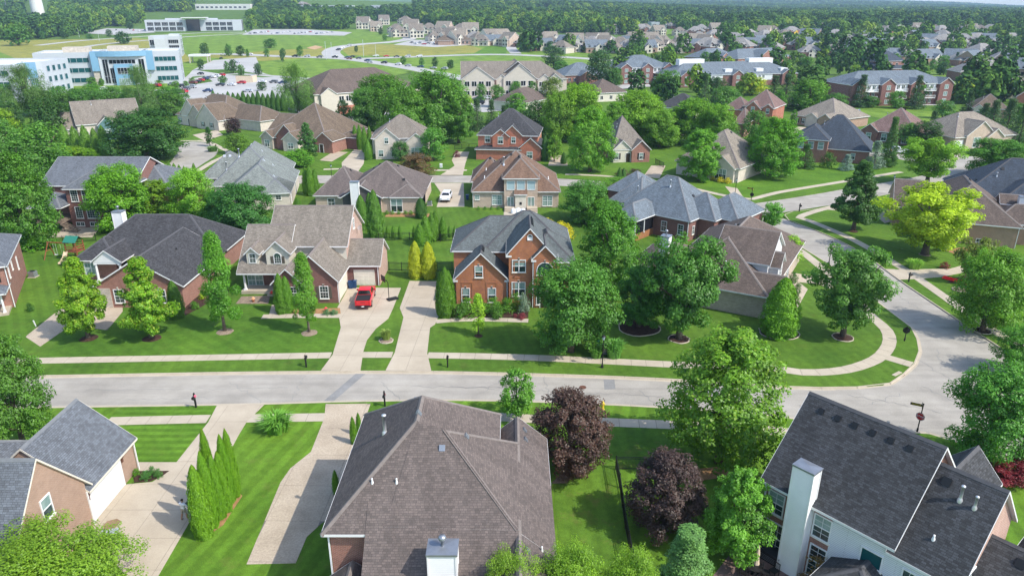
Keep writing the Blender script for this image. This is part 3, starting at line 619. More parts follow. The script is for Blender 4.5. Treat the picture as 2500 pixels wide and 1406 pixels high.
    def vent(s, x, y, mat='metal_black', k=1.0):
        z, n = s.rz(x, y)
        def mk():
            b = MB(); b.box(-.26, .26, -.24, .24, -.08, .06, 0); b.face([(-.24, -.28, .06), (.24, -.28, .06), (.24, .22, .2), (-.24, .22, .2)]); b.face([(-.24, -.28, .06), (-.24, .22, .2), (-.24, .22, .06)]); b.face([(.24, -.28, .06), (.24, .22, .06), (.24, .22, .2)]); b.face([(.24, .22, .06), (-.24, .22, .06), (-.24, .22, .2), (.24, .22, .2)])
            return mesh_of(b, 'roof_vent', mat)
        o = s.part('roof_vent', cached(('vent', mat), mk), x, y, z); o.rotation_euler = n.to_track_quat('Z', 'Y').to_euler(); o.scale = (k,)*3
    def pipe(s, x, y, h=.9, r=.09, mat='metal_light', hat=True):
        z, n = s.rz(x, y)
        def mk():
            b = MB(); b.lathe([(r*1.9, -.4), (r*1.75, .02), (r*1.05, .16), (r, .18), (r, h)] + ([(r*1.35, h), (r*1.35, h+.1), (.01, h+.14)] if hat else [(.01, h)]), 10)
            return mesh_of(b, 'vent_pipe', mat, True)
        s.part('vent_pipe', cached(('pipe', h, r, mat, hat), mk), x, y, z)
    def chimney(s, x0, x1, y0, y1, z1, z0=-.02, mat='siding_white', cap='metal_grey', flue=True, lap=True):
        b = MB(); w_, d_ = x1-x0, y1-y0
        if lap:
            z = z0; k = .14
            while z < z1-.001:
                zz = min(z+k, z1); o = .022; q0 = [(-o, -o), (w_+o, -o), (w_+o, d_+o), (-o, d_+o)]; q1 = [(0, 0), (w_, 0), (w_, d_), (0, d_)]
                for i in range(4):
                    j = (i+1) % 4; b.face([(*q0[i], z), (*q0[j], z), (*q1[j], zz), (*q1[i], zz)]); b.face([(*q1[i], z), (*q1[j], z), (*q0[j], z), (*q0[i], z)])
                z = zz
            for cx, cy in ((0, 0), (w_, 0), (w_, d_), (0, d_)): b.box(cx-.05, cx+.05, cy-.05, cy+.05, z0, z1-.001)
        else: b.box(0, w_, 0, d_, z0, z1)
        ch = b.build('chimney', 'trim' if lap else mat, s.root, s.L(x0, y0, 0))
        c = MB(); c.box(-.09, w_+.09, -.09, d_+.09, z1, z1+.12); mz = z1+.12
        c.face([(-.09, -.09, mz+.002), (w_+.09, -.09, mz+.002), (w_/2, d_/2, mz+.1)]); c.face([(w_+.09, -.09, mz+.002), (w_+.09, d_+.09, mz+.002), (w_/2, d_/2, mz+.1)]); c.face([(w_+.09, d_+.09, mz+.002), (-.09, d_+.09, mz+.002), (w_/2, d_/2, mz+.1)]); c.face([(-.09, d_+.09, mz+.002), (-.09, -.09, mz+.002), (w_/2, d_/2, mz+.1)])
        c.build('chimney_cap', cap, ch)
        if flue:
            f = MB(); f.lathe([(.1, mz), (.1, mz+.5), (.2, mz+.5), (.24, mz+.62), (.2, mz+.75), (.02, mz+.8)], 10, c=(w_/2, d_/2, 0)); f.build('flue', 'metal_grey', ch, smooth=True)
    def downspout(s, x, y, h, mat='trim'):
        b = MB(); b.box(-.045, .045, -.045, .045, .02, h); s.part('downspout', cached(('ds', h, mat), lambda: mesh_of(b, 'downspout', mat)), x, y, 0)
    def win(s, face, a, pl, z, w=1.0, h=1.5, cols=1, dh=True, mun=(2, 2), glass='glass', arch=False, sill=True, key=False, shut=None, frame='trim'):
        fw = .085; key_ = ('win', w, h, cols, dh, mun, frame, arch)
        def mk():
            b = MB(); t = .075
            b.box(-w/2-fw, w/2+fw, -t, .01, -fw, 0); b.box(-w/2-fw, -w/2, -t, .01, 0, h); b.box(w/2, w/2+fw, -t, .01, 0, h)
            if arch:
                n = 8; q = [(-w/2*math.cos(math.pi*i/n), h+w/2*math.sin(math.pi*i/n)) for i in range(n+1)]; k = (w/2+fw)/(w/2)
                for i in range(n):
                    (ax, az), (bx, bz) = q[i], q[i+1]; o = [(ax*k, h+(az-h)*k), (bx*k, h+(bz-h)*k)]
                    b.face([(ax, -t, az), (o[0][0], -t, o[0][1]), (o[1][0], -t, o[1][1]), (bx, -t, bz)][::-1]); b.face([(*((o[0][0], -t)), o[0][1]), (o[0][0], .01, o[0][1]), (o[1][0], .01, o[1][1]), (o[1][0], -t, o[1][1])])
            else: b.box(-w/2-fw, w/2+fw, -t, .01, h, h+fw)
            cw = w/cols
            for i in range(1, cols): b.box(-w/2+i*cw-.05, -w/2+i*cw+.05, -t, .01, 0, h)
            if dh: b.box(-w/2, w/2, -.055, .01, h/2-.035, h/2+.035)
            for i in range(cols):
                x0 = -w/2+i*cw
                for k in range(1, mun[0]): b.box(x0+cw*k/mun[0]-.012, x0+cw*k/mun[0]+.012, -.035, .0, 0, h)
            nr = mun[1]*(2 if dh else 1)
            for k in range(1, nr): b.box(-w/2, w/2, -.034, .0, h*k/nr-.012, h*k/nr+.012)
            return mesh_of(b, 'window', frame)
        o = s.part('window', cached(key_, mk), *((a, pl) if face in 'SN' else (pl, a)), z, FACE[face])
        cw = w/cols; ph = h/2 if dh else h
        for i in range(cols):
            for j in range(2 if dh else 1):
                g = glass if not (dh and glass == 'glass_mix') else ('glass_blind' if j else 'glass')
                def mg():
                    b = MB(); b.box(-cw/2, cw/2, -.018, -.004, 0, ph); return mesh_of(b, 'pane', g)
                link('pane', cached(('pane', round(cw, 3), round(ph, 3), g), mg), o, (-w/2+cw*(i+.5), 0, j*ph))
        if arch:
            def ma():
                b = MB(); n = 8; b.face([(-w/2*math.cos(math.pi*i/n), -.015, h+w/2*math.sin(math.pi*i/n)) for i in range(n, -1, -1)][::-1]); b.box(-.015, .015, -.03, -.016, h, h+w/2); return mesh_of(b, 'pane', 'glass')
            link('pane', cached(('archpane', w, h), ma), o)
        if sill:
            b = MB(); b.box(-w/2-fw-.06, w/2+fw+.06, -.13, 0, -fw-.07, -fw); link('sill', cached(('sill', w), lambda: mesh_of(b, 'sill', 'trim_cream')), o)
        if key:
            b = MB(); t = h+(w/2 if arch else 0); b.face([(-.07, -.1, t+fw-.02), (.07, -.1, t+fw-.02), (.12, -.1, t+fw+.3), (-.12, -.1, t+fw+.3)]); b.box(-.07, .07, -.1, 0, t+fw-.02, t+fw+.28); link('keystone', cached(('key', w, h, arch), lambda: mesh_of(b, 'keystone', 'trim_cream')), o)
        if shut:
            for sg in (-1, 1):
                def ms():
                    b = MB(); b.box(-.19, .19, -.05, 0, 0, h)
                    for k in range(int(h/.16)): b.box(-.15, .15, -.062, -.045, .05+k*.16, .14+k*.16)
                    return mesh_of(b, 'shutter', shut)
                link('shutter', cached(('sh', h, shut), ms), o, (sg*(w/2+fw+.21), 0, 0))
        return o
    def wpx(s, x0, y0, x1, y1, Y, **kw):
        """window in a wall facing the street at depth Y, outlined by its photo corners"""
        a, b = ZY(x0, y1, Y), ZY(x1, y0, Y); w_ = round(abs(b.x-a.x)-.17, 2); h_ = round(b.z-a.z-.17, 2)
        return s.win('S', (a.x+b.x)/2, Y, a.z+.085, w_, h_, **kw)
    def garage(s, face, a, pl, w=2.7, h=2.15, z=.02, rows=4, cols=4, mat='trim', pieces=True, rec=.0):
        b = MB(); b.box(-w/2-.12, -w/2, -.06, .02, 0, h+.12); b.box(w/2, w/2+.12, -.06, .02, 0, h+.12); b.box(-w/2, w/2, -.06, .02, h, h+.12); b.box(-w/2, w/2, -.022, .02, 0, h)
        o = s.part('garage_door', cached(('gd', w, h, mat), lambda: mesh_of(b, 'garage_door', mat)), *((a, pl) if face in 'SN' else (pl, a)), z, FACE[face])
        pw, ph = w/cols, h/rows
        def mp():
            q = MB(); q.box(.02, pw-.02, -.034, -.015, .012, ph-.012); q.box(.10, pw-.10, -.05, -.03, .1, ph-.1); return mesh_of(q, 'panel', mat)
        for i in range(cols):
            for j in range(rows): link('panel', cached(('gp', round(pw, 3), round(ph, 3), mat), mp), o, (-w/2+i*pw, 0, j*ph))
        return o
    def door(s, face, a, pl, w=1.0, h=2.1, z=.02, mat='door_dark', frame='trim', glass=False):
        b = MB(); b.box(-w/2-.1, -w/2, -.06, .02, 0, h+.1); b.box(w/2, w/2+.1, -.06, .02, 0, h+.1); b.box(-w/2, w/2, -.06, .02, h, h+.1); b.box(-w/2, w/2, -.02, .01, 0, h, 1)
        for px_ in (-.24, .24):
            for pz in (.2, 1.1): b.box(px_*w-.16*w, px_*w+.16*w, -.035, -.015, pz, pz+.75, 2 if glass else 1)
        o = s.part('door', mesh_of(b, 'door', [frame, mat, 'glass']), *((a, pl) if face in 'SN' else (pl, a)), z, FACE[face])
        k = MB(); k.tube([(w*.42, -.02, 1.0), (w*.42, -.09, 1.0)], .03, 6); k.build('handle', 'metal_light', o)
    def post(s, x, y, z0, z1, w=.3, mat='trim', name='column'):
        b = MB(); b.box(-w*.62, w*.62, -w*.62, w*.62, z0, z0+.2); b.lathe([(w*.5, z0+.2), (w*.5, z0+.9), (w*.42, z1-.25), (w*.42, z1-.2)], 10); b.box(-w*.58, w*.58, -w*.58, w*.58, z1-.2, z1)
        s.part(name, cached(('post', z0, z1, w, mat), lambda: mesh_of(b, name, mat)), x, y, 0)
    def mesh(s, name, mb, mat, parent=None): return mb.build(name, mat, parent or s.root)
    def finish(s, caps=True):
        if s.W.f: s.W.build('wall', s.wm, s.root)
        r = s.Rf.build('roof', s.rm, s.root)
        s.T.build('fascia', s.tm, r)
        if caps and not s.simple:
            for a, b in s.edges:
                d = (b-a)
                if d.length < .3: continue
                m = (a+b)/2; side = d.cross(Vector((0, 0, 1))).normalized(); L = .17
                dn_ = d.normalized()
                def dip(k):
                    q = m+side*k*.3; best = None
                    for poly, n in s.planes:
                        if abs(n.dot(dn_)) > .02 or abs(poly[0].z-(n.x*(m.x-poly[0].x)+n.y*(m.y-poly[0].y))/n.z-m.z) > .03: continue
                        zz = poly[0].z-(n.x*(q.x-poly[0].x)+n.y*(q.y-poly[0].y))/n.z
                        if best is None or zz < best: best = zz
                    return (best-m.z)/.3 if best is not None else -.5
                up = Vector((0, 0, .035))
                cp = MB()
                for k in (-1, 1):
                    o = side*k*L+Vector((0, 0, dip(k)*L)); q = [a+up, b+up, b+o+up, a+o+up]; n = (q[1]-q[0]).cross(q[2]-q[1]); cp.face(q if n.z > 0 else q[::-1])
                    q = [a+o+up, b+o+up, b+o-up, a+o-up]; cp.face(q if k < 0 else q[::-1])
                cp.build('ridge_cap', s.cm, r)
        return s
# ------------------------------------------------------------------ foreground houses
# brown two-storey roof below the camera
h = House('house', 'big two-storey house seen from above with a brown hip roof and white chimney', (-5, 40), roof='roof_mauve', wall='brick_red', cap='cap_brown')
h.block(-11.0, -1.27, 34.7, 47.6, 6.0, .872, 'y', 'hh', caps=False)
h.wallbox(-8.4, 2.3, 30.2, 43.5, -.02, 4.2)
h.shed([(-8.75, 35.6, 7.19), (-8.75, 30.3, 2.57), (.38, 30.3, 2.57), (.38, 34.5, 6.23), (-.9, 35.6, 7.19)])
h.shed([(-4.3, 39.15, 10.12), (.36, 34.5, 6.06), (2.75, 34.5, 3.98), (2.75, 44.0, 3.98), (.4, 44.0, 6.03)]); h.shed([(-4.3, 39.2, 10.10), (.4, 44.0, 6.01), (-3.0, 44.0, 6.01)])
h.shed([(-7.6, 34.6, 6.32), (.36, 34.45, 6.19), (-4.3, 39.15, 10.26), (-6.1, 39.5, 10.57)])
h.block(-1.5, 2.3, 42.0, 47.3, 4.0, .86, 'y', 'gg', ov=.42); h.block(-1.5, 2.3, 27.5, 35.4, 4.0, .86, 'y', 'gg', ov=.42)
h.block(-11.0, -8.3, 28.5, 34.0, 2.7, .8, 'y', 'hg', ov=.35)
h.edges += [(h.L(-11.4, 34.3, 6), h.L(-6.135, 39.565, 10.59)), (h.L(-6.135, 39.565, 10.59), h.L(-6.135, 42.735, 10.59)), (h.L(-11.4, 48, 6), h.L(-6.135, 42.735, 10.59)), (h.L(-.87, 48, 6), h.L(-6.135, 42.735, 10.59)), (h.L(-4.3, 39.15, 10.12), h.L(.36, 34.5, 6.06)), (h.L(-4.3, 39.2, 10.11), h.L(.4, 44.0, 6.03)), (h.L(.4, 44, 6.02), h.L(.4, 47.5, 6.02))]
h.chimney(-4.75, -3.15, 31.9, 33.1, 6.55, 3.3)
for x, y in ((-6.65, 45.6), (-6.65, 44.7), (-6.65, 43.8)): h.vent(x, y, 'metal_grey', .8)
for x, y in ((-6.1, 40.5), (-4.4, 38.2), (-3.0, 40.2), (1.0, 45.2), (.95, 46.4), (.9, 33.4)): h.vent(x, y, 'metal_grey', .75)
h.pipe(-8.6, 41.5, 1.3, .12)
for x, y in ((-8.6, 36.6), (-7.1, 36.6), (1.8, 34.3)): h.pipe(x, y, .32, .05, 'trim', False)
b = MB(); tz = lambda y: 5.94-(34.35-y)*.872+.03
q = [(-6.1, 31.6), (-5.0, 31.6), (-5.0, 32.6), (-6.1, 32.6)]; b.face([(x+5, y-40, tz(y)) for x, y in q]); b.face([(x+5, y-40, tz(y)-.02) for x, y in q][::-1]); b.build('tarp_patch', 'tarp_blue', h.root)
h.downspout(-11.05, 34.6, 5.8); h.downspout(2.35, 47.2, 3.8); h.finish()

# grey-roofed house with white garage door, lower left
h = House('house', 'brown brick house with grey roof, steep gable and wide white garage door', (-35, 42), roof='roof_grey', wall='brick_brown', cap='cap_grey', trim='trim_cream')
h.block(-38.2, -30.75, 42.6, 49.3, 2.9, .88, 'y', 'gg', gov=.12)
h.block(-46.0, -30.6, 34.6, 42.5, 3.15, 1.16, 'x', 'hg', ov=.6, gov=.16); h.block(-46, -39, 42, 49.0, 2.7, .6, 'x', 'hh')
h.garage('E', 45.0, -30.75, 4.2, 2.2, .03, 4, 8); h.win('E', 38.5, -30.6, 3.9, .9, 1.5, glass='glass_mix', mun=(1, 1))
for y in (42.62, 47.35):
    b = MB(); b.box(0, .14, -.1, .1, -.22, .2); b.lathe([(.02, .2), (.15, .22), (.05, .4), (.01, .44)], 8, c=(.12, 0, 0)); b.build('wall_lamp', 'rust', h.root, h.L(-30.73, y, 2.25))
h.downspout(-30.6, 49.2, 2.7); h.downspout(-30.55, 42.45, 2.9); h.finish()

# dark roof house, lower right (turned 50 degrees)
h = House('house', 'two-storey red brick and white siding house with a dark shingle roof and tall chimney', (16.75, 40.21), R(-50), False, roof='roof_dark', wall='brick_red', cap='cap_dark')
h.block(.3, 8.55, .42, 9.7, 5.6, .97, 'x', 'gg', ov=.42, gov=.3)
h.block(8.6, 12.2, .62, 9.0, 5.05, .97, 'x', 'gg', ov=.42, gov=.25, wall='brick_pink'); h.block(12.4, 22, 1.2, 8.6, 3.0, .8, 'x', 'gh', wall='brick_red')
h.block(7.2, 10.2, 6.5, 12.2, 5.3, 1.1, 'y', 'gg'); h.block(13.2, 16, 5.5, 11.5, 3.2, 1.0, 'y', 'gg')
h.wallbox(5.0, 12.18, .385, .46, -.02, 5.1, 'siding_white')
h.block(5.6, 9.4, -2.5, 1.3, 2.5, .55, 'y', 'hg', ov=.3); h.block(12.2, 15, -1.5, 2.5, 2.5, .6, 'y', 'hg', ov=.3)
h.chimney(2.35, 3.68, -.5, .42, 8.2, -.02, flue=False)
for i in range(6): h.vent(1.35+i*1.15, 4.35, 'metal_black', .75)
h.vent(9.5, 4.1); h.vent(14, 4.2); h.pipe(10.5, 3.6, .9, .09); h.pipe(11.3, 3.55, .7, .08); h.pipe(10.2, 1.6, .3, .06, 'trim', False)
for a, z, w_, hh in ((1.15, 3.35, 1.05, 1.6), (4.4, 3.35, 1.05, 1.6)): h.win('S', a, .42, z, w_, hh, mun=(2, 2), glass='glass_mix')
h.win('S', 1.15, .42, .3, 1.7, 2.3, 2, mun=(2, 2), glass='glass'); h.win('S', 4.45, .42, .3, 1.0, 2.3, mun=(2, 3)); h.win('S', 7.6, .385, 3.4, 1.2, 1.0, dh=False, mun=(1, 1), glass='glass_teal'); h.win('S', 10.0, .385, 3.3, 1.1, 1.1, dh=False, mun=(3, 2)); h.win('E', 2.6, 12.2, 3.4, .9, 1.5)
h.downspout(.35, .3, 5.4); h.downspout(12.0, .3, 5.0); h.finish()

# ------------------------------------------------------------------ the row across the street
h = House('house', 'orange-brown brick two-storey house with slate grey roof and three street gables', (0, 90), roof='roof_slate', wall='brick_orange', cap='cap_dark')
h.block(-7.7, 7.6, 89.3, 98.7, 5.8, .67); h.block(-3.6, 7.55, 89.0, 99.2, 5.82, .745)
h.block(-.40, 4.85, 84.4, 93.0, 6.85, 1.16, 'y', 'gh', ov=.36); h.block(2.75, 5.42, 83.5, 88.5, 6.55, 1.06, 'y', 'gg', ov=.36); h.block(1.4, 7.6, 85.0, 93, 5.75, .82, 'y', 'hh')
h.block(-7.12, -.72, 84.8, 91.4, 3.42, 1.0, 'y', 'gh', ov=.36)
for q, kw in (((1159, 649, 1179, 678), dict(mun=(1, 1))), ((1127, 703, 1147, 738), dict(mun=(1, 1))), ((1191, 703, 1211, 738), dict(mun=(1, 1)))): h.wpx(*q, 84.8, glass='glass_mix', key=True, **kw)
for q in ((1250, 634, 1284, 665), (1249, 688, 1283, 723)): h.wpx(*q, 84.4, cols=2, mun=(1, 1), glass='glass_mix', key=True)
h.win('S', 2.22, 84.4, 8.75, .5, .35, dh=False, mun=(1, 1), glass='white', arch=True, sill=False)
h.win('S', 4.08, 83.5, 4.5, 1.9, .6, dh=False, mun=(1, 1), arch=True, key=True); h.win('S', 3.3, 83.5, .5, .35, 2.1, dh=False, mun=(1, 1)); h.door('S', 4.1, 83.5, 1.05, 2.2); h.win('S', 6.7, 85.0, 3.5, 1.0, 1.6); h.win('W', 95, -7.7, 3.6, 1.0, 1.5)
for x0, x1, y_, z in ((-7.5, -6.9, 84.75, 3.25), (-.95, -.3, 84.75, 3.25), (-.78, -.05, 84.35, 6.68), (2.38, 3.0, 83.45, 6.38), (5.15, 5.8, 83.45, 6.38)):
    b = MB(); b.box(x0, x1, y_-90, y_+.5-90, z-.24, z); b.build('eave_return', 'trim', h.root)
for x0, x1, z0, z1, y_ in ((-6.45, -5.0, .72, 3.0, 84.8), (-3.3, -1.9, .72, 3.0, 84.8), (-4.75, -3.35, 3.95, 6.2, 84.8), (.2, 2.5, .95, 3.2, 84.4), (.2, 2.5, 3.7, 5.9, 84.4)):
    b = MB()
    for p in ((x0, x0+.12, z0, z1), (x1-.12, x1, z0, z1), (x0+.12, x1-.12, z0, z0+.1), (x0+.12, x1-.12, z1-.12, z1)): b.box(p[0], p[1], y_-.05-90, y_-90, p[2], p[3])
    b.build('brick_surround', 'brick_orange', h.root)
for y in (86.1, 86.7, 87.3): h.vent(-3.75, y)
for y in (87.0, 87.9, 88.8, 89.7): h.vent(2.55, y)
h.downspout(-.62, 84.7, 3.2); h.downspout(2.62, 83.6, 6.3); h.downspout(-7.2, 91.2, 3.2)
b = MB(); b.tube([(3.9, -6.85, 1.6), (4.9, -7.6, 2.3)], .02, 5); b.build('flag_pole', 'trim', h.root); h.finish()

h = House('house', 'taupe-roofed two-storey house with cream dormers and brick gables beside red pickup', (-28, 94), roof='roof_taupe', wall='brick_dark', cap='cap_brown')
h.block(-32.9, -22.45, 91.9, 102.8, 5.6, .71, 'x', 'gg', wall='siding_cream', gw='brick_pink')
h.block(-35.9, -30, 88.3, 100, 3.0, .79, 'x', 'gg', walls=False); h.wallbox(-35.7, -29, 90.4, 99.5, -.02, 3.3)
h.block(-28.75, -22.38, 85.1, 93, 3.0, 1.0, 'y', 'gg', ov=.36); h.block(-30.2, -26.7, 84.3, 91, 2.95, 1.0, 'y', 'gg', ov=.36)
h.block(-22.4, -18.1, 91.4, 98.1, 3.0, .72, 'x', 'gg', wall='brick_dark', gw='brick_pink')
dx = ZY(618, 641, 89.1).x; h.block(dx-.78, dx+.78, 89.1, 94, 5.35, .95, 'y', 'gg', z0=3.7, ov=.25, wall='siding_cream'); h.win('S', dx, 89.1, 4.15, .75, 1.15, mun=(2, 2), sill=False)
dx = ZY(679, 641, 89.0).x; h.block(dx-1.5, dx+1.5, 89.0, 95, 5.45, .95, 'y', 'gg', z0=3.7, ov=.35, wall='siding_cream'); h.win('S', dx, 89.0, 4.1, .85, .95, dh=False, mun=(3, 3), arch=True, sill=False, shut='shutter')
h.wpx(607, 671, 642, 697, 90.4, cols=2, mun=(2, 1), glass='glass_blind'); h.wpx(711, 700, 730, 730, 84.3, mun=(3, 2), key=True, shut='shutter', glass='glass'); h.wpx(782, 698, 801, 729, 85.1, mun=(3, 2), key=True, shut='shutter')
h.door('S', -30.9, 90.4, 1.1, 2.2)
for x in (-35.5, -31.4): h.post(x, 88.6, .45, 2.95, .32)
b = MB(); b.box(-36.0+28, -30.2+28, 88.2-94, 90.4-94, -.02, .45); b.box(-32.3+28, -30.4+28, 87.4-94, 88.2-94, -.02, .28); b.build('porch', 'concrete', h.root)
h.garage('E', 88.2, -22.38, 4.6, 2.2, .03, 4, 8, 'trim_cream'); h.garage('S', ZY(891, 690, 91.4).x, 91.4, 2.6, 2.15, .03, 4, 4, 'trim_cream')
h.win('E', 97.3, -22.45, 6.5, .8, 1.3); h.downspout(-18.25, 91.3, 2.8); h.downspout(-22.3, 85.2, 2.8); h.finish()

h = House('house', 'single-storey brick ranch with charcoal roof and white porch pediment', (-50, 96), roof='roof_charcoal', wall='brick_red', cap='cap_dark')
h.block(-60.6, -41.55, 95.4, 106.6, 3.0, .75); h.block(-52.2, -41.55, 83.6, 97.5, 3.0, .61, 'y', 'gg'); h.block(-60.5, -55, 93.6, 100, 3.0, .75, 'y', 'hh')
h.block(-57.3, -53.4, 91.9, 97.5, 3.25, .78, 'y', 'gg', walls=False, ov=.2, gov=.1); b = MB(); b.face([(-57.2+50, 92.0-96, 3.1), (-53.5+50, 92.0-96, 3.1), (-53.5+50, 92.0-96, 3.25), (-55.35+50, 92-96, 4.75), (-57.2+50, 92-96, 3.25)]); b.box(-57.2+50, -53.5+50, 92.02-96, 92.25-96, 2.85, 3.2); b.build('pediment', 'trim', h.root)
for x in (-57.0, -53.7): h.post(x, 92.15, .4, 2.95, .34)
b = MB(); b.box(-57.5+50, -53.2+50, 91.6-96, 95.3-96, -.02, .4); b.box(-56.6+50, -54.1+50, 90.9-96, 91.6-96, -.02, .27); b.box(-56.6+50, -54.1+50, 90.3-96, 90.9-96, -.02, .14); b.build('porch', 'concrete', h.root)
h.win('S', -58.6, 93.6, .9, 1.7, 1.6, 2, mun=(2, 1), glass='glass_blind'); h.door('S', -54.6, 95.4, 1.1, 2.2); h.win('S', -52.9, 95.4, 1.6, .9, .7, dh=False, mun=(2, 2), arch=True); h.win('S', -44.3, 83.6, .7, 1.1, 1.7, mun=(2, 2), key=True); h.win('S', -49.6, 83.6, .7, 1.1, 1.7, mun=(2, 2), key=True)
h.chimney(-60.2, -58.8, 104.0, 105.2, 6.9, 3.0); h.pipe(-45.0, 91.0, .3, .07, 'metal_black', False); h.win('E', 92, -41.55, 1.2, .6, .9); h.wallbox(-52.28, -50.6, 83.5, 83.6, -.02, 2.6, 'stone'); h.finish()

h = House('house', 'two-storey red brick house with grey roof at the end of the row', (-63.05, 83.7), R(27), False, roof='roof_grey', wall='brick_red', cap='cap_grey')
h.block(-11, -.2, .2, 14.4, 5.6, .5, 'y', 'hh'); h.block(-11, -.6, -2.4, 1.0, 2.9, .35, 'x', 'hh', walls=False)
for x in (-.9, -4.5): h.post(x, -2.2, .3, 2.85, .26)
b = MB(); b.box(-11, -.5, -2.6, .2, -.02, .3); b.build('porch', 'concrete', h.root)
h.win('S', -2.0, .2, 3.5, 1.3, 1.5, 2, mun=(2, 1), glass='glass_blind', shut='shutter_black'); h.win('S', -2.2, .2, .8, 1.3, 1.5, 2, mun=(2, 1)); h.win('E', 5.0, -.2, 3.6, .4, 1.0); h.win('E', 9.0, -.2, 2.4, .4, 1.6); h.win('E', 2.2, -.2, 3.4, .4, 1.3); h.downspout(-.15, .1, 5.4); h.vent(-3.5, 7); h.finish()

h = House('house', 'brown-roofed corner house with white upper dormers and grey brick side wall', (30.9, 79.4), R(-30), False, roof='roof_brown', wall='brick_grey', cap='cap_brown')
h.block(-14, -.42, .42, 26, 3.0, .64, 'y', 'hh'); h.block(-19, -10, 4.0, 13, 3.0, .5, 'x', 'hh'); h.block(-8, -1.4, 4.7, 13.8, 5.6, .62, 'x', 'gg', z0=2.5, wall='siding_white'); h.block(-4.0, -.25, 5.6, 8.6, 5.1, .9, 'x', 'gg', z0=2.6, wall='siding_white', ov=.3)
h.block(-5.5, .9, .9, 5.8, 2.95, .7, 'x', 'hg', ov=.35)
for y in (7.1,): h.win('E', y, -.25, 3.6, .9, 1.1, mun=(2, 2), sill=False)
h.chimney(-15.5, -14.4, 4.8, 6.0, 7.0); h.vent(-7.6, 14.5); h.vent(-8.3, 15.5, 'metal_grey'); h.pipe(-6.2, 2.8, .9, .09); h.downspout(-.35, .3, 2.8); h.win('E', 3.3, .9, .8, 1.2, 1.4); h.win('E', 15, -.42, .8, 1.4, 1.5, 2); h.finish()

h = House('house', 'red brick house with wide blue-grey hip roof and screened porch', (28.65, 110.7), R(-42), False, roof='roof_blue', wall='brick_dark', cap='cap_grey')
h.block(-14.2, -.4, .4, 12, 3.6, .87); h.block(-5, 2.5, 3.4, 10.4, 3.6, .87); h.block(-11.2, -6.9, -5.3, 3, 3.6, .85, 'y', 'hh', walls=False); h.block(-23, -16, 10.2, 18.6, 3.6, .72, 'x', 'hh', wall='brick_dark'); h.block(-18, -12, 4, 14, 3.5, .7, 'x', 'hh'); h.block(-2, 5.5, 5.5, 15, 3.6, .75, 'y', 'hh')
h.wallbox(-11.2, -6.9, -5.3, .6, -.02, 1.1, 'wood')
for x, y in ((-11.2, -5.3), (-9.05, -5.3), (-6.9, -5.3), (-6.9, -2.6), (-11.2, -2.6)): h.post(x, y, 1.0, 3.55, .2)
b = MB(); b.box(-11.1, -7.0, -5.2, .3, 1.1, 3.4); b.build('insect_screen', 'glass_dark', h.root)
for a in (-4.9, -1.8): h.win('S', a, .4, 1.0, .9, 1.6, mun=(2, 2))
h.win('E', 2.0, -.4, 1.0, .6, 1.3); h.pipe(-6.6, 4.5, 1.1, .1); h.pipe(-12.0, 3.0, 1.1, .1); h.vent(-3, 6.0); h.downspout(-.45, .3, 3.4); h.finish()

# ------------------------------------------------------------------ second row
h = House('house', 'tan stone house with rust-brown roof, tall centre bay and French doors', (0, 140), roof='roof_rust', wall='brick_tan', cap='cap_brown')
h.block(-7.4, 8.9, 133.2, 149.2, 3.2, .75); h.block(-1.5, 4.85, 132.4, 141.5, 5.9, .92, 'y', 'hh'); h.block(-8, -1, 142, 152.5, 3.2, .7, 'x', 'hh')
for q in ((1237, 442, 1257, 464), (1262, 442, 1282, 464), (1287, 442, 1307, 464)): h.wpx(*q, 132.4, dh=False, mun=(1, 1), glass='glass_sky', sill=False)
for q in ((1238, 481, 1255, 506), (1288, 481, 1305, 506)): h.wpx(*q, 132.4, cols=2, dh=False, mun=(1, 1), glass='glass_blind', sill=False)
h.wpx(1201, 476, 1226, 500, 133.2, cols=2, mun=(2, 2), glass='glass_blind'); h.wpx(1324, 478, 1349, 503, 133.2, cols=2, mun=(2, 2), glass='glass_blind'); h.wpx(1159, 476, 1171, 488, 133.2, dh=False, mun=(2, 2), glass='glass_blind')
b = MB(); b.box(.6, 2.7, 131.5-140, 132.4-140, -.02, 3.0); b.build('chimney_bump', 'siding_cream', h.root); h.shed([(.4, 131.3, 3.0), (2.9, 131.3, 3.0), (2.9, 132.4, 3.7), (.4, 132.4, 3.7)]); b = MB(); b.box(1.45, 1.85, -8.56, -8.48, 1.0, 1.5); b.build('vent_grille', 'metal_black', h.root)
b = MB(); b.box(-1.4, .5, 130.4-140, 132.3-140, -.02, .55); b.box(-1.4, .5, 129.9-140, 130.4-140, -.02, .3); b.box(2.8, 4.8, 130.4-140, 132.3-140, -.02, .55); b.box(2.8, 4.8, 129.9-140, 130.4-140, -.02, .3); b.build('steps', 'concrete', h.root)
for x, y in ((-2.2, 140.3), (-1.2, 140.3), (-.2, 140.3), (-4.5, 146.8), (-3.6, 146.8)): h.vent(x, y)
for y in (138.6, 137.4): h.vent(1.3, y)
h.pipe(-1.6, 138.2, 1.5, .14); h.pipe(-5.2, 143, .5, .08, 'trim', False); h.pipe(-5.3, 136, .5, .08, 'trim', False); h.pipe(7, 136, .5, .08, 'trim', False); h.downspout(-7.45, 133.1, 3); h.finish()

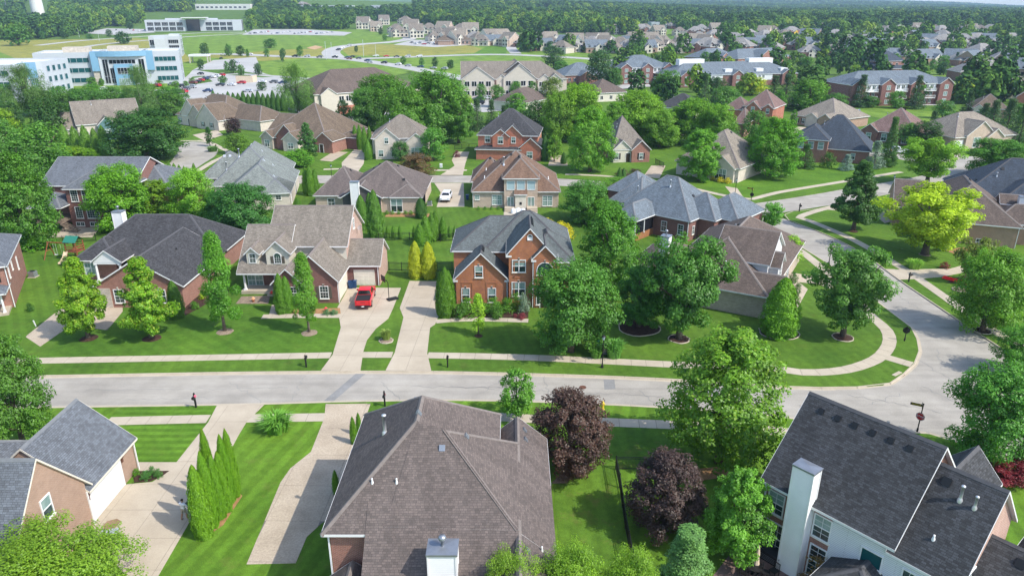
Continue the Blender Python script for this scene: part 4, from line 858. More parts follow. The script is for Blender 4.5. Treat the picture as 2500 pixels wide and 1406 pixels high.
h = House('house', 'low house with mauve-brown roof and white chimney behind a row of arborvitae', (-27, 138), roof='roof_mauve', wall='brick_tan', cap='cap_brown')
h.block(-32, -16.9, 129.7, 146.6, 3.0, .575); h.block(-36.9, -29, 130.9, 146, 3.0, .5, 'x', 'hh'); h.block(-31.4, -24.3, 129.0, 137, 3.0, .6, 'y', 'gh', gw='siding_dark'); h.block(-22.5, -16.9, 129.6, 136, 3.0, .57, 'y', 'hh')
h.chimney(-29.6, -28.1, 128.2, 129.1, 6.0, flue=False); h.wpx(955, 486, 982, 518, 129.6, cols=2, mun=(1, 1), glass='glass_mix'); h.win('S', -26, 129.0, .4, 1.6, 2, 2, mun=(1, 1)); h.win('S', -34, 130.9, .9, 1.2, 1.4)
for i in range(5): h.vent(-27.2+i*1.2, 139.3)
for i in range(3): h.vent(-34+i*1.1, 139.4)
h.vent(-20.5, 133.4); h.downspout(-22.6, 129.4, 2.8); h.finish()
h = House('house', 'white brick house with sage green-grey hip roof', (-41.8, 132.2), R(11), False, roof='roof_sage', wall='brick_cream', cap='cap_grey')
h.block(-12, -.4, .4, 20, 3.2, .72, 'y', 'hh'); h.block(-15.5, -2, 8.5, 29, 3.2, .88, 'y', 'hh'); h.block(-19, -9, 16.4, 27, 3.2, .8, 'x', 'hh'); h.block(-5.5, -.4, .2, 8, 3.2, .72, 'y', 'hh')
h.win('S', -15.3, 16.4, .8, 1.8, 1.5, 2, mun=(2, 2)); h.win('S', -2.4, .2, 1.9, .9, .8, dh=False); h.win('E', 3.0, -.4, .5, .6, 2.0); h.win('E', 12.0, -.4, .5, .6, 2.0); h.win('S', -9, .4, 1.0, 2.4, 1.4, 3)
h.pipe(-11.0, 15.0, 1.6, .14); h.pipe(-13.3, 12.6, 1.5, .12); h.vent(-4.2, 11.5, 'metal_light'); h.vent(-5.8, 11.0, 'metal_light'); h.vent(-7.0, 18.5, 'metal_light'); h.vent(-9.0, 18.5, 'metal_light')
for i in range(3): h.vent(-16+i*1.1, 20.5, 'metal_light')
h.vent(-3.3, 4.0, 'metal_light'); h.finish()
h = House('house', 'tall dark red brick house with grey roof and rear deck', (-75, 128), roof='roof_grey', wall='brick_dark', cap='cap_grey')
h.block(-82.5, -66.4, 123, 137, 6.7, .5, 'x', 'gg'); h.block(-76.4, -66.4, 119.6, 127, 6.9, .62, 'y', 'hh'); h.block(-81.5, -76.5, 117.2, 124, 4.2, .5, 'x', 'hh', walls=False); h.block(-66.4, -61.5, 126, 139, 5.2, .55, 'x', 'gh'); h.block(-64, -60.5, 129, 134, 5.0, .6, 'y', 'hh')
for i, (a, w_) in enumerate(((-75.0, 1.1), (-72.6, 2.0), (-70.0, 1.3))):
    h.win('S', a, 119.6, 4.7, w_, 1.9, dh=False, mun=(3 if i != 1 else 5, 5)); h.win('S', a+.2, 119.6, 1.75, w_, 1.9, dh=False, mun=(3 if i != 1 else 5, 5)); h.win('S', a, 119.6, .35, 1.3, .6, 2, dh=False, mun=(2, 1))
h.win('E', 131.5, -61.5, 2.9, .9, 1.5)
for x in (-81, -76.8): h.post(x, 117.6, -.02, 4.15, .22, 'wood_grey', 'deck_post')
b = MB(); b.box(-81.3+75, -76.6+75, 117.0-128, 123-128, 1.45, 1.62)
for x in (-81.2, -79.6, -78.2, -76.7): b.box(x-.06+75, x+.06+75, 117-128, 117.1-128, 1.62, 2.6)
b.box(-81.3+75, -76.6+75, 116.98-128, 117.1-128, 2.55, 2.65); b.box(-81.3+75, -76.6+75, 116.98-128, 117.1-128, 2.1, 2.16); b.build('deck', 'wood_grey', h.root)
b = MB()
for i in range(8): b.box(-76.6+i*.32+75, -76.3+i*.32+75, 116.6-128, 117.8-128, 1.42-i*.19, 1.5-i*.19)
b.beam((-76.6+75, 116.6-128, 1.45), (-73.9+75, 116.6-128, -.05), .06, .28); b.beam((-76.6+75, 116.6-128, 2.4), (-73.9+75, 116.6-128, .9), .08, .08); b.box(-74+75, -73.88+75, 116.54-128, 116.66-128, 0, .95); b.build('deck_stair', 'wood_grey', h.root); h.finish()
h = House('house', 'brown brick house with taupe-brown roof and white chimney behind yellow-green tree', (75, 109.3), R(-22), False, roof='roof_brown', wall='brick_brown', cap='cap_brown')
h.block(-8, 5.0, .4, 21, 3.5, .72, 'y', 'hh'); h.block(-12, -2, 8, 18, 3.5, .7, 'x', 'gh'); h.block(2, 9, 3, 9, 3.4, .75, 'x', 'hg'); h.block(4, 8, 10, 13.5, 5, .6, 'x', 'gg', z0=3)
h.chimney(6.2, 7.4, 9.0, 10.2, 6.4); h.downspout(4.95, .3, 3.3); h.vent(-1, 12); h.vent(7, 6); h.win('S', 0, .4, .5, .8, .5, dh=False); h.finish()
h = House('house', 'house with a huge near-black blue roof behind the brown-roofed one', (90, 124), R(-22), False, roof='roof_night', wall='brick_dark', cap='cap_dark')
h.block(-9, 12, 0, 17, 3.4, .72, 'x', 'hh'); h.block(-4, 6, -4, 8, 3.4, .7, 'y', 'hh'); h.vent(-2, 6); h.vent(-6, 5); h.pipe(-3, 4.5, .6, .08); h.win('S', 0, -4, 1.0, 1.4, 1.4, 2, frame='trim'); h.finish()
h = House('house', 'white-trimmed blue-roofed house at the lawn edge by the small tree', (90, 99), R(-25), False, roof='roof_night', wall='brick_dark', cap='cap_dark')
h.block(-6, 8, 0, 9, 3.0, .6, 'x', 'hh'); h.finish()

# ------------------------------------------------------------------ third row: one builder, each house set out on its own
def villa(label, pl, pr, depth, hh, pitch, roof, wall, gables=(), ends='hh', wins=(), ridge='x', wings=(), cap='cap_brown', garage=(), doors=(), door_mat='trim', shut=None, trim='trim', extra=None, z=0, deco=None):
    a, b_ = PG(*pl), PG(*pr); w_ = (b_-a).length; ang = math.atan2(b_.y-a.y, b_.x-a.x)
    H = House('house', label, (a.x, a.y), ang, False, roof=roof, wall=wall, cap=cap, trim=trim)
    H.block(0, w_, 0, depth, hh, pitch, ridge, ends)
    for g in gables:
        x0, x1, pj, gh, gp = g[:5]; H.block(x0*w_, x1*w_, -pj, min(depth*.6, pj+ (x1-x0)*w_), gh, gp, 'y', g[6] if len(g) > 6 else 'gh', wall=g[5] if len(g) > 5 else None, ov=.3)
    for x0, x1, y0, y1, wh, wp, rd, en in wings: H.block(x0*w_, x1*w_, y0, y1, wh, wp, rd, en)
    for t_, pj, z_, ww, wh, c_ in wins: H.win('S', t_*w_, -pj, z_, ww, wh, c_, mun=(2, 1), glass='glass_mix', shut=shut)
    for f, t_, pl_, ww in garage: H.garage(f, t_*w_ if f == 'S' else t_, -pl_ if f == 'S' else pl_*w_, ww, 2.2, .03, 4, 4, door_mat)
    for t_, pj in doors: H.door('S', t_*w_, -pj, 1.1, 2.2)
    if deco: deco(H, w_)
    for i in range(3): H.vent(w_*(.4+.08*i), depth*.56)
    H.pipe(w_*.3, depth*.4, .7, .08); H.finish(); return H
villa('pale stone house with grey roof and cream gable between trimmed shrubs', (912, 388), (1046, 386), 13, 5.2, .72, 'roof_taupe', 'brick_cream', [(.05, .48, .9, 5.0, .85), (.60, .98, .9, 4.2, .8, 'brick_cream')], wins=[(.15, .9, .7, 1.1, 1.6, 1), (.38, .9, .7, 1.1, 1.6, 1), (.26, .9, 4.0, .9, 1.4, 1), (.79, .9, .9, 2.6, 1.9, 3)])
villa('bright red brick two-storey house with charcoal roof and twin front gables', (1168, 387), (1312, 390), 14, 6.0, .78, 'roof_charcoal', 'brick_bright', [(.25, .52, .8, 5.8, .8), (.42, .74, .5, 6.0, .95)], cap='cap_dark', wins=[(.16, 0, 4.2, 1.2, 1.7, 1), (.385, .8, 4.0, 1.2, 1.7, 1), (.60, .5, 4.2, 1.0, 1.4, 1), (.16, 0, .7, 1.2, 1.7, 1), (.385, .8, .7, 1.2, 1.7, 1), (.88, 2.0, .7, 1.3, 1.6, 1)], wings=[(.72, 1.06, -1.9, 9, 3.2, .85, 'y', 'gh'), (-.02, .72, -1.6, 2, 2.7, .35, 'x', 'hh')])
villa('small red brick house with stone-grey roof and cream pediment by the driveway', (1496, 397), (1580, 394), 16, 3.2, .85, 'roof_taupe', 'brick_red', [(.5, 1.02, 1.0, 3.1, .9), (.0, .5, .3, 3.2, .9, 'siding_cream')], wins=[(.77, 1.0, .8, .9, 1.5, 1), (.1, .3, .8, .9, 1.5, 1)], doors=[(.42, .3)], shut='shutter_black')
villa('tan house with a broad brown-tan hip roof and arched end window', (1650, 425), (1800, 447), 17, 3.2, .86, 'roof_tan', 'brick_cream', [(.55, .95, .8, 3.1, .8)], wins=[(.75, .8, .5, 2.4, 2.2, 3)], ridge='y')
villa('red brick house with tall steel-blue hip roof beside blue spruces', (1945, 388), (2118, 402), 15, 3.2, .95, 'roof_night', 'brick_red', [], cap='cap_dark', wins=[(.78, 0, 1.0, .9, 1.4, 1)], wings=[(-.05, .42, -3, 9, 5.6, .7, 'y', 'hh')], extra=None, deco=lambda H, w_: [H.win('S', w_*(-.05+.47*t), -3, 3.4, 1.2, 1.6, 1, mun=(1, 1), glass='glass_blind') for t in (.2, .5, .8)])
villa('long low brick house with taupe roof and small white gables', (1932, 303), (2035, 318), 18, 3.1, .6, 'roof_tan', 'brick_brown', [(.35, .62, .6, 3.1, .6, 'brick_cream'), (.7, 1.02, 2, 3.1, .65)], wins=[(.12, 0, .8, .9, 1.5, 1), (.28, 0, .8, .9, 1.5, 1)], shut='shutter_black')
villa('dark red brick house with plum-brown roof and white-trimmed street gables', (2100, 343), (2235, 357), 17, 3.1, .68, 'roof_plum', 'brick_dark', [(0, .3, .8, 3.1, .8), (.68, .98, .8, 3.1, .8)], wins=[(.15, .8, .6, 1.3, 1.9, 1), (.42, 0, .6, 1.3, 1.9, 1), (.83, .8, .6, 2.2, 1.8, 2)])
villa('tan brick house with pale brown roof and tall arched white window', (2325, 365), (2476, 356), 16, 3.2, .66, 'roof_tan', 'brick_tan', [(.16, .6, .6, 3.6, .75), (.46, .72, 1.2, 3.0, .75)], wins=[(.33, .6, .4, 2.2, 2.6, 2)], doors=[(.59, 1.2)], garage=[('S', .08, 0, 2.6)])
villa('bright red brick two-storey house with plum roof half hidden by shrubs', (1812, 300), (1884, 306), 13, 5.6, .75, 'roof_plum', 'brick_bright', [(.1, .6, 1.5, 5.0, .9), (.66, 1.0, .8, 5.4, .7)], wins=[(.35, 1.5, 4.1, 1.0, 1.5, 1), (.83, .8, 3.8, .9, 1.4, 1)], wings=[(-.7, .1, 0, 9, 4.2, .8, 'x', 'hh')])
villa('cream house with dark umber roof and ribbed gable behind the leafy trees', (1600, 283), (1700, 290), 14, 3.2, .6, 'roof_charcoal', 'brick_cream', [(.6, .98, 1, 3.2, .75, 'siding_cream')], cap='cap_dark')
villa('small cream garage house with grey roof among trees', (1598, 328), (1650, 334), 9, 3.0, .7, 'roof_taupe', 'brick_cream', garage=[('S', .5, 0, 2.6)])
villa('taupe-roofed house with teal gables behind the round green tree', (196, 345), (352, 332), 14, 4.6, .8, 'roof_taupe', 'siding_beige', [(.30, .58, 2, 4.2, .95, 'siding_teal'), (.62, .9, 1.2, 4.6, .95, 'siding_teal')], ends='gg', wins=[(.44, 2, 1.2, 1.4, 1.8, 2), (.76, 1.2, 1.2, 1.4, 1.8, 2), (.12, 0, 1.0, 1.0, 1.5, 1)], wings=[(-.18, .05, 1, 11, 3.4, .8, 'x', 'gg')])
villa('white brick house with brown hip roof, stone arch entry and brown garage doors', (436, 303), (550, 318), 17, 3.2, .72, 'roof_umber', 'brick_cream', [(.12, .5, .4, 3.8, .95, 'brick_cream'), (.3, .62, .8, 3.4, .9, 'stone'), (.55, 1.0, 2.2, 3.1, .85)], wins=[(.06, 0, .7, 1.4, 1.5, 2), (.68, 2.2, .8, .9, 1.4, 1), (.86, 2.2, .8, .9, 1.4, 1)], doors=[(.28, .4)], garage=[('E', 2.6, 1.0, 3.6)], door_mat='shutter', shut='shutter', wings=[(.6, 1.5, 4, 16, 3.2, .6, 'x', 'hh')])
villa('rambling brown-roofed brick house with many small gables and play yard', (648, 362), (800, 372), 22, 3.2, .72, 'roof_umber', 'brick_dark', [(-.02, .16, .8, 3.2, .9, 'stone'), (.22, .52, .5, 3.6, 1.0), (.38, .62, 2.2, 3.1, .8, 'brick_cream'), (.86, 1.12, 1.2, 3.2, .8, 'brick_red')], wins=[(.07, .8, .6, 1.4, 1.8, 2), (.5, 2.2, .8, 1.5, 1.4, 2)], doors=[(.95, 1.2)], wings=[(-.35, .5, 12, 24, 3.2, .6, 'x', 'gh'), (1.0, 1.35, 6, 14, 3.2, .45, 'x', 'hh')])
villa('mid-brown roofed house seen past the spruce on the right', (2372, 286), (2458, 290), 14, 3.2, .6, 'roof_umber', 'brick_brown', [(.0, .3, .8, 3.1, .7, 'brick_cream')], wins=[(.15, .8, .7, 1.2, 1.5, 1)])
villa('red brick house with grey roof at the right edge above the dark conifers', (2476, 268), (2560, 274), 12, 5.0, .8, 'roof_plum', 'brick_bright', [(.0, .5, 1, 4.8, .9)])
villa('brown-roofed house between the lawns and the brick apartments', (1790, 334), (1815, 336), 10, 4.0, .8, 'roof_plum', 'brick_red')
# ------------------------------------------------------------------ trees
def prof(kind, t):
    if kind == 'round': return math.sqrt(max(0, 1-abs(2*t-.85)**2.3/1.45))
    if kind == 'oval': return math.sin(math.pi*min(1, t*.86+.14))**.62
    if kind == 'column': return min(1, t/.14+.45)*(1-t**2.1)**.7*(.82+.18*math.sin(t*23))
    if kind == 'vase': return (.35+.65*min(1, t/.55))*math.sqrt(max(0, 1-max(0, (t-.55)/.47)**2))
    if kind == 'dome': return math.sin(math.pi*min(1, t*.80+.20))**.55
    if kind == 'pyramid': return min(1, t/.2+.35)*max(0, 1-t)**.68
    if kind == 'cone': return max(.03, (1-t)**.9)
    if kind == 'bush': return math.sqrt(max(0, 1-t*t))
    if kind == 'willow': return math.sin(math.pi*min(1, t*.8+.2))**.75
    return 1
CB = dict(dome=.08, pyramid=.15, round=.09, oval=.12, column=.13, vase=.16, cone=.06, bush=.0, willow=.12)
def leaf_mesh(name, pos, nrm, lsz, shade, tip, rng, mats, aspect=.62, vert=None, extra=None):
    """one quad leaf spray per point, kite shaped and slightly folded"""
    n = len(pos); nrm = nrm/np.linalg.norm(nrm, axis=1, keepdims=True)
    r = rng.normal(size=(n, 3)) if vert is None else vert + rng.normal(size=(n, 3))*.35
    t = r - nrm*np.sum(r*nrm, axis=1, keepdims=True); t /= np.linalg.norm(t, axis=1, keepdims=True)+1e-9; b = np.cross(nrm, t)
    L = (lsz*rng.uniform(.65, 1.3, n))[:, None]; Wd = L*aspect*.5
    V = np.empty((n, 4, 3)); V[:, 0] = pos-t*L*.5; V[:, 1] = pos+b*Wd-nrm*L*.06+t*L*.05; V[:, 2] = pos+t*L*.5-nrm*L*.1; V[:, 3] = pos-b*Wd-nrm*L*.06+t*L*.05
    V = V.reshape(-1, 3); sh = np.repeat(shade, 4); tp = np.repeat(tip, 4); nf = n; loops = np.arange(4*n); starts = np.arange(0, 4*n, 4); mi = np.zeros(n, int)
    if extra is not None and extra.f:
        k = len(V); V = np.vstack([V, np.array(extra.v)]); sh = np.concatenate([sh, np.full(len(extra.v), .5)]); tp = np.concatenate([tp, np.zeros(len(extra.v))])
        el = [i+k for f in extra.f for i in f]; es = []; c = 4*n
        for f in extra.f: es.append(c); c += len(f)
        loops = np.concatenate([loops, el]); starts = np.concatenate([starts, es]); nf += len(extra.f); mi = np.concatenate([mi, np.array(extra.m)])
    me = bpy.data.meshes.new(name); me.vertices.add(len(V)); me.vertices.foreach_set('co', V.ravel().astype(np.float32))
    me.loops.add(len(loops)); me.loops.foreach_set('vertex_index', loops.astype(np.int32)); me.polygons.add(nf); me.polygons.foreach_set('loop_start', starts.astype(np.int32))
    for m in mats: me.materials.append(MATS[m])
    me.polygons.foreach_set('material_index', mi.astype(np.int32))
    for nm, d in (('shade', sh), ('tip', tp)): a = me.attributes.new(nm, 'FLOAT', 'POINT'); a.data.foreach_set('value', d.astype(np.float32))
    me.update(calc_edges=True); me.validate(); return me
def tree_meshes(kind, seed, n, H, W, lsz, K=None, sparse=False):
    """(trunk mesh, crown mesh) of one tree"""
    rng = np.random.default_rng(seed*77+hash_(kind)); rnd = random.Random(seed*13+hash_(kind)); tr = MB()
    if kind == 'arb':                                    # clipped flame of scale leaves over a dense core
        m = int(n); t = rng.uniform(0, 1, m)**1.15; a = rng.uniform(0, 2*math.pi, m)
        pr = np.maximum(0, 1-t**2.5)**.72*(.74+.26*np.minimum(1, t*4))
        lump = 1+.07*np.sin(a*5+t*9+seed)+.06*np.sin(a*9-t*21)+.05*np.sin(t*40+a*3)
        rad = W/2*pr*lump*rng.uniform(.9, 1.05, m)
        pos = np.stack([np.cos(a)*rad, np.sin(a)*rad, t*H*.985+.02], 1); nr = np.stack([np.cos(a), np.sin(a), np.full(m, .35)+rng.normal(0, .3, m)], 1)+rng.normal(0, .45, (m, 3))
        core = MB(); prf = [(W/2*.86*max(0, 1-q**2.5)**.72*(.74+.26*min(1, q*4)), q*H*.965) for q in np.linspace(0, 1, 9)]; core.lathe(prf, 12)
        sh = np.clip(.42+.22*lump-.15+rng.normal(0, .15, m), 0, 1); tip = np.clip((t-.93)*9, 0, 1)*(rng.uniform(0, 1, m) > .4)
        cr = leaf_mesh('crown', pos, nr, np.full(m, lsz), sh, tip, rng, ['needle'], .5, np.array([[0, 0, 1.0]]), core)
        tr.tube([(0, 0, 0), (0, 0, H*.3)], [W*.05, W*.03], 6); return mesh_of(tr, 'trunk', 'bark', uv=False), cr
    cb = CB[kind]*H; ch = H-cb
    K = K or {'dome': 60, 'pyramid': 60, 'round': 64, 'oval': 56, 'column': 40, 'vase': 54, 'cone': 90, 'bush': 42, 'willow': 60}[kind]
    C, RC, CT = [], [], []
    LB = {'dome': 60, 'round': 36, 'oval': 36, 'vase': 17, 'pyramid': 28, 'willow': 20, 'bush': 16}.get(kind)
    if LB and K > 20:                                      # uneven lobes, each built of smaller leaf clumps, gaps between them
        for i in range(LB):
            t = min(.985, max(.02, (i+.5)/LB+rnd.uniform(-.04, .04))); t = t**.85; r = prof(kind, t)*W/2; a = i*2.39996+rnd.uniform(-.55, .55); lr = W*(rnd.uniform(.15, .225) if kind != 'dome' else rnd.uniform(.12, .17))*(1-.35*t if kind in ('pyramid', 'oval') else 1)
            q = max(0, r-lr*.75)*(rnd.uniform(.78, 1.12) if kind != 'dome' else rnd.uniform(.93, 1.07)); c = Vector((math.cos(a)*q, math.sin(a)*q, min(H-lr*.75, cb+max(t*ch, lr*.5)))); tone = rnd.gauss(0, .8)
            for j in range(8):
                d = Vector((rnd.gauss(0, 1), rnd.gauss(0, 1), rnd.gauss(.15, .8))).normalized(); C.append(tuple(c+d*lr*rnd.uniform(.45, .95))); RC.append(lr*rnd.uniform(.26, .58)); CT.append(tone+rnd.gauss(0, .6))
        for j in range(22):
            t = rnd.uniform(.08, .85); C.append((rnd.gauss(0, .13)*W, rnd.gauss(0, .13)*W, cb+t*ch*.85)); RC.append(W*rnd.uniform(.12, .2)*max(.35, prof(kind, t))); CT.append(rnd.gauss(0, .5))
        C = [(x, y, min(H*1.0-.3*r_, max(r_*.3, z))) for (x, y, z), r_ in zip(C, RC)]; K = len(C)
    else:
      for i in range(K):
        t = (i+.5)/K; t = t**(.8 if kind != 'cone' else 1.25)*.97+.01; r = prof(kind, t)*W/2; a = i*2.39996+rnd.uniform(-.5, .5)
        rc = W*(.155 if kind in ('round', 'oval') else .19 if kind == 'column' else .15)*rnd.uniform(.55, 1.35)
        if kind == 'cone': rc = max(.16*r, W*.05)+.08*W
        q = max(0, r-rc*.55)*rnd.uniform(.5, 1.0)**.5*(rnd.uniform(.82, 1.2) if kind != 'cone' else rnd.uniform(.75, 1.1))
        C.append((math.cos(a)*q, math.sin(a)*q, min(H-rc*.6, cb+max(t*ch, rc*.35)))); RC.append(rc); CT.append(rnd.gauss(0, 1))
    C, RC, CT = np.array(C), np.array(RC), np.array(CT); pw = RC**2; idx = rng.choice(K, n, p=pw/pw.sum())
    d = rng.normal(size=(n, 3)); d /= np.linalg.norm(d, axis=1, keepdims=True)
    u = rng.uniform(.35, 1.0, n)**.45*rng.uniform(.9, 1.12, n); sq = np.array([1, 1, .8]) if kind != 'cone' else np.array([1.15, 1.15, .42])
    if kind == 'willow': sq = np.array([.8, .8, 1.5])
    pos = C[idx]+d*(RC[idx]*u)[:, None]*sq
    if kind == 'cone': pos[:, 2] -= np.hypot(pos[:, 0], pos[:, 1])*.16
    cen = np.array([0, 0, cb+ch*.42]); out = pos-cen; out /= np.linalg.norm(out, axis=1, keepdims=True)+1e-9
    nr = d*.65+out*.6+np.array([.12, -.08, .7])+rng.normal(0, .5, (n, 3))
    keep = np.ones(n, bool); dn = np.linalg.norm((pos-cen)/np.array([W/2, W/2, ch*.55]), axis=1); keep &= (dn > .5) | (rng.uniform(0, 1, n) < .45)
    if sparse: keep &= rng.uniform(0, 1, n) < .75
    keep &= pos[:, 2] > .03
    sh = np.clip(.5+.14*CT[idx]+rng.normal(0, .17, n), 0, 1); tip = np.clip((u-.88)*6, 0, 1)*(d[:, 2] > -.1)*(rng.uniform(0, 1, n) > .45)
    vert = np.array([[0, 0, -1.0]]) if kind == 'willow' else None
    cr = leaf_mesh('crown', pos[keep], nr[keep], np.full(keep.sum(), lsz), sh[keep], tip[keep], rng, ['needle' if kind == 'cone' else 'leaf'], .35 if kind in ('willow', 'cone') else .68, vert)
    r0 = max(.05, W*.026+H*.006); top = Vector((rnd.uniform(-.03, .03)*W, rnd.uniform(-.03, .03)*W, H*(.9 if kind in ('cone', 'column') else .66)))
    if kind != 'bush': tr.tube([(0, 0, -.05), (0, 0, .12*H), tuple(top*.5), tuple(top)], [r0*1.35, r0, r0*.75, r0*.25], 8)
    for i in range(9 if kind not in ('cone',) else 5):
        j = rnd.randrange(K); c = Vector(C[j]); s0 = top*rnd.uniform(.22, .7) if kind != 'bush' else Vector((0, 0, 0)); mid = (s0+c)/2+Vector((0, 0, .04*H)); tr.tube([s0, mid, c], [r0*.5, r0*.32, r0*.1], 5)
    return mesh_of(tr, 'trunk', 'bark', True, False), cr
def hash_(s): return sum(ord(c)*(i+3) for i, c in enumerate(s))
NOM = dict(dome=(10, 8), pyramid=(9, 6.5), round=(9, 8), oval=(10, 7), column=(10, 4), vase=(8, 8), cone=(9, 5), arb=(6, 2.2), bush=(3, 4), willow=(11, 8))
DET = {'huge': (56000, .13), 'near': (36000, .21), 'mid': (7000, .36), 'far': (1100, .85)}
def protos(kind, var, det):
    n, l = DET[det]; H, W = NOM[kind]
    if kind == 'arb': n = int(n*.26); l = .14 if det in ('near', 'huge') else .24
    if kind == 'bush': n = int(n*.4); l *= .55
    if kind == 'column': n = int(n*.6); l *= .8
    if kind == 'cone': n = int(n*.9); l *= .9
    return cached(('tree', kind, var, det), lambda: tree_meshes(kind, var+1, n, H, W, l))
def tree(name, kind, pos, H, W, col, label, tip=0.0, group=None, det='near', var=0, cat='tree', rz=None, dens=None):
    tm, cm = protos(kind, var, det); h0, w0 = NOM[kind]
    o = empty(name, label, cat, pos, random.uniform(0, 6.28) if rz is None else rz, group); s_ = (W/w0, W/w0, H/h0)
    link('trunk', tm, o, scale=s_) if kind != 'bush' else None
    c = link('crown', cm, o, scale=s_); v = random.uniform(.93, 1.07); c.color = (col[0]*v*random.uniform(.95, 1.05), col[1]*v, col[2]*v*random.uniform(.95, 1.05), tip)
    return o
def T(name, kind, bx, by, top, wpx_, col, label, tip=0.0, group=None, det='near', var=0, cat='tree'):
    b = PG(bx, by); H = ZY(bx, top, b.y).z-b.z; W = wpx_/pxm((b.x, b.y, b.z+H*.5)); return tree(name, kind, b, max(H, .4), W, col, label, tip, group, det, var, cat)
MAPLE = (.068, .175, .012); MID = (.040, .118, .018); DARK = (.024, .070, .015); LIME = (.110, .215, .012); YEL = (.185, .245, .010); PLUM = (.046, .029, .028); RED = (.11, .014, .026); BLUE = (.085, .145, .135); GOLD = (.19, .25, .012); EMER = (.048, .128, .009); OLIVE = (.075, .125, .020); PINE = (.026, .066, .022); FRESH = (.05, .15, .014)
random.seed(11)
# street trees and yard trees one by one
T('maple_tree', 'pyramid', 217, 826, 630, 140, (.085, .195, .012), 'young maple with yellow-orange new leaves by the brown driveway', .55, var=0)
T('maple_tree', 'pyramid', 371, 826, 632, 146, (.085, .195, .012), 'young yellow-tipped maple in front of the stone-faced ranch gable', .65, var=1)
T('pear_tree', 'column', 549, 809, 566, 92, (.05, .15, .013), 'tall slim green tree between the ranch and dormered house', .06, var=0)
T('pear_tree', 'column', 755, 812, 616, 68, (.055, .155, .013), 'slim green tree standing before the brick garage gable', .05, var=1)
T('sapling', 'column', 1168, 818, 716, 46, (.12, .24, .015), 'thin bright green sapling on the orange brick house lawn', 0, det='mid', var=0)
T('ash_tree', 'round', 1394, 858, 640, 212, (.046, .142, .019), 'broad round green tree hiding the orange brick house entry', 0, var=0)
T('maple_tree', 'dome', 1488, 715, 508, 172, FRESH, 'round bright green maple behind the entry tree', .08, var=1)
T('ash_tree', 'oval', 1558, 800, 650, 135, (.035, .12, .018), 'dark green tree growing from the large edged mulch bed', 0, var=2)
T('ash_tree', 'vase', 1657, 828, 578, 225, (.038, .118, .017), 'tall spreading ash shading the brown corner house side', 0, var=2)
T('ash_tree', 'vase', 2057, 822, 612, 205, (.042, .122, .017), 'leaning spreading tree with bare dead twigs at the street corner', 0, var=0)
T('evergreen', 'arb', 1900, 818, 676, 92, (.075, .19, .012), 'dense yellow-green evergreen against the grey brick wall', .1, var=1)
T('maple_tree', 'dome', 1755, 1128, 810, 288, (.066, .165, .012), 'huge full maple with yellow tips beside the street', .3, var=2)
T('small_tree', 'oval', 1262, 1022, 900, 96, (.06, .165, .018), 'small airy green tree behind the brown roof', 0, det='mid', var=1)
T('plum_tree', 'dome', 1388, 1146, 958, 200, PLUM, 'twiggy purple-leaved plum beside the brown roof', .06, var=1)
T('plum_tree', 'dome', 1622, 1292, 1110, 196, (.038, .027, .030), 'dense dark purple plum by the black fence', 0, var=3)
T('small_tree', 'oval', 1790, 1368, 1150, 172, (.065, .19, .018), 'fresh green tree between purple plum and brick house', 0, var=2)
T('spruce_tree', 'cone', 1668, 1480, 1285, 210, (.07, .16, .05), 'light green spruce top below the purple plum', 0, var=0)
for q, lb in (((1255, 1560, 1348, 165), 'lime green treetop rising over the brown roof corner'), ((1395, 1560, 1338, 175), 'lime green treetop beside the brown roof gutter'), ((1535, 1580, 1352, 170), 'lime green treetop at the back fence end')): T('lime_tree', 'round', *q, (.095, .19, .013), lb, 0, det='huge', var=1)
T('lime_tree', 'round', 150, 1515, 1325, 385, (.092, .178, .014), 'wide lime green tree in front of the brown brick gable', 0, det='huge', var=2)
T('maple_tree', 'dome', 58, 1085, 818, 172, (.05, .14, .016), 'big green tree at the kerb beside the grey garage roof', .02, var=0)
T('ash_tree', 'round', 2410, 1135, 895, 225, (.045, .145, .018), 'large green tree beyond the street sign', 0, var=0)
T('maple_tree', 'round', 2480, 912, 800, 130, (.05, .155, .016), 'round tree on the corner lawn beyond the kerb bend', 0, var=3)
T('ash_tree', 'round', 2397, 808, 612, 175, (.065, .165, .014), 'green tree in a small edged ring beside the pavement', 0, var=1)
T('small_tree', 'vase', 2370, 690, 585, 105, OLIVE, 'thin brownish olive tree by the red flower bed', .15, det='mid', var=0)
T('elm_tree', 'vase', 2257, 622, 460, 245, (.17, .26, .012), 'large golden yellow-green tree on the front lawn', .1, var=0)
T('pear_tree', 'pyramid', 2083, 562, 396, 128, (.03, .085, .016), 'dark green round-headed tree by the upper street', 0, var=2)
T('small_tree', 'vase', 1884, 562, 496, 62, (.065, .19, .02), 'wispy small tree beside the road junction', 0, det='mid', var=1)
T('small_tree', 'round', 1926, 645, 575, 62, (.12, .25, .016), 'light green shrubby tree beside the white dormers', 0, det='mid', var=0)
T('small_tree', 'bush', 2475, 1172, 1128, 130, RED, 'crimson red maple bush behind the dark roof', 0, var=0, cat='bush')
T('shrub', 'bush', 2210, 1410, 1372, 70, (.02, .07, .014), 'dark green round bush against the white siding', 0, det='mid', var=1, cat='bush')
T('shrub', 'bush', 2010, 1425, 1360, 130, (.14, .10, .045), 'dry russet shrub by the brick patio wing', .2, det='mid', var=0, cat='bush')
T('maple_tree', 'dome', 70, 605, 376, 165, (.042, .125, .014), 'tall full green tree beside the grey-roofed brick house', .06, var=1)
T('maple_tree', 'oval', 10, 610, 410, 120, (.038, .115, .016), 'tall green tree at the left edge of the back yards', 0, var=2)
T('maple_tree', 'round', 300, 562, 404, 148, (.078, .205, .012), 'bright green maple behind the ranch chimney', .05, var=0)
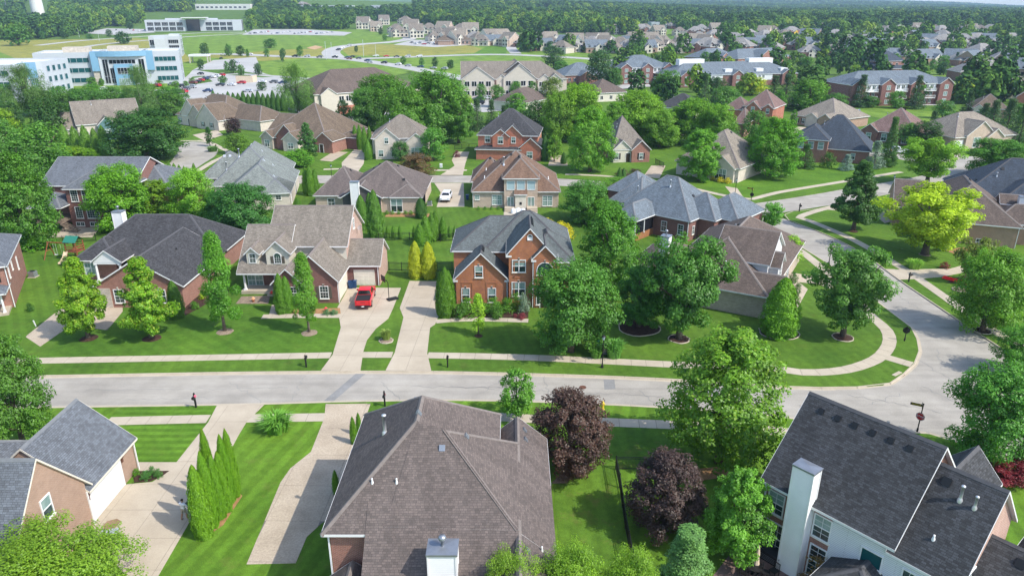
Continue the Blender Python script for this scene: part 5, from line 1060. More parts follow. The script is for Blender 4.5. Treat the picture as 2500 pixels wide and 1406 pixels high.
T('lime_tree', 'oval', 398, 548, 440, 95, (.10, .195, .012), 'yellow-green tree behind the charcoal ranch roof', 0, var=0)
T('maple_tree', 'round', 478, 552, 418, 118, (.08, .205, .013), 'leafy light green tree below the sage roof', 0, var=3)
T('oak_tree', 'round', 606, 578, 448, 150, (.032, .112, .022), 'dark green tree behind the dormered house left side', 0, var=2)
T('oak_tree', 'round', 545, 560, 470, 95, (.036, .12, .02), 'dark green tree between the ranch and sage roof house', 0, var=1)
T('maple_tree', 'round', 1425, 540, 444, 124, (.05, .145, .022), 'feathery green tree beside the tan stone house', 0, var=0)
T('maple_tree', 'dome', 1440, 420, 262, 116, (.066, .185, .013), 'tall bright green tree by the upper street pavement', .05, var=1)
T('maple_tree', 'oval', 1706, 442, 316, 108, (.06, .175, .013), 'green tree in front of the tan hip-roofed house', 0, var=0)
T('maple_tree', 'dome', 1882, 432, 288, 138, (.055, .17, .013), 'large rounded green tree on the wide open lawn', .03, var=2)
T('yew_tree', 'cone', 1963, 410, 350, 62, (.028, .085, .014), 'dark upright evergreen at the steel-blue roof house corner', 0, det='mid', var=0)
T('blue_spruce', 'cone', 2065, 416, 376, 44, (.11, .19, .19), 'small silvery blue spruce on the open lawn', 0, det='mid', var=1)
T('blue_spruce', 'cone', 2133, 410, 342, 62, (.075, .135, .115), 'larger blue-green spruce by the brick house end', 0, det='mid', var=0)
T('spruce_tree', 'cone', 2166, 406, 282, 52, (.03, .09, .012), 'tall narrow dark green spruce beside the blue spruces', 0, det='near', var=1)
T('elm_tree', 'vase', 2262, 450, 342, 150, (.10, .21, .018), 'open feathery light green tree beside the upper road', 0, var=1)
T('maple_tree', 'round', 2432, 432, 344, 145, (.042, .13, .016), 'round green tree in the cul-de-sac island', 0, var=3)
T('pine_tree', 'cone', 1797, 432, 395, 46, (.03, .085, .02), 'small dark evergreen by the arched window', 0, det='mid', var=1)
T('oak_tree', 'round', 362, 392, 268, 190, (.028, .088, .020), 'very broad dark green tree beside the cul-de-sac', 0, var=1)
T('willow_tree', 'willow', 78, 285, 160, 130, (.055, .125, .03), 'loose airy tree in front of the white offices', 0, var=0)
T('willow_tree', 'willow', 352, 290, 165, 92, (.06, .13, .035), 'airy tree before the blue entrance of the offices', 0, var=1)
T('willow_tree', 'willow', 730, 285, 158, 100, (.06, .14, .028), 'drooping birch-like tree beside the parking lot hedge', 0, var=0)
T('birch_tree', 'pyramid', 755, 390, 300, 62, (.03, .095, .018), 'pyramid-shaped dark tree by the rambling brick house', 0, det='mid', var=0)
T('maple_tree', 'round', 730, 408, 365, 80, (.06, .175, .014), 'green tree over the street behind the sage roof', 0, det='mid', var=1)
T('plum_tree', 'round', 572, 330, 288, 42, (.03, .018, .022), 'small dark plum by the brown garage doors', 0, det='mid', var=0)
T('small_tree', 'round', 580, 375, 325, 62, (.07, .15, .018), 'small round tree by the cul-de-sac drive', 0, det='mid', var=2)
T('small_tree', 'column', 513, 358, 310, 24, (.022, .075, .014), 'narrow dark tree on the cul-de-sac island', 0, det='mid', var=0)
T('maple_tree', 'round', 1058, 392, 315, 72, (.05, .15, .02), 'round green tree before the pale stone house', 0, det='mid', var=3)
T('small_tree', 'round', 978, 392, 345, 46, (.03, .10, .02), 'small round tree at the pale stone house gable', 0, det='mid', var=1)
T('smoke_bush', 'bush', 1015, 432, 375, 105, (.085, .06, .032), 'wide brownish-bronze tree behind the mauve-brown roof', 0, var=1, cat='tree')
T('small_tree', 'oval', 1353, 395, 330, 42, (.085, .2, .02), 'small light green tree by the short driveway', 0, det='mid', var=1)
T('blue_spruce', 'cone', 1207, 384, 345, 22, (.10, .18, .18), 'little blue spruce before the bright red brick house', 0, det='mid', var=0)
T('maple_tree', 'round', 1500, 470, 435, 90, (.07, .18, .018), 'low leafy tree beside the blue-grey hip roof', 0, det='mid', var=2)
T('lime_tree', 'round', 1480, 555, 490, 100, (.05, .15, .016), 'green tree behind the round bright maple', 0, det='mid', var=0)
# arborvitae and clipped conifers
def arbs(lst, col, label, group, det='near', tip=0.0, name='arborvitae'):
    for i, (bx, by, top, w_) in enumerate(lst): T(name, 'arb', bx, by, top, w_, col, label, tip, group if len(lst) > 1 else None, det, i % 3)
arbs([(1089, 772, 650, 44), (1078, 768, 662, 30), (1098, 768, 658, 30)], EMER, 'tall green arborvitae at the orange brick house corner', 'arborvitae at the house corner')
arbs([(689, 764, 666, 34), (704, 762, 672, 32)], (.05, .14, .01), 'paired arborvitae before the small brick gable', 'arborvitae before the brick gable')
arbs([(434, 776, 684, 40)], (.035, .10, .01), 'single arborvitae at the ranch house brick corner', None)
arbs([(1016, 678, 587, 38), (1047, 678, 589, 40)], GOLD, 'golden yellow arborvitae beyond the driveway', 'golden arborvitae')
ra = [(500, 1308, 1133, 54), (520, 1284, 1098, 42), (538, 1262, 1106, 40), (553, 1246, 1100, 40), (526, 1238, 1043, 36), (562, 1224, 1058, 36), (575, 1210, 1044, 34)]
arbs(ra, (.066, .165, .008), 'tall arborvitae in the row beside the concrete garage court', 'arborvitae row beside the garage court', tip=.5)
arbs([(865, 1082, 1016, 20), (878, 1062, 1006, 16), (822, 1205, 1146, 20)], EMER, 'small arborvitae against the brown-roofed house wall', 'arborvitae against the house wall', 'mid')
arbs([(918, 582, 462, 42), (885, 560, 475, 34), (905, 545, 470, 26)], (.045, .125, .014), 'tall conical evergreen behind the brick gable end', 'tall cones behind the gable', name='evergreen')
arbs([(1028, 532, 482, 32)], (.03, .09, .016), 'clipped egg-shaped evergreen beside the tan brick corner', None, name='evergreen')
arbs([(1040, 596, 525, 34), (1055, 590, 518, 26), (1026, 600, 545, 30), (1064, 586, 512, 22), (1082, 586, 528, 22)], EMER, 'arborvitae clustered at the fence behind the golden pair', 'arborvitae cluster at the fence', 'mid')
arbs([(x, 584-abs(x-1000)*.05, 551, 12) for x in (934, 947, 961, 977, 1012, 1098, 1111, 1128)], EMER, 'little arborvitae in the low row along the back fence', 'small arborvitae along the back fence', 'mid')
arbs([(420, 448, 395, 18), (432, 450, 398, 18), (444, 452, 402, 18), (456, 452, 405, 16), (478, 440, 398, 14)], EMER, 'arborvitae in the short row by the cul-de-sac road', 'arborvitae by the cul-de-sac road', 'mid')
arbs([(750, 476, 408, 22), (760, 478, 402, 22), (772, 474, 410, 20)], EMER, 'arborvitae beside the sage-roofed house wall', 'arborvitae beside the sage-roofed house', 'mid')
arbs([(688, 500, 458, 14), (674, 502, 466, 14), (728, 508, 482, 20)], EMER, 'small arborvitae at the sage-roofed house rear', 'arborvitae at the sage-roofed house rear', 'mid')
arbs([(869, 362, 305, 17), (880, 366, 304, 17), (892, 372, 308, 18), (900, 390, 340, 22), (905, 378, 306, 16)], EMER, 'tall arborvitae lining the concrete drive', 'arborvitae lining the concrete drive', 'mid')
arbs([(165, 372, 303, 30), (190, 376, 308, 30), (216, 380, 305, 32), (240, 384, 312, 28), (262, 388, 306, 34)], (.05, .125, .012), 'tall conical evergreen in the row beside the broad dark tree', 'conical evergreens beside the broad dark tree', 'mid', name='evergreen')
arbs([(1330, 392, 330, 22), (1376, 400, 372, 18), (1512, 440, 408, 14), (1522, 440, 410, 14)], (.03, .09, .012), 'dark narrow evergreen by the short driveways', 'narrow evergreens by the short driveways', 'mid', name='evergreen')
arbs([(1855, 548, 522, 12), (1866, 552, 526, 12), (1877, 556, 530, 11), (1846, 545, 518, 11)], EMER, 'small arborvitae along the junction kerb', 'small arborvitae along the junction', 'mid')
arbs([(1630, 602, 578, 16), (1641, 600, 575, 16)], EMER, 'small arborvitae pair beside the white chimney', 'arborvitae pair beside the chimney', 'mid')
for i in range(15): arbs([(526+i*12, 272, 226-6*(i % 3 == 0)+i % 4, 17)], (.03, .088, .012), 'tall arborvitae in the dense hedge before the parking lot', None, 'mid'); COL.objects[-1]
for o in [q for q in COL.objects if q.get('label') == 'tall arborvitae in the dense hedge before the parking lot']: o['group'] = 'hedge before the parking lot'
# middle-distance trees that only their place tells apart
def belt(lst, label, group, det='mid', name='tree'):
    for i, (k, bx, by, top, w_, col) in enumerate(lst): T(name, k, bx, by, top, w_, col, label if isinstance(label, str) else label[i], 0, group, det, i % 3)
belt([('round', 25, 420, 290, 95, MID), ('round', 110, 425, 300, 140, (.045, .13, .016)), ('round', 15, 345, 265, 80, LIME), ('round', 130, 345, 240, 105, DARK), ('oval', 60, 470, 340, 110, MID), ('round', 175, 400, 358, 90, LIME), ('round', 5, 470, 350, 80, MID), ('oval', 40, 340, 250, 60, DARK), ('round', 215, 398, 362, 60, (.09, .2, .013))], ['green tree left of the big round thicket tree', 'big round green tree in the left thicket', 'lime round tree above the left thicket', 'dark round tree behind the left conical evergreens', 'oval green tree at the thicket bottom', 'lime tree spreading below the conical evergreens', 'green tree at the edge behind the tall street-side tree', 'dark narrow tree below the airy office tree', 'small lime tree behind the tall dark brick house'], 'thicket by the conical evergreens')
belt([('round', x, 282, 216+(i % 3)*5, 66, (MID, (.035, .105, .016), (.045, .12, .016))[i % 3]) for i, x in enumerate((92, 128, 165, 205, 248, 290, 330, 395, 425))] + [('round', x, 262, 205+(i % 3)*6, 52, (MID, FRESH)[i % 2]) for i, x in enumerate((10, 150, 190, 235, 280, 320, 370, 415, 440))], 'rounded tree in the belt below the white offices', 'tree belt below the offices')
belt([('round', 935, 322, 184, 150, (.045, .13, .014)), ('round', 1068, 345, 174, 158, (.052, .15, .014)), ('round', 1005, 352, 212, 120, (.055, .155, .014)), ('round', 900, 330, 215, 90, (.042, .12, .014)), ('oval', 1120, 350, 230, 90, (.05, .14, .014))], ['big dark spreading tree behind the arborvitae drive', 'largest bright spreading tree of the grove left of the red brick house', 'medium tree between the two largest grove trees', 'dark tree at the grove edge by the lime green car', 'upright tree closing the grove beside the dark pines'], 'grove behind the pale stone house', 'near')
belt([('oval', 842, 315, 245, 42, DARK), ('cone', 1165, 320, 238, 50, PINE), ('cone', 1200, 320, 242, 44, PINE), ('oval', 1262, 322, 228, 75, FRESH), ('round', 1318, 330, 246, 80, DARK), ('cone', 1230, 325, 255, 40, PINE), ('round', 1285, 335, 270, 70, DARK)], ['dark oval tree above the arborvitae drive', 'dark pine right beside the leafy grove', 'dark pine second from the leafy grove', 'bright oval tree above the red brick house roof', 'large dark round tree behind the red brick house chimney side', 'dark pine directly behind the red brick house peak', 'dark round tree low behind the red brick roof edge'], 'trees behind the bright red brick house')
belt([('round', 1408, 345, 205, 120, (.10, .215, .013)), ('round', 1360, 350, 225, 80, (.08, .17, .016)), ('round', 1560, 350, 222, 135, (.085, .195, .013)), ('oval', 1500, 360, 250, 80, (.07, .18, .013)), ('round', 1610, 360, 268, 100, (.08, .185, .014)), ('round', 1690, 350, 240, 115, (.075, .185, .013)), ('round', 1745, 360, 255, 90, (.08, .19, .013)), ('round', 1650, 345, 262, 70, (.07, .17, .014))], ['tallest pale lime tree left of the upper street maple', 'olive-green tree beside the pale lime tree', 'wide light green tree behind the small brick pediment house', 'upright light tree hiding the small brick house left side', 'light tree over the small cream garage house', 'broad light tree behind the tan hip roof', 'light tree between the tan hip roof and the bright brick house', 'small light tree touching the dark umber roof'], 'light trees among the middle houses', 'near')
belt([('round', 1626, 245, 172, 72, MID), ('round', 1836, 232, 188, 78, YEL), ('round', 1770, 275, 212, 80, MID), ('oval', 1900, 275, 220, 34, FRESH), ('round', 1975, 272, 195, 90, (.07, .17, .016)), ('round', 2030, 282, 228, 70, MID), ('round', 1745, 228, 190, 60, DARK), ('round', 2185, 265, 222, 46, FRESH), ('round', 2120, 262, 235, 50, MID)], ['green round tree before the white-screened apartments', 'golden yellow-green tree behind the plum-roofed brick house', 'green tree above the bright brick house roof', 'small upright tree right of the bright brick house', 'big light tree left of the three-storey steel-blue apartments', 'green tree at the near corner of the steel-blue apartments', 'dark tree below the retirement apartments', 'small bright tree under the apartment gables', 'green tree under the first apartment balcony'], 'round trees before the brick apartments')
belt([('cone', x, b, t, w_, PINE) for x, b, t, w_ in ((1718, 262, 178, 42), (1745, 262, 186, 36), (1885, 262, 182, 60), (1915, 262, 178, 56), (1950, 268, 190, 66), (2098, 262, 180, 54), (2232, 266, 182, 52), (1995, 268, 196, 46), (2360, 282, 222, 46), (2415, 335, 242, 62), (2450, 345, 238, 70), (2485, 355, 250, 70), (2270, 340, 268, 46), (2395, 320, 250, 50))], 'dark spruce standing near the brick apartments', 'dark spruces near the apartments')
belt([('round', 2252, 358, 296, 82, DARK), ('round', 2212, 355, 300, 60, MID), ('round', 2330, 330, 285, 60, MID), ('round', 2300, 290, 245, 50, MID), ('round', 2405, 300, 262, 50, DARK), ('round', 2480, 300, 252, 60, MID), ('round', 1778, 402, 318, 70, (.03, .085, .018)), ('round', 1838, 345, 270, 60, MID), ('oval', 1935, 318, 268, 22, FRESH)], ['dark round tree between the plum roof and arched window houses', 'green tree touching the dark plum-roofed gable', 'green tree behind the arched-window house', 'green tree at the apartment block right end', 'dark tree beside the mid-brown roof', 'green tree at the far right above the conifers', 'dark tree squeezed behind the tan hip-roofed house', 'green tree left of the long low brick house', 'slim fresh tree before the long low brick house'], 'leafy trees beside the right-hand houses')
belt([('round', 1464, 210, 122, 74, (.026, .075, .022)), ('round', 1500, 212, 165, 46, MID), ('round', 1352, 168, 112, 60, (.024, .07, .018)), ('round', 1370, 180, 150, 40, MID), ('round', 1140, 285, 232, 36, LIME), ('round', 1215, 262, 208, 46, MID), ('round', 1175, 250, 205, 28, MID), ('oval', 1300, 262, 198, 34, MID), ('round', 1345, 262, 190, 60, OLIVE), ('round', 1258, 240, 198, 30, FRESH), ('round', 1162, 230, 175, 26, FRESH)], ['tall dark oak beside the grey-roofed pavilion', 'small tree right of the tall dark oak', 'gnarled dark tree behind the gabled office roof end', 'bush-like tree beside the gnarled dark tree', 'lime tree at the near corner of the office lot', 'round tree in the middle of the office car park', 'small tree by the office brick wing', 'slim tree at the office right gable', 'olive tree closing the office right end', 'small bright tree at the office arch door', 'small tree at the office first bay'], 'trees around the gabled office')
belt([('round', x, b, t, w_, DARK if i % 2 else MID) for i, (x, b, t, w_) in enumerate(((45, 112, 60, 62), (303, 108, 78, 38), (220, 97, 82, 18), (268, 92, 72, 16), (288, 98, 84, 14), (158, 95, 78, 20), (104, 96, 76, 14), (317, 72, 54, 20), (660, 118, 95, 34), (500, 138, 105, 24), (560, 138, 108, 20), (588, 138, 112, 22), (652, 140, 118, 14), (692, 140, 118, 14), (733, 140, 112, 18), (491, 172, 144, 18), (555, 175, 150, 14), (570, 180, 146, 24), (590, 185, 158, 20), (631, 185, 154, 22), (605, 140, 120, 10), (690, 152, 122, 12), (545, 205, 186, 24), (640, 222, 200, 26), (830, 188, 170, 12), (1062, 165, 140, 16), (1030, 162, 142, 14), (1100, 168, 146, 20), (985, 158, 138, 16), (870, 128, 112, 10), (940, 100, 84, 14), (930, 86, 68, 14)))], 'small tree planted on the meadow roadside', 'roadside meadow trees', 'far')
belt([('round', x, b, t, w_, (.05, .14, .015)) for x, b, t, w_ in ((186, 208, 190, 24), (226, 212, 188, 26), (250, 210, 192, 14), (310, 208, 180, 22), (110, 225, 205, 24), (390, 212, 196, 22), (430, 218, 198, 20), (470, 205, 190, 18), (455, 212, 198, 16))], ['young tree at the stone pier of the blue entrance', 'young tree under the blue entrance glass', 'thin young tree at the blue entrance bay', 'young tree below the blue canopy right end', 'young tree by the white wing windows', 'young tree at the right office wing', 'young tree at the right office corner', 'young tree on the lot island', 'young tree by the first parked cars'], 'young trees at the offices', 'far')
rb = random.Random(9); lst_ = []
for i in range(46):
    x = rb.uniform(1500, 2340); y = rb.uniform(150, 200) if x < 1990 else rb.uniform(158, 205)
    if abs(x-1575) < 75 and y > 165: continue
    k = rb.choice(['round', 'round', 'oval', 'cone']); hpx = rb.uniform(22, 38); lst_.append((k, x, y, y-hpx, hpx*(.9 if k == 'round' else .6), PINE if k == 'cone' else rb.choice([MID, DARK, FRESH, LIME, (.05, .14, .016)])))
belt(lst_, 'garden tree scattered between the far apartments and estate', 'trees between the apartments and estate', 'far')
# hedges and shrubs
def shrubs(lst, col, label, group, name='shrub', kind='bush', det='mid', tip=0.0):
    for i, (bx, by, top, w_) in enumerate(lst): T(name, kind, bx, by, top, w_, col, label, tip, group if len(lst) > 1 else None, det, i % 2, 'bush')
shrubs([(1126, 777, 742, 44), (1212, 777, 746, 40)], (.04, .115, .012), 'clipped ball shrub by the orange brick front', 'ball shrubs by the orange brick front')
shrubs([(1140, 764, 728, 52), (1172, 764, 730, 50), (1204, 764, 728, 54), (1236, 762, 728, 50), (1258, 756, 716, 40)], (.05, .145, .010), 'tall hedge shrub under the orange brick windows', 'hedge under the orange brick windows')
shrubs([(1278, 764, 718, 40)], (.12, .19, .18), 'silvery blue weeping shrub by the brick entry', None)
shrubs([(1275, 778, 764, 26), (1258, 776, 766, 14)], (.14, .03, .05), 'low dark red barberry by the garden path', 'red barberries')
shrubs([(476, 754, 736, 26)], (.05, .15, .016), 'round green shrub beside the ranch brick wall', None)
shrubs([(494, 730, 716, 20)], (.16, .26, .012), 'yellow-green shrub beside the ranch brick wall', None)
shrubs([(798, 768, 754, 22), (815, 767, 756, 24)], (.06, .15, .075), 'blue-green juniper mat at the garage corner', 'juniper mats')
shrubs([(722, 765, 753, 14), (737, 765, 754, 13)], (.06, .16, .012), 'small round shrub before the brick garage gable', 'small round shrubs before the gable')
shrubs([(75, 760, 740, 22)], (.03, .09, .014), 'round shrub at the porch of the end house', None)
shrubs([(1340, 570, 535, 50), (1365, 580, 540, 50), (1385, 585, 548, 40), (1320, 560, 530, 30)], (.30, .30, .010), 'golden yellow shrub behind the slate roof', 'golden shrubs behind the slate roof')
shrubs([(334, 1160, 1143, 20)], (.06, .17, .012), 'ball shrub in the mulch bed by the garage', None)
shrubs([(356, 1170, 1150, 26), (372, 1158, 1138, 24), (388, 1165, 1144, 22)], (.04, .13, .03), 'loose dark shrub in the mulch bed by the garage', 'loose shrubs in the garage bed')
shrubs([(1740, 440, 428, 22), (1758, 445, 432, 22), (1775, 448, 434, 22), (1725, 436, 424, 20)], (.26, .27, .012), 'yellow foundation shrub under the arched window', 'yellow foundation shrubs')
shrubs([(1520, 432, 414, 40), (1550, 428, 412, 40)], (.05, .04, .035), 'purple-brown shrub at the small brick house corner', 'purple shrubs at the corner')
shrubs([(100, 605, 575, 90), (65, 610, 580, 60)], (.055, .16, .012), 'spreading shrub behind the play set', 'spreading shrubs behind the play set')
shrubs([(2020, 410, 372, 42)], (.035, .10, .014), 'big dark rounded shrub by the red brick end wall', None)
shrubs([(2300, 612, 596, 34)], (.03, .09, .014), 'dark round shrub under the yellow-green tree', None)
shrubs([(1935, 690, 664, 26), (1945, 720, 690, 22)], (.03, .095, .016), 'dark clipped shrub behind the yellow-green evergreen', 'clipped shrubs behind the evergreen')
shrubs([(2305, 655, 640, 26)], (.10, .02, .03), 'low red-purple shrub beside the side driveway', None)
shrubs([(x, 524, 514, 13) for x in (945, 958, 973, 990, 1003)], (.06, .16, .016), 'small ball shrub along the tan brick rear wall', 'ball shrubs along the tan brick wall')
shrubs([(x, 512, 504, 10) for x in (1168, 1184, 1200, 1217)], (.05, .14, .016), 'tiny shrub along the tan stone wall', 'tiny shrubs along the stone wall')
shrubs([(x, 388, 376, 14) for x in (915, 928, 945, 965)], (.05, .14, .014), 'ball shrub along the pale stone house front', 'ball shrubs along the pale stone house')
shrubs([(165, 648, 625, 30)], (.035, .10, .012), 'dark upright shrub at the ranch house left corner', None)
shrubs([(1115, 384, 368, 20)], (.08, .02, .035), 'crimson shrub by the red brick house drive', None)
# ornamental grass clumps
def grass_clump(bx, by, hpx, wpx_, label, col=(.07, .18, .03)):
    b = P(bx, by); H = ZY(bx, by-hpx, b.y).z; W = wpx_/pxm(b); mb = MB(); rnd = random.Random(bx)
    for i in range(420):
        a = rnd.uniform(0, 6.283); r = rnd.uniform(0, .5)**.8*W*.5; l = rnd.uniform(.6, 1.1)*H; o = rnd.uniform(.15, .55)*W*.5; w_ = .045
        p = Vector((math.cos(a)*r, math.sin(a)*r, 0)); q = p+Vector((math.cos(a)*o*.5, math.sin(a)*o*.5, l*.75)); e = p+Vector((math.cos(a)*o*1.3, math.sin(a)*o*1.3, l*.8)); s_ = Vector((-math.sin(a), math.cos(a), 0))*w_
        mb.face([p-s_, p+s_, q+s_, q-s_]); mb.face([q-s_, q+s_, e])
    me = mesh_of(mb, 'ornamental_grass', 'needle', uv=False)
    for nm, lo, hi in (('shade', .3, .9), ('tip', 0, 0)):
        at = me.attributes.new(nm, 'FLOAT', 'POINT'); at.data.foreach_set('value', [rnd.uniform(lo, hi) for _ in me.vertices])
    o = link('ornamental_grass', me, None, b); o.color = (*col, 0); return tag(o, label, 'plant')
grass_clump(677, 1050, 42, 92, 'wide mound of tall ornamental grass on the lawn strip'); grass_clump(1498, 870, 44, 60, 'ornamental grass beside the grey utility boxes', (.06, .17, .035)); grass_clump(1455, 872, 30, 40, 'ornamental grass left of the utility boxes', (.06, .16, .03)); grass_clump(2231, 655, 24, 46, 'round grass mound by the pavement near yellow-green tree', (.11, .24, .04)); grass_clump(943, 830, 28, 30, 'thin grass tuft in the ring between the driveways', (.10, .16, .04)); grass_clump(520, 370, 14, 34, 'dark grass mound on the cul-de-sac island', (.06, .14, .04))
HAZE = 1.1e-4
# ------------------------------------------------------------------ offices, apartments and the far estate
class Flat:
    """flat-roofed building in its own frame: x along the street front, y back"""
    def __init__(s, label, o, rz, cat='office building', group=None, name='office_building'):
        s.root = empty(name, label, cat, o, rz, group); s.W, s.Rf, s.mats = MB(), MB(), []
    def mi(s, m):
        if m not in s.mats: s.mats.append(m)
        return s.mats.index(m)
    def box(s, x0, x1, y0, y1, z0, z1, m='panel_white', roof='roof_membrane', par=.7):
        s.W.box(x0, x1, y0, y1, z0, z1, s.mi(m), bottom=False)
        if roof:
            s.Rf.box(x0+.4, x1-.4, y0+.4, y1-.4, z1, z1+.06)
            for q in ((x0, x1, y0, y0+.35), (x0, x1, y1-.35, y1), (x0, x0+.35, y0+.35, y1-.35), (x1-.35, x1, y0+.35, y1-.35)): s.W.box(*q, z1, z1+par, s.mi(m), bottom=False)
    def band(s, face, a0, a1, pl, z0, z1, n=None, mat='glass_teal', fr='panel_white'):
        """a ribbon window: one pane mesh plus its mullions"""
        w_ = a1-a0; b = MB(); n = n or max(1, round(w_/2.2)); hh = z1-z0
        b.box(-w_/2, w_/2, -.12, .0, 0, hh, 0)
        for i in range(n+1): x = -w_/2+w_*i/n; b.box(x-.07, x+.07, -.18, -.1, 0, hh, 1)
        b.box(-w_/2, w_/2, -.17, -.1, -.08, .08, 1); b.box(-w_/2, w_/2, -.17, -.1, hh-.08, hh+.08, 1)
        if hh > 2.6: b.box(-w_/2, w_/2, -.17, -.1, hh*.3-.05, hh*.3+.05, 1)
        p = ((a0+a1)/2, pl, z0) if face in 'SN' else (pl, (a0+a1)/2, z0)
        b.build('window', [mat, fr], s.root, p, FACE[face])
    def finish(s): s.W.build('wall', s.mats, s.root); s.Rf.build('roof', 'roof_membrane', s.root) if s.Rf.f else None
o = PG(172, 213); F_ = Flat('white three-storey office with curved bright blue entrance front', o, R(22))
F_.box(-14, 16, 4, 36, 0, 15.4); F_.box(34, 52, 3, 36, 0, 15.6); F_.box(14, 36, 6, 34, 0, 15.6)
n = 10; arc = lambda t: (12+26*t, 2.2-3.4*math.sin(math.pi*t))
b = MB()
for i in range(n):
    (x0, y0), (x1, y1) = arc(i/n), arc((i+1)/n); b.face([(x0, y0, 14), (x1, y1, 14), (x1, y1, 16.6), (x0, y0, 16.6)]); b.face([(x0, y0, 16.6), (x1, y1, 16.6), (x1, y1+1.2, 16.6), (x0, y0+1.2, 16.6)]); b.face([(x0, y0+1.2, 14), (x0, y0+1.2, 16.6), (x1, y1+1.2, 16.6), (x1, y1+1.2, 14)])
b.box(11, 14.4, 1.6, 6, 7, 16.4); b.box(36, 39.5, 1.6, 6, 7, 16.4); b.build('blue_canopy', 'panel_blue', F_.root)
F_.box(14.5, 36, 1.4, 6.2, 0, 13.9, 'panel_grey'); F_.box(21, 29.5, -.6, 1.3, 0, 9.6, 'panel_blue'); F_.box(11.2, 14.2, 2.2, 6, 0, 6.9, 'stone_clad', None)
F_.band('S', 16.0, 18.4, 1.4, 1, 12.6, 2, 'glass_dark'); F_.band('S', 32.4, 35, 1.4, 1, 12.6, 2, 'glass_dark'); F_.band('S', 19, 31, 1.4, 10.4, 12.4, 7, 'glass_dark'); F_.band('S', 18.9, 20.8, 1.4, 1, 8.4, 2, 'glass_dark'); F_.band('S', 29.8, 31.6, 1.4, 1, 8.4, 2, 'glass_dark'); F_.band('S', 22.4, 28.2, -.6, 5.6, 8.6, 4, 'glass_dark'); F_.band('S', 22.4, 28.2, -.6, .2, 3.4, 6, 'glass_blind')
for z in (1.6, 6.4, 11.2):
    F_.band('S', -12, 10, 4, z, z+2.3, 8); F_.band('S', 40, 50, 3, z, z+2.3, 5)
    for y in (6, 11, 16, 22, 28): F_.band('E', y, y+1.6, 52, z, z+2.2, 1)
F_.box(-2, 10, 12, 22, 15.4, 18.2, 'stone_clad', None); F_.box(18, 32, 14, 24, 15.6, 18.4, 'stone_clad', None); F_.finish()
o = PG(56, 250); F_ = Flat('white office wing with teal windows and one blue corner panel', o, R(6))
F_.box(-70, 0, 0, 46, 0, 14.2); F_.box(-3, .3, 8, 16, 8.5, 14.9, 'panel_blue', None); F_.box(-3, .25, 16, 21, 0, 14.6, 'panel_grey', None)
for i, z in enumerate((1.4, 5.9, 10.4)):
    for k in range(4): F_.band('E', 25+k*5, 27.6+k*5, 0, z, z+2.4, 1)
    F_.band('E', 1, 7, 0, z, z+2.4, 3); F_.band('S', -68, -3, 0, z, z+2.2, 24)
F_.band('E', 9, 15, .3, 4.5, 8.4, 4); F_.finish()
o = PG(368, 142); F_ = Flat('white office block with grey stair tower behind the blue office', o, R(20))
F_.box(0, 22, 6, 30, 0, 14.5); F_.box(4, 12, 1, 7, 0, 13, 'panel_grey'); F_.box(14, 21, 12, 24, 14.5, 16.5, 'panel_grey', None)
for z in (2, 6, 10): F_.band('S', 13.5, 20.5, 6, z, z+2.6, 5, 'glass_dark'); F_.band('E', 9, 26, 22, z, z+2.6, 6)
F_.band('S', .6, 3.6, 6, 9, 12.6, 2, 'glass_dark'); F_.finish()
o = PG(357, 78); e = PG(592, 75); Wd = (e-o).length; F_ = Flat('long two-storey glass office with white roof and swept entrance canopy', o, math.atan2(e.y-o.y, e.x-o.x)); k = Wd/110
F_.box(0, Wd, 0, 30, 0, 12.5*k, 'panel_white'); F_.box(Wd*.42, Wd*.56, -2, 20, 0, 14*k, 'glass_dark', None); F_.box(Wd*.9, Wd*1.0, -.5, 30, 0, 13*k, 'panel_grey', None)
b = MB(); b.face([(Wd*.38, -7, 16.4*k), (Wd*.62, -7, 17.6*k), (Wd*.66, 22, 17.6*k), (Wd*.38, 22, 16.4*k)]); b.box(Wd*.38, Wd*.64, -7, 22, 15.2*k, 16.2*k); b.build('entrance_canopy', 'roof_membrane', F_.root)
for i in range(12):
    x0 = Wd*(.02+i*.075)
    if .38 < (x0/Wd) < .56 or x0 > Wd*.86: continue
    for z in (1, 6.5): F_.band('S', x0, x0+Wd*.062, 0, z*k, (z+4)*k, 4, 'glass_dark')
F_.box(Wd*.2, Wd*.36, 8, 20, 12.5*k, 15*k, 'panel_white', None); F_.box(Wd*.62, Wd*.74, 8, 20, 12.5*k, 15*k, 'panel_white', None); F_.finish()
for (x0, x1, y, hp, lb, mt) in ((478, 612, 25, 12, 'pale concrete warehouse on the wooded rise behind the glass office', 'concrete_tower'), (735, 860, 24, 8, 'long white apartment terrace on the wooded skyline', 'panel_white'), (905, 1010, 22, 7, 'second long white terrace beyond the woods', 'panel_white'), (1285, 1360, 36, 6, 'white low building past the far trees', 'panel_white'), (2235, 2275, 83, 5, 'white farm shed on the far right meadow', 'panel_white'), (1590, 1610, 66, 9, 'white barn standing on the distant green field', 'panel_white')):
    o = PG(x0, y); e = PG(x1, y); e = o+(Vector((o.x*0+(x1-x0)/pxm(o), 0, 0))); F_ = Flat(lb, o, 0.0, 'building', None, 'far_building'); w_ = e.x-o.x; hh = hp/pxm(o)*1.05
    F_.box(0, w_, 0, 30, -3, hh, mt)
    for i in range(max(2, int(w_/9))): F_.band('S', 2+i*9, 2+i*9+5, 0, hh*.35, hh*.62, 2, 'glass_dark')
    F_.finish()
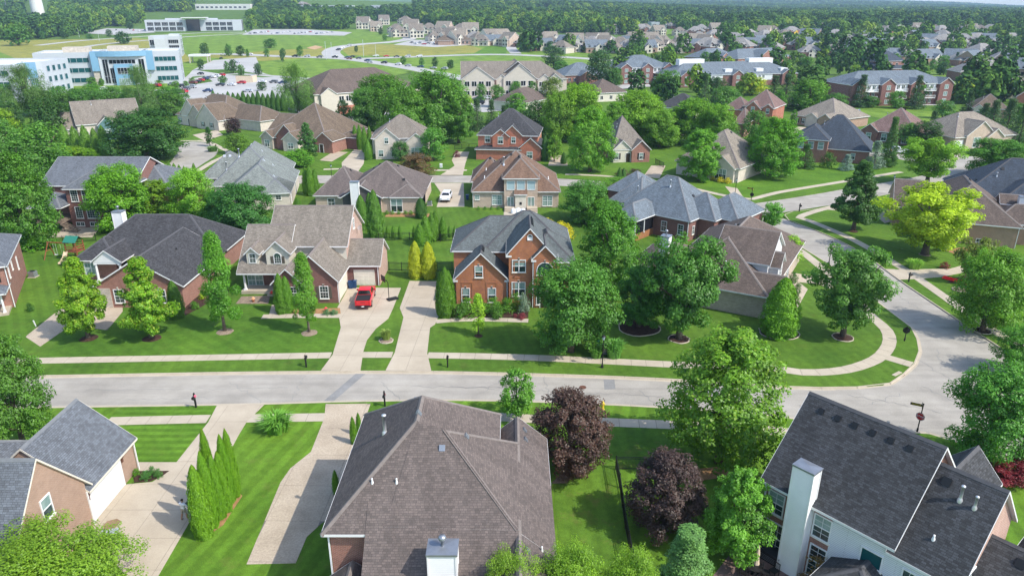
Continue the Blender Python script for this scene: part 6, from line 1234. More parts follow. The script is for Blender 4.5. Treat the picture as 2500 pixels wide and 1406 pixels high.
# gabled offices and apartments share the house builder
def windows_grid(H, x0, x1, y, rows, n, w_=1.3, hh=1.5, glass='glass_dark', cols=2):
    for z in rows:
        for i in range(n): H.win('S', x0+(x1-x0)*(i+.5)/n, y, z, w_, hh, cols, dh=False, mun=(1, 1), glass=glass, sill=False)
def big(label, pl, pr, cat, **kw):
    a, b_ = PG(*pl), PG(*pr); H = House(cat.replace(' ', '_'), label, (a.x, a.y), math.atan2(b_.y-a.y, b_.x-a.x), False, cat, simple=True, **kw); H.root.location.z = a.z; return H, (b_-a).length
H, w_ = big('two-storey gabled office with taupe roof and red brick bays', (1128, 242), (1385, 240), 'office building', roof='roof_taupe', wall='siding_beige')
H.block(0, w_, 3, 24, 8.0, .62, 'x', 'gh'); H.block(0, 14, 0, 22, 8, .7, 'y', 'gh', wall='brick_bright', gw='siding_beige'); H.block(18, 32, 1.5, 20, 8.2, .8, 'y', 'gh', wall='brick_bright', gw='siding_beige'); H.block(15, 20, 2, 12, 7.6, .8, 'y', 'gh'); H.block(33, 39, 2, 12, 7.2, .8, 'y', 'gh'); H.block(w_-9, w_-2, 0, 14, 7.2, .8, 'y', 'gh'); H.block(19, 30, 6, 26, 10.6, .75, 'y', 'gg', gw='siding_dark')
windows_grid(H, .8, 13, 0, (1.2, 5.2), 4, 2.0, 2.0); windows_grid(H, 18.5, 31.5, 1.5, (1.2, 5.2), 4, 2.0, 2.0); windows_grid(H, 33, 39, 2, (1.2, 4.8), 2, 1.6, 1.8); windows_grid(H, 40, w_-10, 3, (1.2, 4.8), 3, 1.6, 1.8); H.finish()
H, w_ = big('long brown-roofed office with small white gables and brick base', (772, 285), (1030, 262), 'office building', roof='roof_brown', wall='siding_beige')
H.block(0, w_, 0, 26, 7.6, .55, 'x', 'hh'); H.block(2, 8, -1.2, 8, 7.4, .7, 'y', 'gh'); H.block(w_*.72, w_*.86, -1.5, 9, 7.4, .7, 'y', 'gh'); H.wallbox(-.1, w_+.1, -.12, 2, -.02, 3.0, 'brick_bright'); windows_grid(H, 9, w_*.7, 0, (4.6,), 8, 1.8, 1.8); H.finish()
for pl, pr, dp, lb in (((1452, 250), (1530, 246), 16, 'plain brown-roofed low building among the middle trees'), ((1283, 276), (1345, 262), 14, 'brown roof corner showing behind the tree tops')):
    H, w_ = big(lb, pl, pr, 'building', roof='roof_brown', wall='siding_cream'); H.block(0, w_, 0, dp, 3.6, .6, 'x', 'hh'); windows_grid(H, 1, w_-1, 0, (1.0,), 3, 1.2, 1.4); H.finish()
def apartments(label, pl, pr, dp, st=3, roof='roof_blue', bays=5, mid=None, dorm=False):
    H, w_ = big(label, pl, pr, 'apartment building', roof=roof, wall='brick_dark'); e = 2.75*st; H.block(0, w_, 0, dp, e, .45, 'x', 'hh')
    for i in range(bays):
        x = w_*(i+.5)/bays
        if i % 2 == 0: H.block(x-3, x+3, -1.6, 8, e-.1, .7, 'y', 'gh', wall='brick_dark'); windows_grid(H, x-2.2, x+2.2, -1.6, [.7+2.75*k_ for k_ in range(st)], 1, 1.6, 1.6, 'glass_blind')
        else:
            H.wallbox(x-w_/bays*.45, x+w_/bays*.45, -.1, 1, e-2.9, e+.1, 'siding_white'); windows_grid(H, x-2.2, x+2.2, -.1, [.7+2.75*k_ for k_ in range(st)], 2, 1.2, 1.5, 'glass')
            for k_ in range(1, st):
                q = MB(); q.box(x-2.2, x+2.2, -1.7, -.1, 2.75*k_-.15, 2.75*k_); q.box(x-2.2, x+2.2, -1.7, -1.6, 2.75*k_+.9, 2.75*k_+1.0)
                for j in range(9): q.box(x-2.2+j*.54, x-2.12+j*.54, -1.69, -1.61, 2.75*k_, 2.75*k_+.9)
                q.build('balcony', 'trim', H.root)
    if dorm:
        for t_ in (.2, .45, .7, .9):
            q = MB(); q.box(w_*t_-2, w_*t_+2, 2, 7, e+.8, e+2.6); q.build('dormer', 'trim', H.root)
        for t_ in (.12, .68):
            q = MB(); q.box(w_*t_, w_*t_+14, dp*.45, dp*.45+4, e+2, e+dp*.25+1.0); q.build('parapet_screen', 'trim', H.root)
    H.finish()
apartments('three-storey brick apartments with grey roof and white balconies behind the oak', (1512, 207), (1640, 204), 24, 3, 'roof_blue', 5)
apartments('long brick retirement apartments with white roof screens and dormers', (1640, 214), (1945, 206), 24, 2, 'roof_blue', 5, dorm=True)
apartments('three-storey brick apartments with steel-blue roof beyond the spruces', (2066, 260), (2312, 254), 19, 3, 'roof_blue', 7)
H, w_ = big('brick clubhouse with tall steel-blue pyramid roof', (2128, 190), (2232, 186), 'building', roof='roof_night', wall='brick_red'); H.block(0, w_, 0, 18, 4.5, .5, 'x', 'hh'); H.block(w_*.18, w_*.8, 3, 16, 8.5, .75, 'x', 'hh'); windows_grid(H, w_*.3, w_*.7, 3, (5.8,), 3, 1.6, 1.6); H.finish()
for pl, pr, lb in (((1725, 158), (1800, 152), 'wide grey-roofed villa left of the clubhouse trees'), ((1800, 160), (1930, 150), 'long pale grey-roofed residence past the apartments'), ((1380, 205), (1480, 202), 'low grey-roofed pavilion on the green by the oak')):
    H, w_ = big(lb, pl, pr, 'building', roof='roof_blue', wall='brick_red'); H.block(0, w_, 0, 20, 4.2, .55, 'x', 'hh'); H.block(w_*.3, w_*.6, -4, 14, 4.2, .6, 'y', 'gh'); windows_grid(H, 1, w_*.28, 0, (1.2,), 2, 1.4, 1.5); H.finish()
# water tower, masts
o = PG(94, 36); rr = 13.5/pxm(o); b = MB(); b.lathe([(rr*1.08, -4), (rr, 20), (rr*.94, 45), (rr*1.3, 56), (rr*2.2, 66), (rr*2.3, 78), (rr*1.2, 90), (.1, 92)], 28)
t_ = empty('water_tower', 'thick pale concrete water tower shaft on the left hill', 'tower', o); b.build('shaft', 'concrete_tower', t_, smooth=True)
for i, (x, y, top) in enumerate(((20, 37, -20), (348, 22, -15), (480, 22, -10), (797, 146, 102), (811, 142, 104), (888, 139, 98), (918, 141, 110), (194, 92, 70), (243, 102, 78), (1760, 265, 225))):
    o = PG(x, y); hh = ZY(x, top, o.y).z-o.z; b = MB(); b.tube([(0, 0, -1), (0, 0, hh)], [hh*.012+.05, hh*.007+.03], 6); b.box(-hh*.03, hh*.03, -.06, .06, hh*.97, hh*.985)
    tag(b.build('utility_pole', 'panel_grey' if i > 2 else 'metal_grey', None, o), ('tall pale lighting mast beside the highway bend', 'thin steel pylon on the wooded skyline')[i < 3] if i < 7 else 'slim lamp mast on the office road' if i < 9 else 'grey utility pole before the brick apartments', 'pole', 'poles along the far roads')
# ------------------------------------------------------------------ far houses: six kinds, copied
PRO = []
def proto(i, roof, wall, w_, d, h_, pitch, gab):
    H = House('house', 'x', (0, -300), 0, False, simple=True, roof=roof, wall=wall); H.block(0, w_, 0, d, h_, pitch, 'x', 'gg' if i % 2 else 'hh')
    for a, c, pj in gab: H.block(a*w_, c*w_, -pj, d*.6, h_*.95, pitch*1.15, 'y', 'gh', gw='siding_cream' if i != 4 else None)
    q = MB()
    for t in (.15, .38, .62, .85):
        for z in ([1.0] if h_ < 4 else [1.0, 3.8]): q.box(t*w_-.7, t*w_+.7, -.12-(max([pj for a, c, pj in gab if a <= t <= c] or [0])), 0, z, z+1.5)
    q.build('window', 'glass_dark', H.root); H.finish(False); PRO.append(H.root)
proto(0, 'roof_taupe', 'siding_beige', 15, 12, 4.2, .75, [(.1, .45, 1.5)]); proto(1, 'roof_tan', 'brick_tan', 13, 13, 5.4, .8, [(.5, .95, 1.5)]); proto(2, 'roof_stone', 'brick_red', 17, 14, 4.0, .7, [(.3, .62, 1.5)]); proto(3, 'roof_taupe', 'siding_cream', 12, 13, 5.6, .85, [(.05, .5, 2)]); proto(4, 'roof_stone', 'brick_red', 20, 15, 4.2, .65, [(.1, .35, 2), (.6, .9, 2)]); proto(5, 'roof_blue', 'brick_brown', 17, 14, 4.2, .7, [(.4, .75, 1.5)])
used = set()
def place_far(lst, label, group, jit=0.0):
    for i, (x, y, k, sc_, rz) in enumerate(lst):
        o = PG(x, y); src = PRO[k]
        if k not in used: used.add(k); c = src
        else: c = copy_tree(src)
        c.location = (o.x, o.y, hz(o.x, o.y)-.1); c.rotation_euler = (0, 0, R(rz)); c.scale = (sc_,)*3; c['label'] = label; c['category'] = 'house'; c['group'] = group
rf = random.Random(3)
place_far([(x, y, (0, 3, 0, 1)[i % 4], rf.uniform(1.15, 1.45), rf.uniform(-25, 25)) for i, (x, y) in enumerate([(880, 62), (925, 62), (970, 60), (905, 78), (945, 82), (985, 83), (1025, 84), (1062, 84), (955, 92), (1000, 94), (1100, 84), (1130, 90), (1045, 94), (870, 72), (1085, 95)])], 'taupe-roofed apartment house in the cluster by the curving road', 'apartment cluster by the curving road')
place_far([(1045+i*29+rf.uniform(-4, 4), 101+i*.8+rf.uniform(-2, 2), (0, 3, 1, 2)[i % 4], rf.uniform(.95, 1.2), rf.uniform(-40, 40)) for i in range(24)] + [(1120+i*33+rf.uniform(-6, 6), 112+i*.7+rf.uniform(-2, 2), (3, 0, 5, 1, 2)[i % 5], rf.uniform(.95, 1.2), rf.uniform(-50, 50)) for i in range(18)] + [(1300+i*42+rf.uniform(-6, 6), 128+rf.uniform(-3, 3), (5, 0, 2)[i % 3], 1.1, rf.uniform(-40, 40)) for i in range(9)], 'pale gabled house in the dense far estate', 'dense far estate')
place_far([(1690+i*38+rf.uniform(-8, 8), 126+rf.uniform(-4, 4), (4, 2, 4, 5)[i % 4], rf.uniform(1.0, 1.25), rf.uniform(-40, 40)) for i in range(21)] + [(1760+i*46+rf.uniform(-10, 10), 112+rf.uniform(-3, 3), (4, 2, 5)[i % 3], rf.uniform(1.0, 1.2), rf.uniform(-40, 40)) for i in range(16)] + [(1960+i*44+rf.uniform(-10, 10), 143+rf.uniform(-4, 4), (2, 4, 5)[i % 3], rf.uniform(1.0, 1.2), rf.uniform(-50, 50)) for i in range(5)], 'grey-roofed house in the far right estate', 'far right estate')
place_far([(2255, 160, 5, 1.1, 20), (2300, 158, 5, 1.1, -30), (2340, 163, 4, 1.0, 10), (2385, 165, 5, 1.1, 40), (2420, 160, 2, 1.1, -20), (2460, 168, 5, 1.1, 0), (2340, 200, 4, 1.2, -10), (2420, 196, 2, 1.1, 25), (2480, 188, 5, 1.1, -25), (2150, 152, 5, 1.0, 0), (2200, 148, 2, 1.0, 20), (2440, 240, 0, 1.0, -15), (2490, 158, 5, 1.1, 15), (2470, 145, 5, 1.1, -20), (2390, 142, 4, 1.1, 20)], 'dark-roofed house among the trees right of the clubhouse', 'houses right of the clubhouse')
place_far([(1295+i*17, 37+rf.uniform(-2, 3), (0, 4, 5)[i % 3], 1.2, rf.uniform(-40, 40)) for i in range(13)] + [(1722+i*15, 52+rf.uniform(-4, 4), (0, 4, 5)[i % 3], 1.2, rf.uniform(-40, 40)) for i in range(9)] + [(2110+i*26, 80+rf.uniform(-3, 3), (4, 0, 2)[i % 3], 1.0, rf.uniform(-40, 40)) for i in range(6)] + [(640+i*16, 18+rf.uniform(-2, 2), (0, 4)[i % 2], 1.2, rf.uniform(-30, 30)) for i in range(7)], 'tiny house showing between the trees on the far hills', 'tiny houses on the far hills')
place_far([(1690+i*36+rf.uniform(-9, 9), 98+rf.uniform(-4, 4), (2, 4, 0, 5)[i % 4], rf.uniform(1.0, 1.2), rf.uniform(-50, 50)) for i in range(23)] + [(1500+i*40+rf.uniform(-9, 9), 122+rf.uniform(-3, 3), (0, 2, 3)[i % 3], 1.05, rf.uniform(-50, 50)) for i in range(6)] + [(2130+i*33+rf.uniform(-9, 9), 112+rf.uniform(-5, 5), (5, 4, 2)[i % 3], 1.1, rf.uniform(-50, 50)) for i in range(12)], 'small-looking house in the tree-mixed estate under the hills', 'tree-mixed estate under the hills')
place_far([(1560+i*58+rf.uniform(-20, 20), 72+rf.uniform(-8, 8), (0, 2, 4)[i % 3], 1.0, rf.uniform(-50, 50)) for i in range(15)] + [(1180+i*26+rf.uniform(-8, 8), 62+rf.uniform(-5, 5), (0, 3)[i % 2], 1.0, rf.uniform(-50, 50)) for i in range(8)], 'lone house peeping out of the distant woods', 'lone houses in the distant woods')
place_far([(1480+i*31+rf.uniform(-10, 10), 84+rf.uniform(-5, 5), (1, 0, 4, 2)[i % 4], 1.05, rf.uniform(-50, 50)) for i in range(30)], 'pale-roofed house in the thin row below the wooded hills', 'thin row below the wooded hills')
# gas station style building by the curving road
H, w_ = big('low brown-roofed brick shop with small car lot on the far road', (1062, 110), (1150, 110), 'building', roof='roof_umber', wall='brick_brown'); H.block(0, w_, 0, 18, 4, .5, 'x', 'hh'); H.block(w_*.1, w_*.45, -6, 10, 4, .5, 'y', 'hh'); windows_grid(H, w_*.5, w_*.95, 0, (1,), 4, 1.8, 2.0); H.finish()
o = PG(462, 155); b = MB(); b.box(0, 13, 0, 9, 4.4, 5.6); b.build('canopy_roof', 'roof_membrane', empty('drive_through', 'small white-roofed drive-through canopy beside the offices', 'canopy', o, R(10)))
c_ = COL.objects['drive_through']
for x, y in ((.6, .6), (12.4, .6), (.6, 8.4), (12.4, 8.4)): q = MB(); q.box(x-.35, x+.35, y-.35, y+.35, 0, 4.4); q.build('pillar', 'stone_clad', c_)
o = PG(577, 202); b = MB()
for i in range(9): b.box(-.02+i*.98, .9+i*.98, 0, .12, 0, 3.4); b.box(8.75, 8.87, .2+i*.75, .9+i*.75, 0, 3.4)
tag(b.build('dumpster_enclosure', 'plastic_tan', None, o), 'tan board enclosure standing in the parking lot', 'enclosure')
# ------------------------------------------------------------------ woods
def inside(p, poly):
    c = False; n = len(poly)
    for i in range(n):
        (x0, y0), (x1, y1) = poly[i], poly[i-1]
        if (y0 > p[1]) != (y1 > p[1]) and p[0] < (x1-x0)*(p[1]-y0)/(y1-y0)+x0: c = not c
    return c
def topx(X, Y, z):
    d = CAMH-z; zc = Y*_c+d*_s; return 1250+FPX*X/zc, 703+FPX*(d*_c-Y*_s)/zc
OPEN = [[(-200, 240), (-200, 98), (90, 97), (200, 86), (260, 66), (360, 64), (360, 78), (600, 78), (625, 70), (860, 74), (900, 80), (960, 88), (1180, 108), (1260, 106), (1270, 128), (1480, 132), (1510, 150), (1500, 212), (1600, 260), (2700, 262), (2700, 700), (-400, 700)],
        [(850, 96), (850, 58), (1000, 52), (1120, 76), (1760, 92), (1760, 132), (1180, 122), (1000, 100)], [(1440, 74), (1440, 64), (1660, 57), (1680, 66), (1560, 74)], [(2140, 94), (2140, 80), (2430, 75), (2450, 92)], [(1870, 100), (1900, 84), (2010, 84), (2020, 98)], [(1540, 94), (1560, 72), (1660, 70), (1660, 90)], [(1655, 92), (1660, 80), (1780, 76), (1800, 88)], [(2230, 215), (2240, 160), (2370, 158), (2430, 212)], [(720, 26), (720, 12), (870, 10), (870, 26)], [(470, 28), (470, 6), (620, 6), (620, 28)], [(350, 80), (345, 30), (610, 30), (610, 80)], [(55, 64), (60, -20), (130, -20), (132, 64)], [(470, 44), (470, -5), (625, -5), (625, 44)], [(725, 40), (725, -5), (1015, -5), (1015, 36)]]
MIXED = [(1500, 215), (1500, 138), (1960, 138), (2120, 150), (2330, 178), (2340, 265), (1960, 262), (1600, 262)]
SEMI = [[(1680, 132), (1680, 100), (2140, 98), (2140, 150), (1900, 165), (1700, 160)], [(2120, 178), (2120, 128), (2560, 128), (2560, 230), (2330, 215)], [(1270, 44), (1270, 26), (1520, 30), (1520, 44)], [(1700, 64), (1700, 44), (1860, 44), (1860, 64)], [(1660, 112), (1660, 88), (2560, 88), (2560, 130), (1700, 118)], [(1100, 132), (1760, 118), (1760, 140), (1500, 150), (1200, 140)]]
rw = random.Random(21); pts, scl, rot, ids = [], [], [], []
d = 300.0
while d < 6350:
    sp = 7.0+.0036*d; nx = int(1.62*d/sp); nr = sp*.9
    for i in range(nx):
        X = (-.80+1.6*(i+rw.random())/nx)*d; Y = d+rw.uniform(-.5, .5)*nr; z = hz(X, Y); p = topx(X, Y, z)
        if p[0] < -160 or p[0] > 2660 or p[1] > 262: continue
        if any(inside(p, q) for q in OPEN): continue
        if inside(p, MIXED) and rw.random() < .9: continue
        if Y < 700 and rw.random() < .12: continue
        if any(inside(p, q) for q in SEMI) and rw.random() < .86: continue
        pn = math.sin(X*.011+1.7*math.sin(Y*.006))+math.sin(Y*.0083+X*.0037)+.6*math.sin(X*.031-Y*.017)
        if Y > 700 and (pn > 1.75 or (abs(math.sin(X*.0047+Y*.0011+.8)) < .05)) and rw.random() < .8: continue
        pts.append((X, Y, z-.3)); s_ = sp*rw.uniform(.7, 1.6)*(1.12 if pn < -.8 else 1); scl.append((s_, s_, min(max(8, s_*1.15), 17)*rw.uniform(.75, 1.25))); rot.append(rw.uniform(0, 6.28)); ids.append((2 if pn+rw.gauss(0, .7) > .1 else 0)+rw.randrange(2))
    d += nr
fm = bpy.data.materials.new('forest_leaf'); fm.use_nodes = True; MATS['forest_leaf'] = fm; t = fm.node_tree; bs = t.nodes['Principled BSDF']; bs.inputs['Roughness'].default_value = .9; bs.inputs['Specular IOR Level'].default_value = .1
oi = N(t, 'ShaderNodeObjectInfo'); at = N(t, 'ShaderNodeAttribute', attribute_name='shade')
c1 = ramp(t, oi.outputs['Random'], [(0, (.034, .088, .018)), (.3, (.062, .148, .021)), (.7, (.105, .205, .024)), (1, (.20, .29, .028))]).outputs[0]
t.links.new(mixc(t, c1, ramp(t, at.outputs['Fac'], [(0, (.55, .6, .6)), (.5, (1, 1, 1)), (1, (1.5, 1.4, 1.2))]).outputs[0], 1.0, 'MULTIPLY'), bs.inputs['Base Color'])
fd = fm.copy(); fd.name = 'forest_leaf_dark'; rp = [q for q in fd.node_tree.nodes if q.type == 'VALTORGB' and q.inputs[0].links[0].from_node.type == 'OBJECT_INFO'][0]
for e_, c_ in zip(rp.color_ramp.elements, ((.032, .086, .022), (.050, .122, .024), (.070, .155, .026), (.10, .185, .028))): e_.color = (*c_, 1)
fcol = bpy.data.collections.new('forest_sources')
for i in range(4):
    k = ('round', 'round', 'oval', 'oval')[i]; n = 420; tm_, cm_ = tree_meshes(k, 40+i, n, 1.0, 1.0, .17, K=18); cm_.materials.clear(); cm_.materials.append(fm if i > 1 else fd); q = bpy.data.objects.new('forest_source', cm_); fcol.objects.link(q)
me = bpy.data.meshes.new('woods'); me.from_pydata(pts, [], [])
for nm, ty, dat in (('scl', 'FLOAT_VECTOR', np.array(scl).ravel()), ('rot', 'FLOAT', np.array(rot)), ('idx', 'INT', np.array(ids))):
    a = me.attributes.new(nm, ty, 'POINT'); a.data.foreach_set('vector' if ty == 'FLOAT_VECTOR' else 'value', dat.astype(np.int32 if ty == 'INT' else np.float32))
woods = link('woods', me); stuff(woods); tag(woods, 'mass of green woods covering the far valley and hills', 'woods')
ng = bpy.data.node_groups.new('scatter', 'GeometryNodeTree'); ng.interface.new_socket('Geometry', in_out='INPUT', socket_type='NodeSocketGeometry'); ng.interface.new_socket('Geometry', in_out='OUTPUT', socket_type='NodeSocketGeometry')
gi, go = ng.nodes.new('NodeGroupInput'), ng.nodes.new('NodeGroupOutput'); ci = ng.nodes.new('GeometryNodeCollectionInfo'); ci.inputs[0].default_value = fcol; ci.inputs[1].default_value = True; ci.inputs[2].default_value = True
ip = ng.nodes.new('GeometryNodeInstanceOnPoints'); ip.inputs['Pick Instance'].default_value = True; mp_ = ng.nodes.new('GeometryNodeMeshToPoints')
def named(nm, ty): q = ng.nodes.new('GeometryNodeInputNamedAttribute'); q.data_type = ty; q.inputs[0].default_value = nm; return q.outputs[0]
cx = ng.nodes.new('ShaderNodeCombineXYZ'); ng.links.new(named('rot', 'FLOAT'), cx.inputs[2])
ng.links.new(gi.outputs[0], mp_.inputs[0]); ng.links.new(mp_.outputs[0], ip.inputs['Points']); ng.links.new(ci.outputs[0], ip.inputs['Instance']); ng.links.new(named('idx', 'INT'), ip.inputs['Instance Index']); ng.links.new(cx.outputs[0], ip.inputs['Rotation']); ng.links.new(named('scl', 'FLOAT_VECTOR'), ip.inputs['Scale']); ng.links.new(ip.outputs[0], go.inputs[0])
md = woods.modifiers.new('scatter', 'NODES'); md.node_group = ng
print('woods', len(pts))
# ------------------------------------------------------------------ haze
b = MB(); b.box(-7800, 7800, -140, 8200, -1.5, 215); hm = bpy.data.materials.new('haze_air'); hm.use_nodes = True; t = hm.node_tree; t.nodes.clear()
v = N(t, 'ShaderNodeVolumePrincipled', Density=HAZE); v.inputs['Color'].default_value = (.52, .74, 1.0, 1); v.inputs['Anisotropy'].default_value = .1; oo = N(t, 'ShaderNodeOutputMaterial'); t.links.new(v.outputs[0], oo.inputs['Volume']); MATS['haze_air'] = hm
stuff(b.build('haze', 'haze_air', uv=False))
# ------------------------------------------------------------------ vehicles
def extrude_profile(b, prof, w_, bev=.06, m=0, top=None):
    """side profile (y, z) swept across the car, edges eased; top narrows points above its z by its factor"""
    cy, cz = sum(p[0] for p in prof)/len(prof), sum(p[1] for p in prof)/len(prof)
    def hw(z): return w_ if top is None or z <= top[0] else w_*(1-(1-top[1])*min(1, (z-top[0])/top[2]))
    rings = []
    for x, k in ((-1, bev), (-1, 0), (1, 0), (1, bev)):
        ring = []
        for y, z in prof:
            d = Vector((cy-y, cz-z)); l = max(d.length, .01); q = Vector((y, z))+d*(k/l); ring.append((x*(hw(z)-(0 if k else bev)), q.x, q.y))
        rings.append(ring)
    n = len(prof); k0 = len(b.v)
    for r in rings: b.v += r
    for i in range(3):
        for j in range(n): q = (j+1) % n; b.f.append((k0+i*n+j, k0+i*n+q, k0+(i+1)*n+q, k0+(i+1)*n+j)); b.m.append(m)
    b.f.append(tuple(range(k0+n-1, k0-1, -1))); b.m.append(m); b.f.append(tuple(range(k0+3*n, k0+4*n))); b.m.append(m)
KINDS = dict(
    pickup=dict(w=1.0, body=[(-2.92, .52), (-2.95, 1.22), (-.9, 1.26), (1.25, 1.24), (2.6, 1.12), (2.88, .95), (2.92, .5)], cab=[(-.92, 1.2), (-.78, 1.84), (-.55, 1.92), (.45, 1.93), (.62, 1.88), (1.4, 1.2)], ax=(-1.85, 1.85), r=.40),
    suv=dict(w=.94, body=[(-2.3, .5), (-2.34, 1.05), (-2.2, 1.15), (1.0, 1.12), (2.1, .98), (2.32, .8), (2.34, .45)], cab=[(-2.2, 1.08), (-2.0, 1.62), (-1.7, 1.7), (.2, 1.7), (.4, 1.64), (1.15, 1.06)], ax=(-1.4, 1.42), r=.35),
    sedan=dict(w=.90, body=[(-2.35, .45), (-2.38, .88), (-2.1, 1.0), (1.0, .96), (2.1, .82), (2.36, .68), (2.38, .4)], cab=[(-1.9, .94), (-1.25, 1.36), (-.9, 1.43), (.1, 1.43), (.35, 1.36), (1.15, .92)], ax=(-1.4, 1.45), r=.32))
def car_parts(kind):
    k = KINDS[kind]; w_ = k['w']; B, G, L = MB(), MB(), MB(); extrude_profile(B, k['body'], w_, .07)
    z0 = min(p[1] for p in k['cab']); zt = max(p[1] for p in k['cab']); top = (z0, .76, zt-z0); extrude_profile(B, k['cab'], w_*.965, .05, 0, top)
    def hw(z): return w_*.965*(1-.24*(z-z0)/(zt-z0))
    c = k['cab']; za, zb = z0+.12, zt-.12; ys = [c[0], c[1], c[-2], c[-1]]
    def edge(p, q, z): t = (z-p[1])/(q[1]-p[1]); return p[0]+(q[0]-p[0])*t
    r0, r1 = edge(c[0], c[1], za), edge(c[0], c[1], min(zb, c[1][1])); f0, f1 = edge(c[-1], c[-2], za), edge(c[-1], c[-2], min(zb, c[-2][1])); zr, zf = min(zb, c[1][1]), min(zb, c[-2][1])
    G.face([(-hw(za)+.1, r0-.02, za), (hw(za)-.1, r0-.02, za), (hw(zr)-.1, r1-.02, zr), (-hw(zr)+.1, r1-.02, zr)]); G.face([(hw(za)-.1, f0+.02, za), (-hw(za)+.1, f0+.02, za), (-hw(zf)+.1, f1+.02, zf), (hw(zf)-.1, f1+.02, zf)])
    mid = (r0+f0)/2
    for s_ in (-1, 1):
        for (a0, a1, b0, b1) in ((r0+.22, mid-.05, r1+.15, mid-.05), (mid+.05, f0-.25, mid+.05, f1-.08)):
            q = [(s_*(hw(za)+.012), a0, za), (s_*(hw(za)+.012), a1, za), (s_*(hw(zb)+.012), b1, zb), (s_*(hw(zb)+.012), b0, zb)]; G.face(q if s_ > 0 else q[::-1])
    return B, G, k
def wheel_mesh(r):
    t, m_ = MB(), MB(); t.lathe([(r*.55, -.13), (r*.92, -.13), (r, -.08), (r, .08), (r*.92, .13), (r*.55, .13)], 16); m_.lathe([(.01, .1), (r*.5, .11), (r*.56, .13), (r*.56, -.13), (.01, -.1)], 12); return mesh_of(t, 'tyre', 'rubber', True), mesh_of(m_, 'rim', 'metal_light', True)
def vehicle(name, label, kind, loc, rz, col, cover=False):
    B, G, k = car_parts(kind); root = empty(name, label, 'truck' if kind == 'pickup' else 'car', loc, rz); bd = B.build('body', 'paint', root); bd.color = (*col, 1); G.build('window', 'glass_dark', root); w_ = k['w']; ty, ri = cached(('wheel', k['r']), lambda: wheel_mesh(k['r']))
    for y in k['ax']:
        for s_ in (-1, 1):
            o = link('wheel', ty, root, (s_*(w_-.1), y, k['r'])); o.rotation_euler = (0, math.pi/2, 0); link('rim', ri, o)
            a = MB(); n = 10
            for i in range(n):
                p, q = math.pi*i/n, math.pi*(i+1)/n; R1, R2 = k['r']*1.05, k['r']*1.28; a.face([(s_*(w_+.015), y+math.cos(p)*R1, k['r']+math.sin(p)*R1), (s_*(w_+.015), y+math.cos(q)*R1, k['r']+math.sin(q)*R1), (s_*(w_+.015), y+math.cos(q)*R2, k['r']+math.sin(q)*R2), (s_*(w_+.015), y+math.cos(p)*R2, k['r']+math.sin(p)*R2)][::s_])
            a.build('wheel_arch', 'rubber', root)
    yb, yf = k['body'][0][0]-.03, k['body'][-1][0]
    for s_ in (-1, 1):
        q = MB(); q.box(s_*(w_-.2)-.1, s_*(w_-.2)+.1, yb-.015, yb+.12, .85, 1.12); q.build('taillight', 'red_paint', root); q = MB(); q.box(s_*(w_-.26)-.18, s_*(w_-.26)+.18, yf-.16, yf+.0, .72, .86); q.build('headlight', 'glass_sky', root)
        q = MB(); q.box(s_*(w_+.12)-.1, s_*(w_+.12)+.1, .85, 1.02, 1.18 if kind == 'pickup' else 1.0, 1.38 if kind == 'pickup' else 1.16); mo = q.build('mirror', 'paint', root); mo.color = (*col, 1)
    q = MB(); q.box(-w_+.08, w_-.08, yb-.12, yb+.1, .42, .6); q.box(-w_+.08, w_-.08, yf-.1, yf+.06, .38, .55); q.build('bumper', 'metal_black' if kind != 'sedan' else 'metal_grey', root); q = MB(); q.box(-.17, .17, yb-.135, yb-.115, .45, .56); q.build('licence_plate', 'white', root)
    if cover: q = MB(); q.box(-w_+.12, w_-.12, -2.85, -.98, 1.2, 1.29); q.build('bed_cover', 'rubber', root); q = MB(); q.box(-.3, .3, yb-.02, yb+.02, .98, 1.02); q.build('tailgate_handle', 'metal_black', root)
    return root
p = P(881, 757); vehicle('pickup_truck', 'bright red crew-cab pickup with black bed cover on the driveway', 'pickup', (p.x+.1, p.y+2.9, .03), R(4), (.62, .008, .02), True)
p = P(1087, 496); vehicle('car', 'white family car parked beside the tan stone house', 'suv', (p.x, p.y+2.4, .03), R(177), (.75, .76, .78))
p = P(2190, 377); vehicle('pickup_truck', 'white pickup parked at the kerb near the person in red', 'pickup', (p.x, p.y+1, .03), R(80), (.75, .76, .78))
def simple_car(kind):
    B, G, k = car_parts(kind); b = MB(); b.v, b.f, b.m = list(B.v), list(B.f), [0]*len(B.f); k0 = len(b.v); b.v += G.v; b.f += [tuple(i+k0 for i in f) for f in G.f]; b.m += [1]*len(G.f)
    for y in k['ax']:
        for s_ in (-1, 1): b.tube([(s_*(k['w']-.22), y, k['r']), (s_*(k['w']+.01), y, k['r'])], k['r'], 10, 2)
    return mesh_of(b, 'car', ['paint', 'glass_dark', 'rubber'])
CC = dict(w=(.75, .76, .78), s=(.42, .44, .46), k=(.015, .016, .02), r=(.5, .012, .02), b=(.02, .05, .14), g=(.10, .11, .12), n=(.2, .05, .04), t=(.05, .13, .16), G=(.05, .5, .03))
NAMES = dict(w='white', s='silver', k='black', r='red', b='dark blue', g='dark grey', n='maroon', t='teal', G='lime green')
def cars(lst, place, group):
    for x, y, c, rz in lst:
        kd = ('suv', 'sedan')[(x*7+y) % 2]; o = PG(x, y); q = link('car', cached(('car', kd), lambda: simple_car(kd)), None, (o.x, o.y, hz(o.x, o.y)+.14), R(rz)); q.color = (*CC[c], 1); tag(q, '%s car %s' % (NAMES[c], place), 'car', group+', '+NAMES[c])
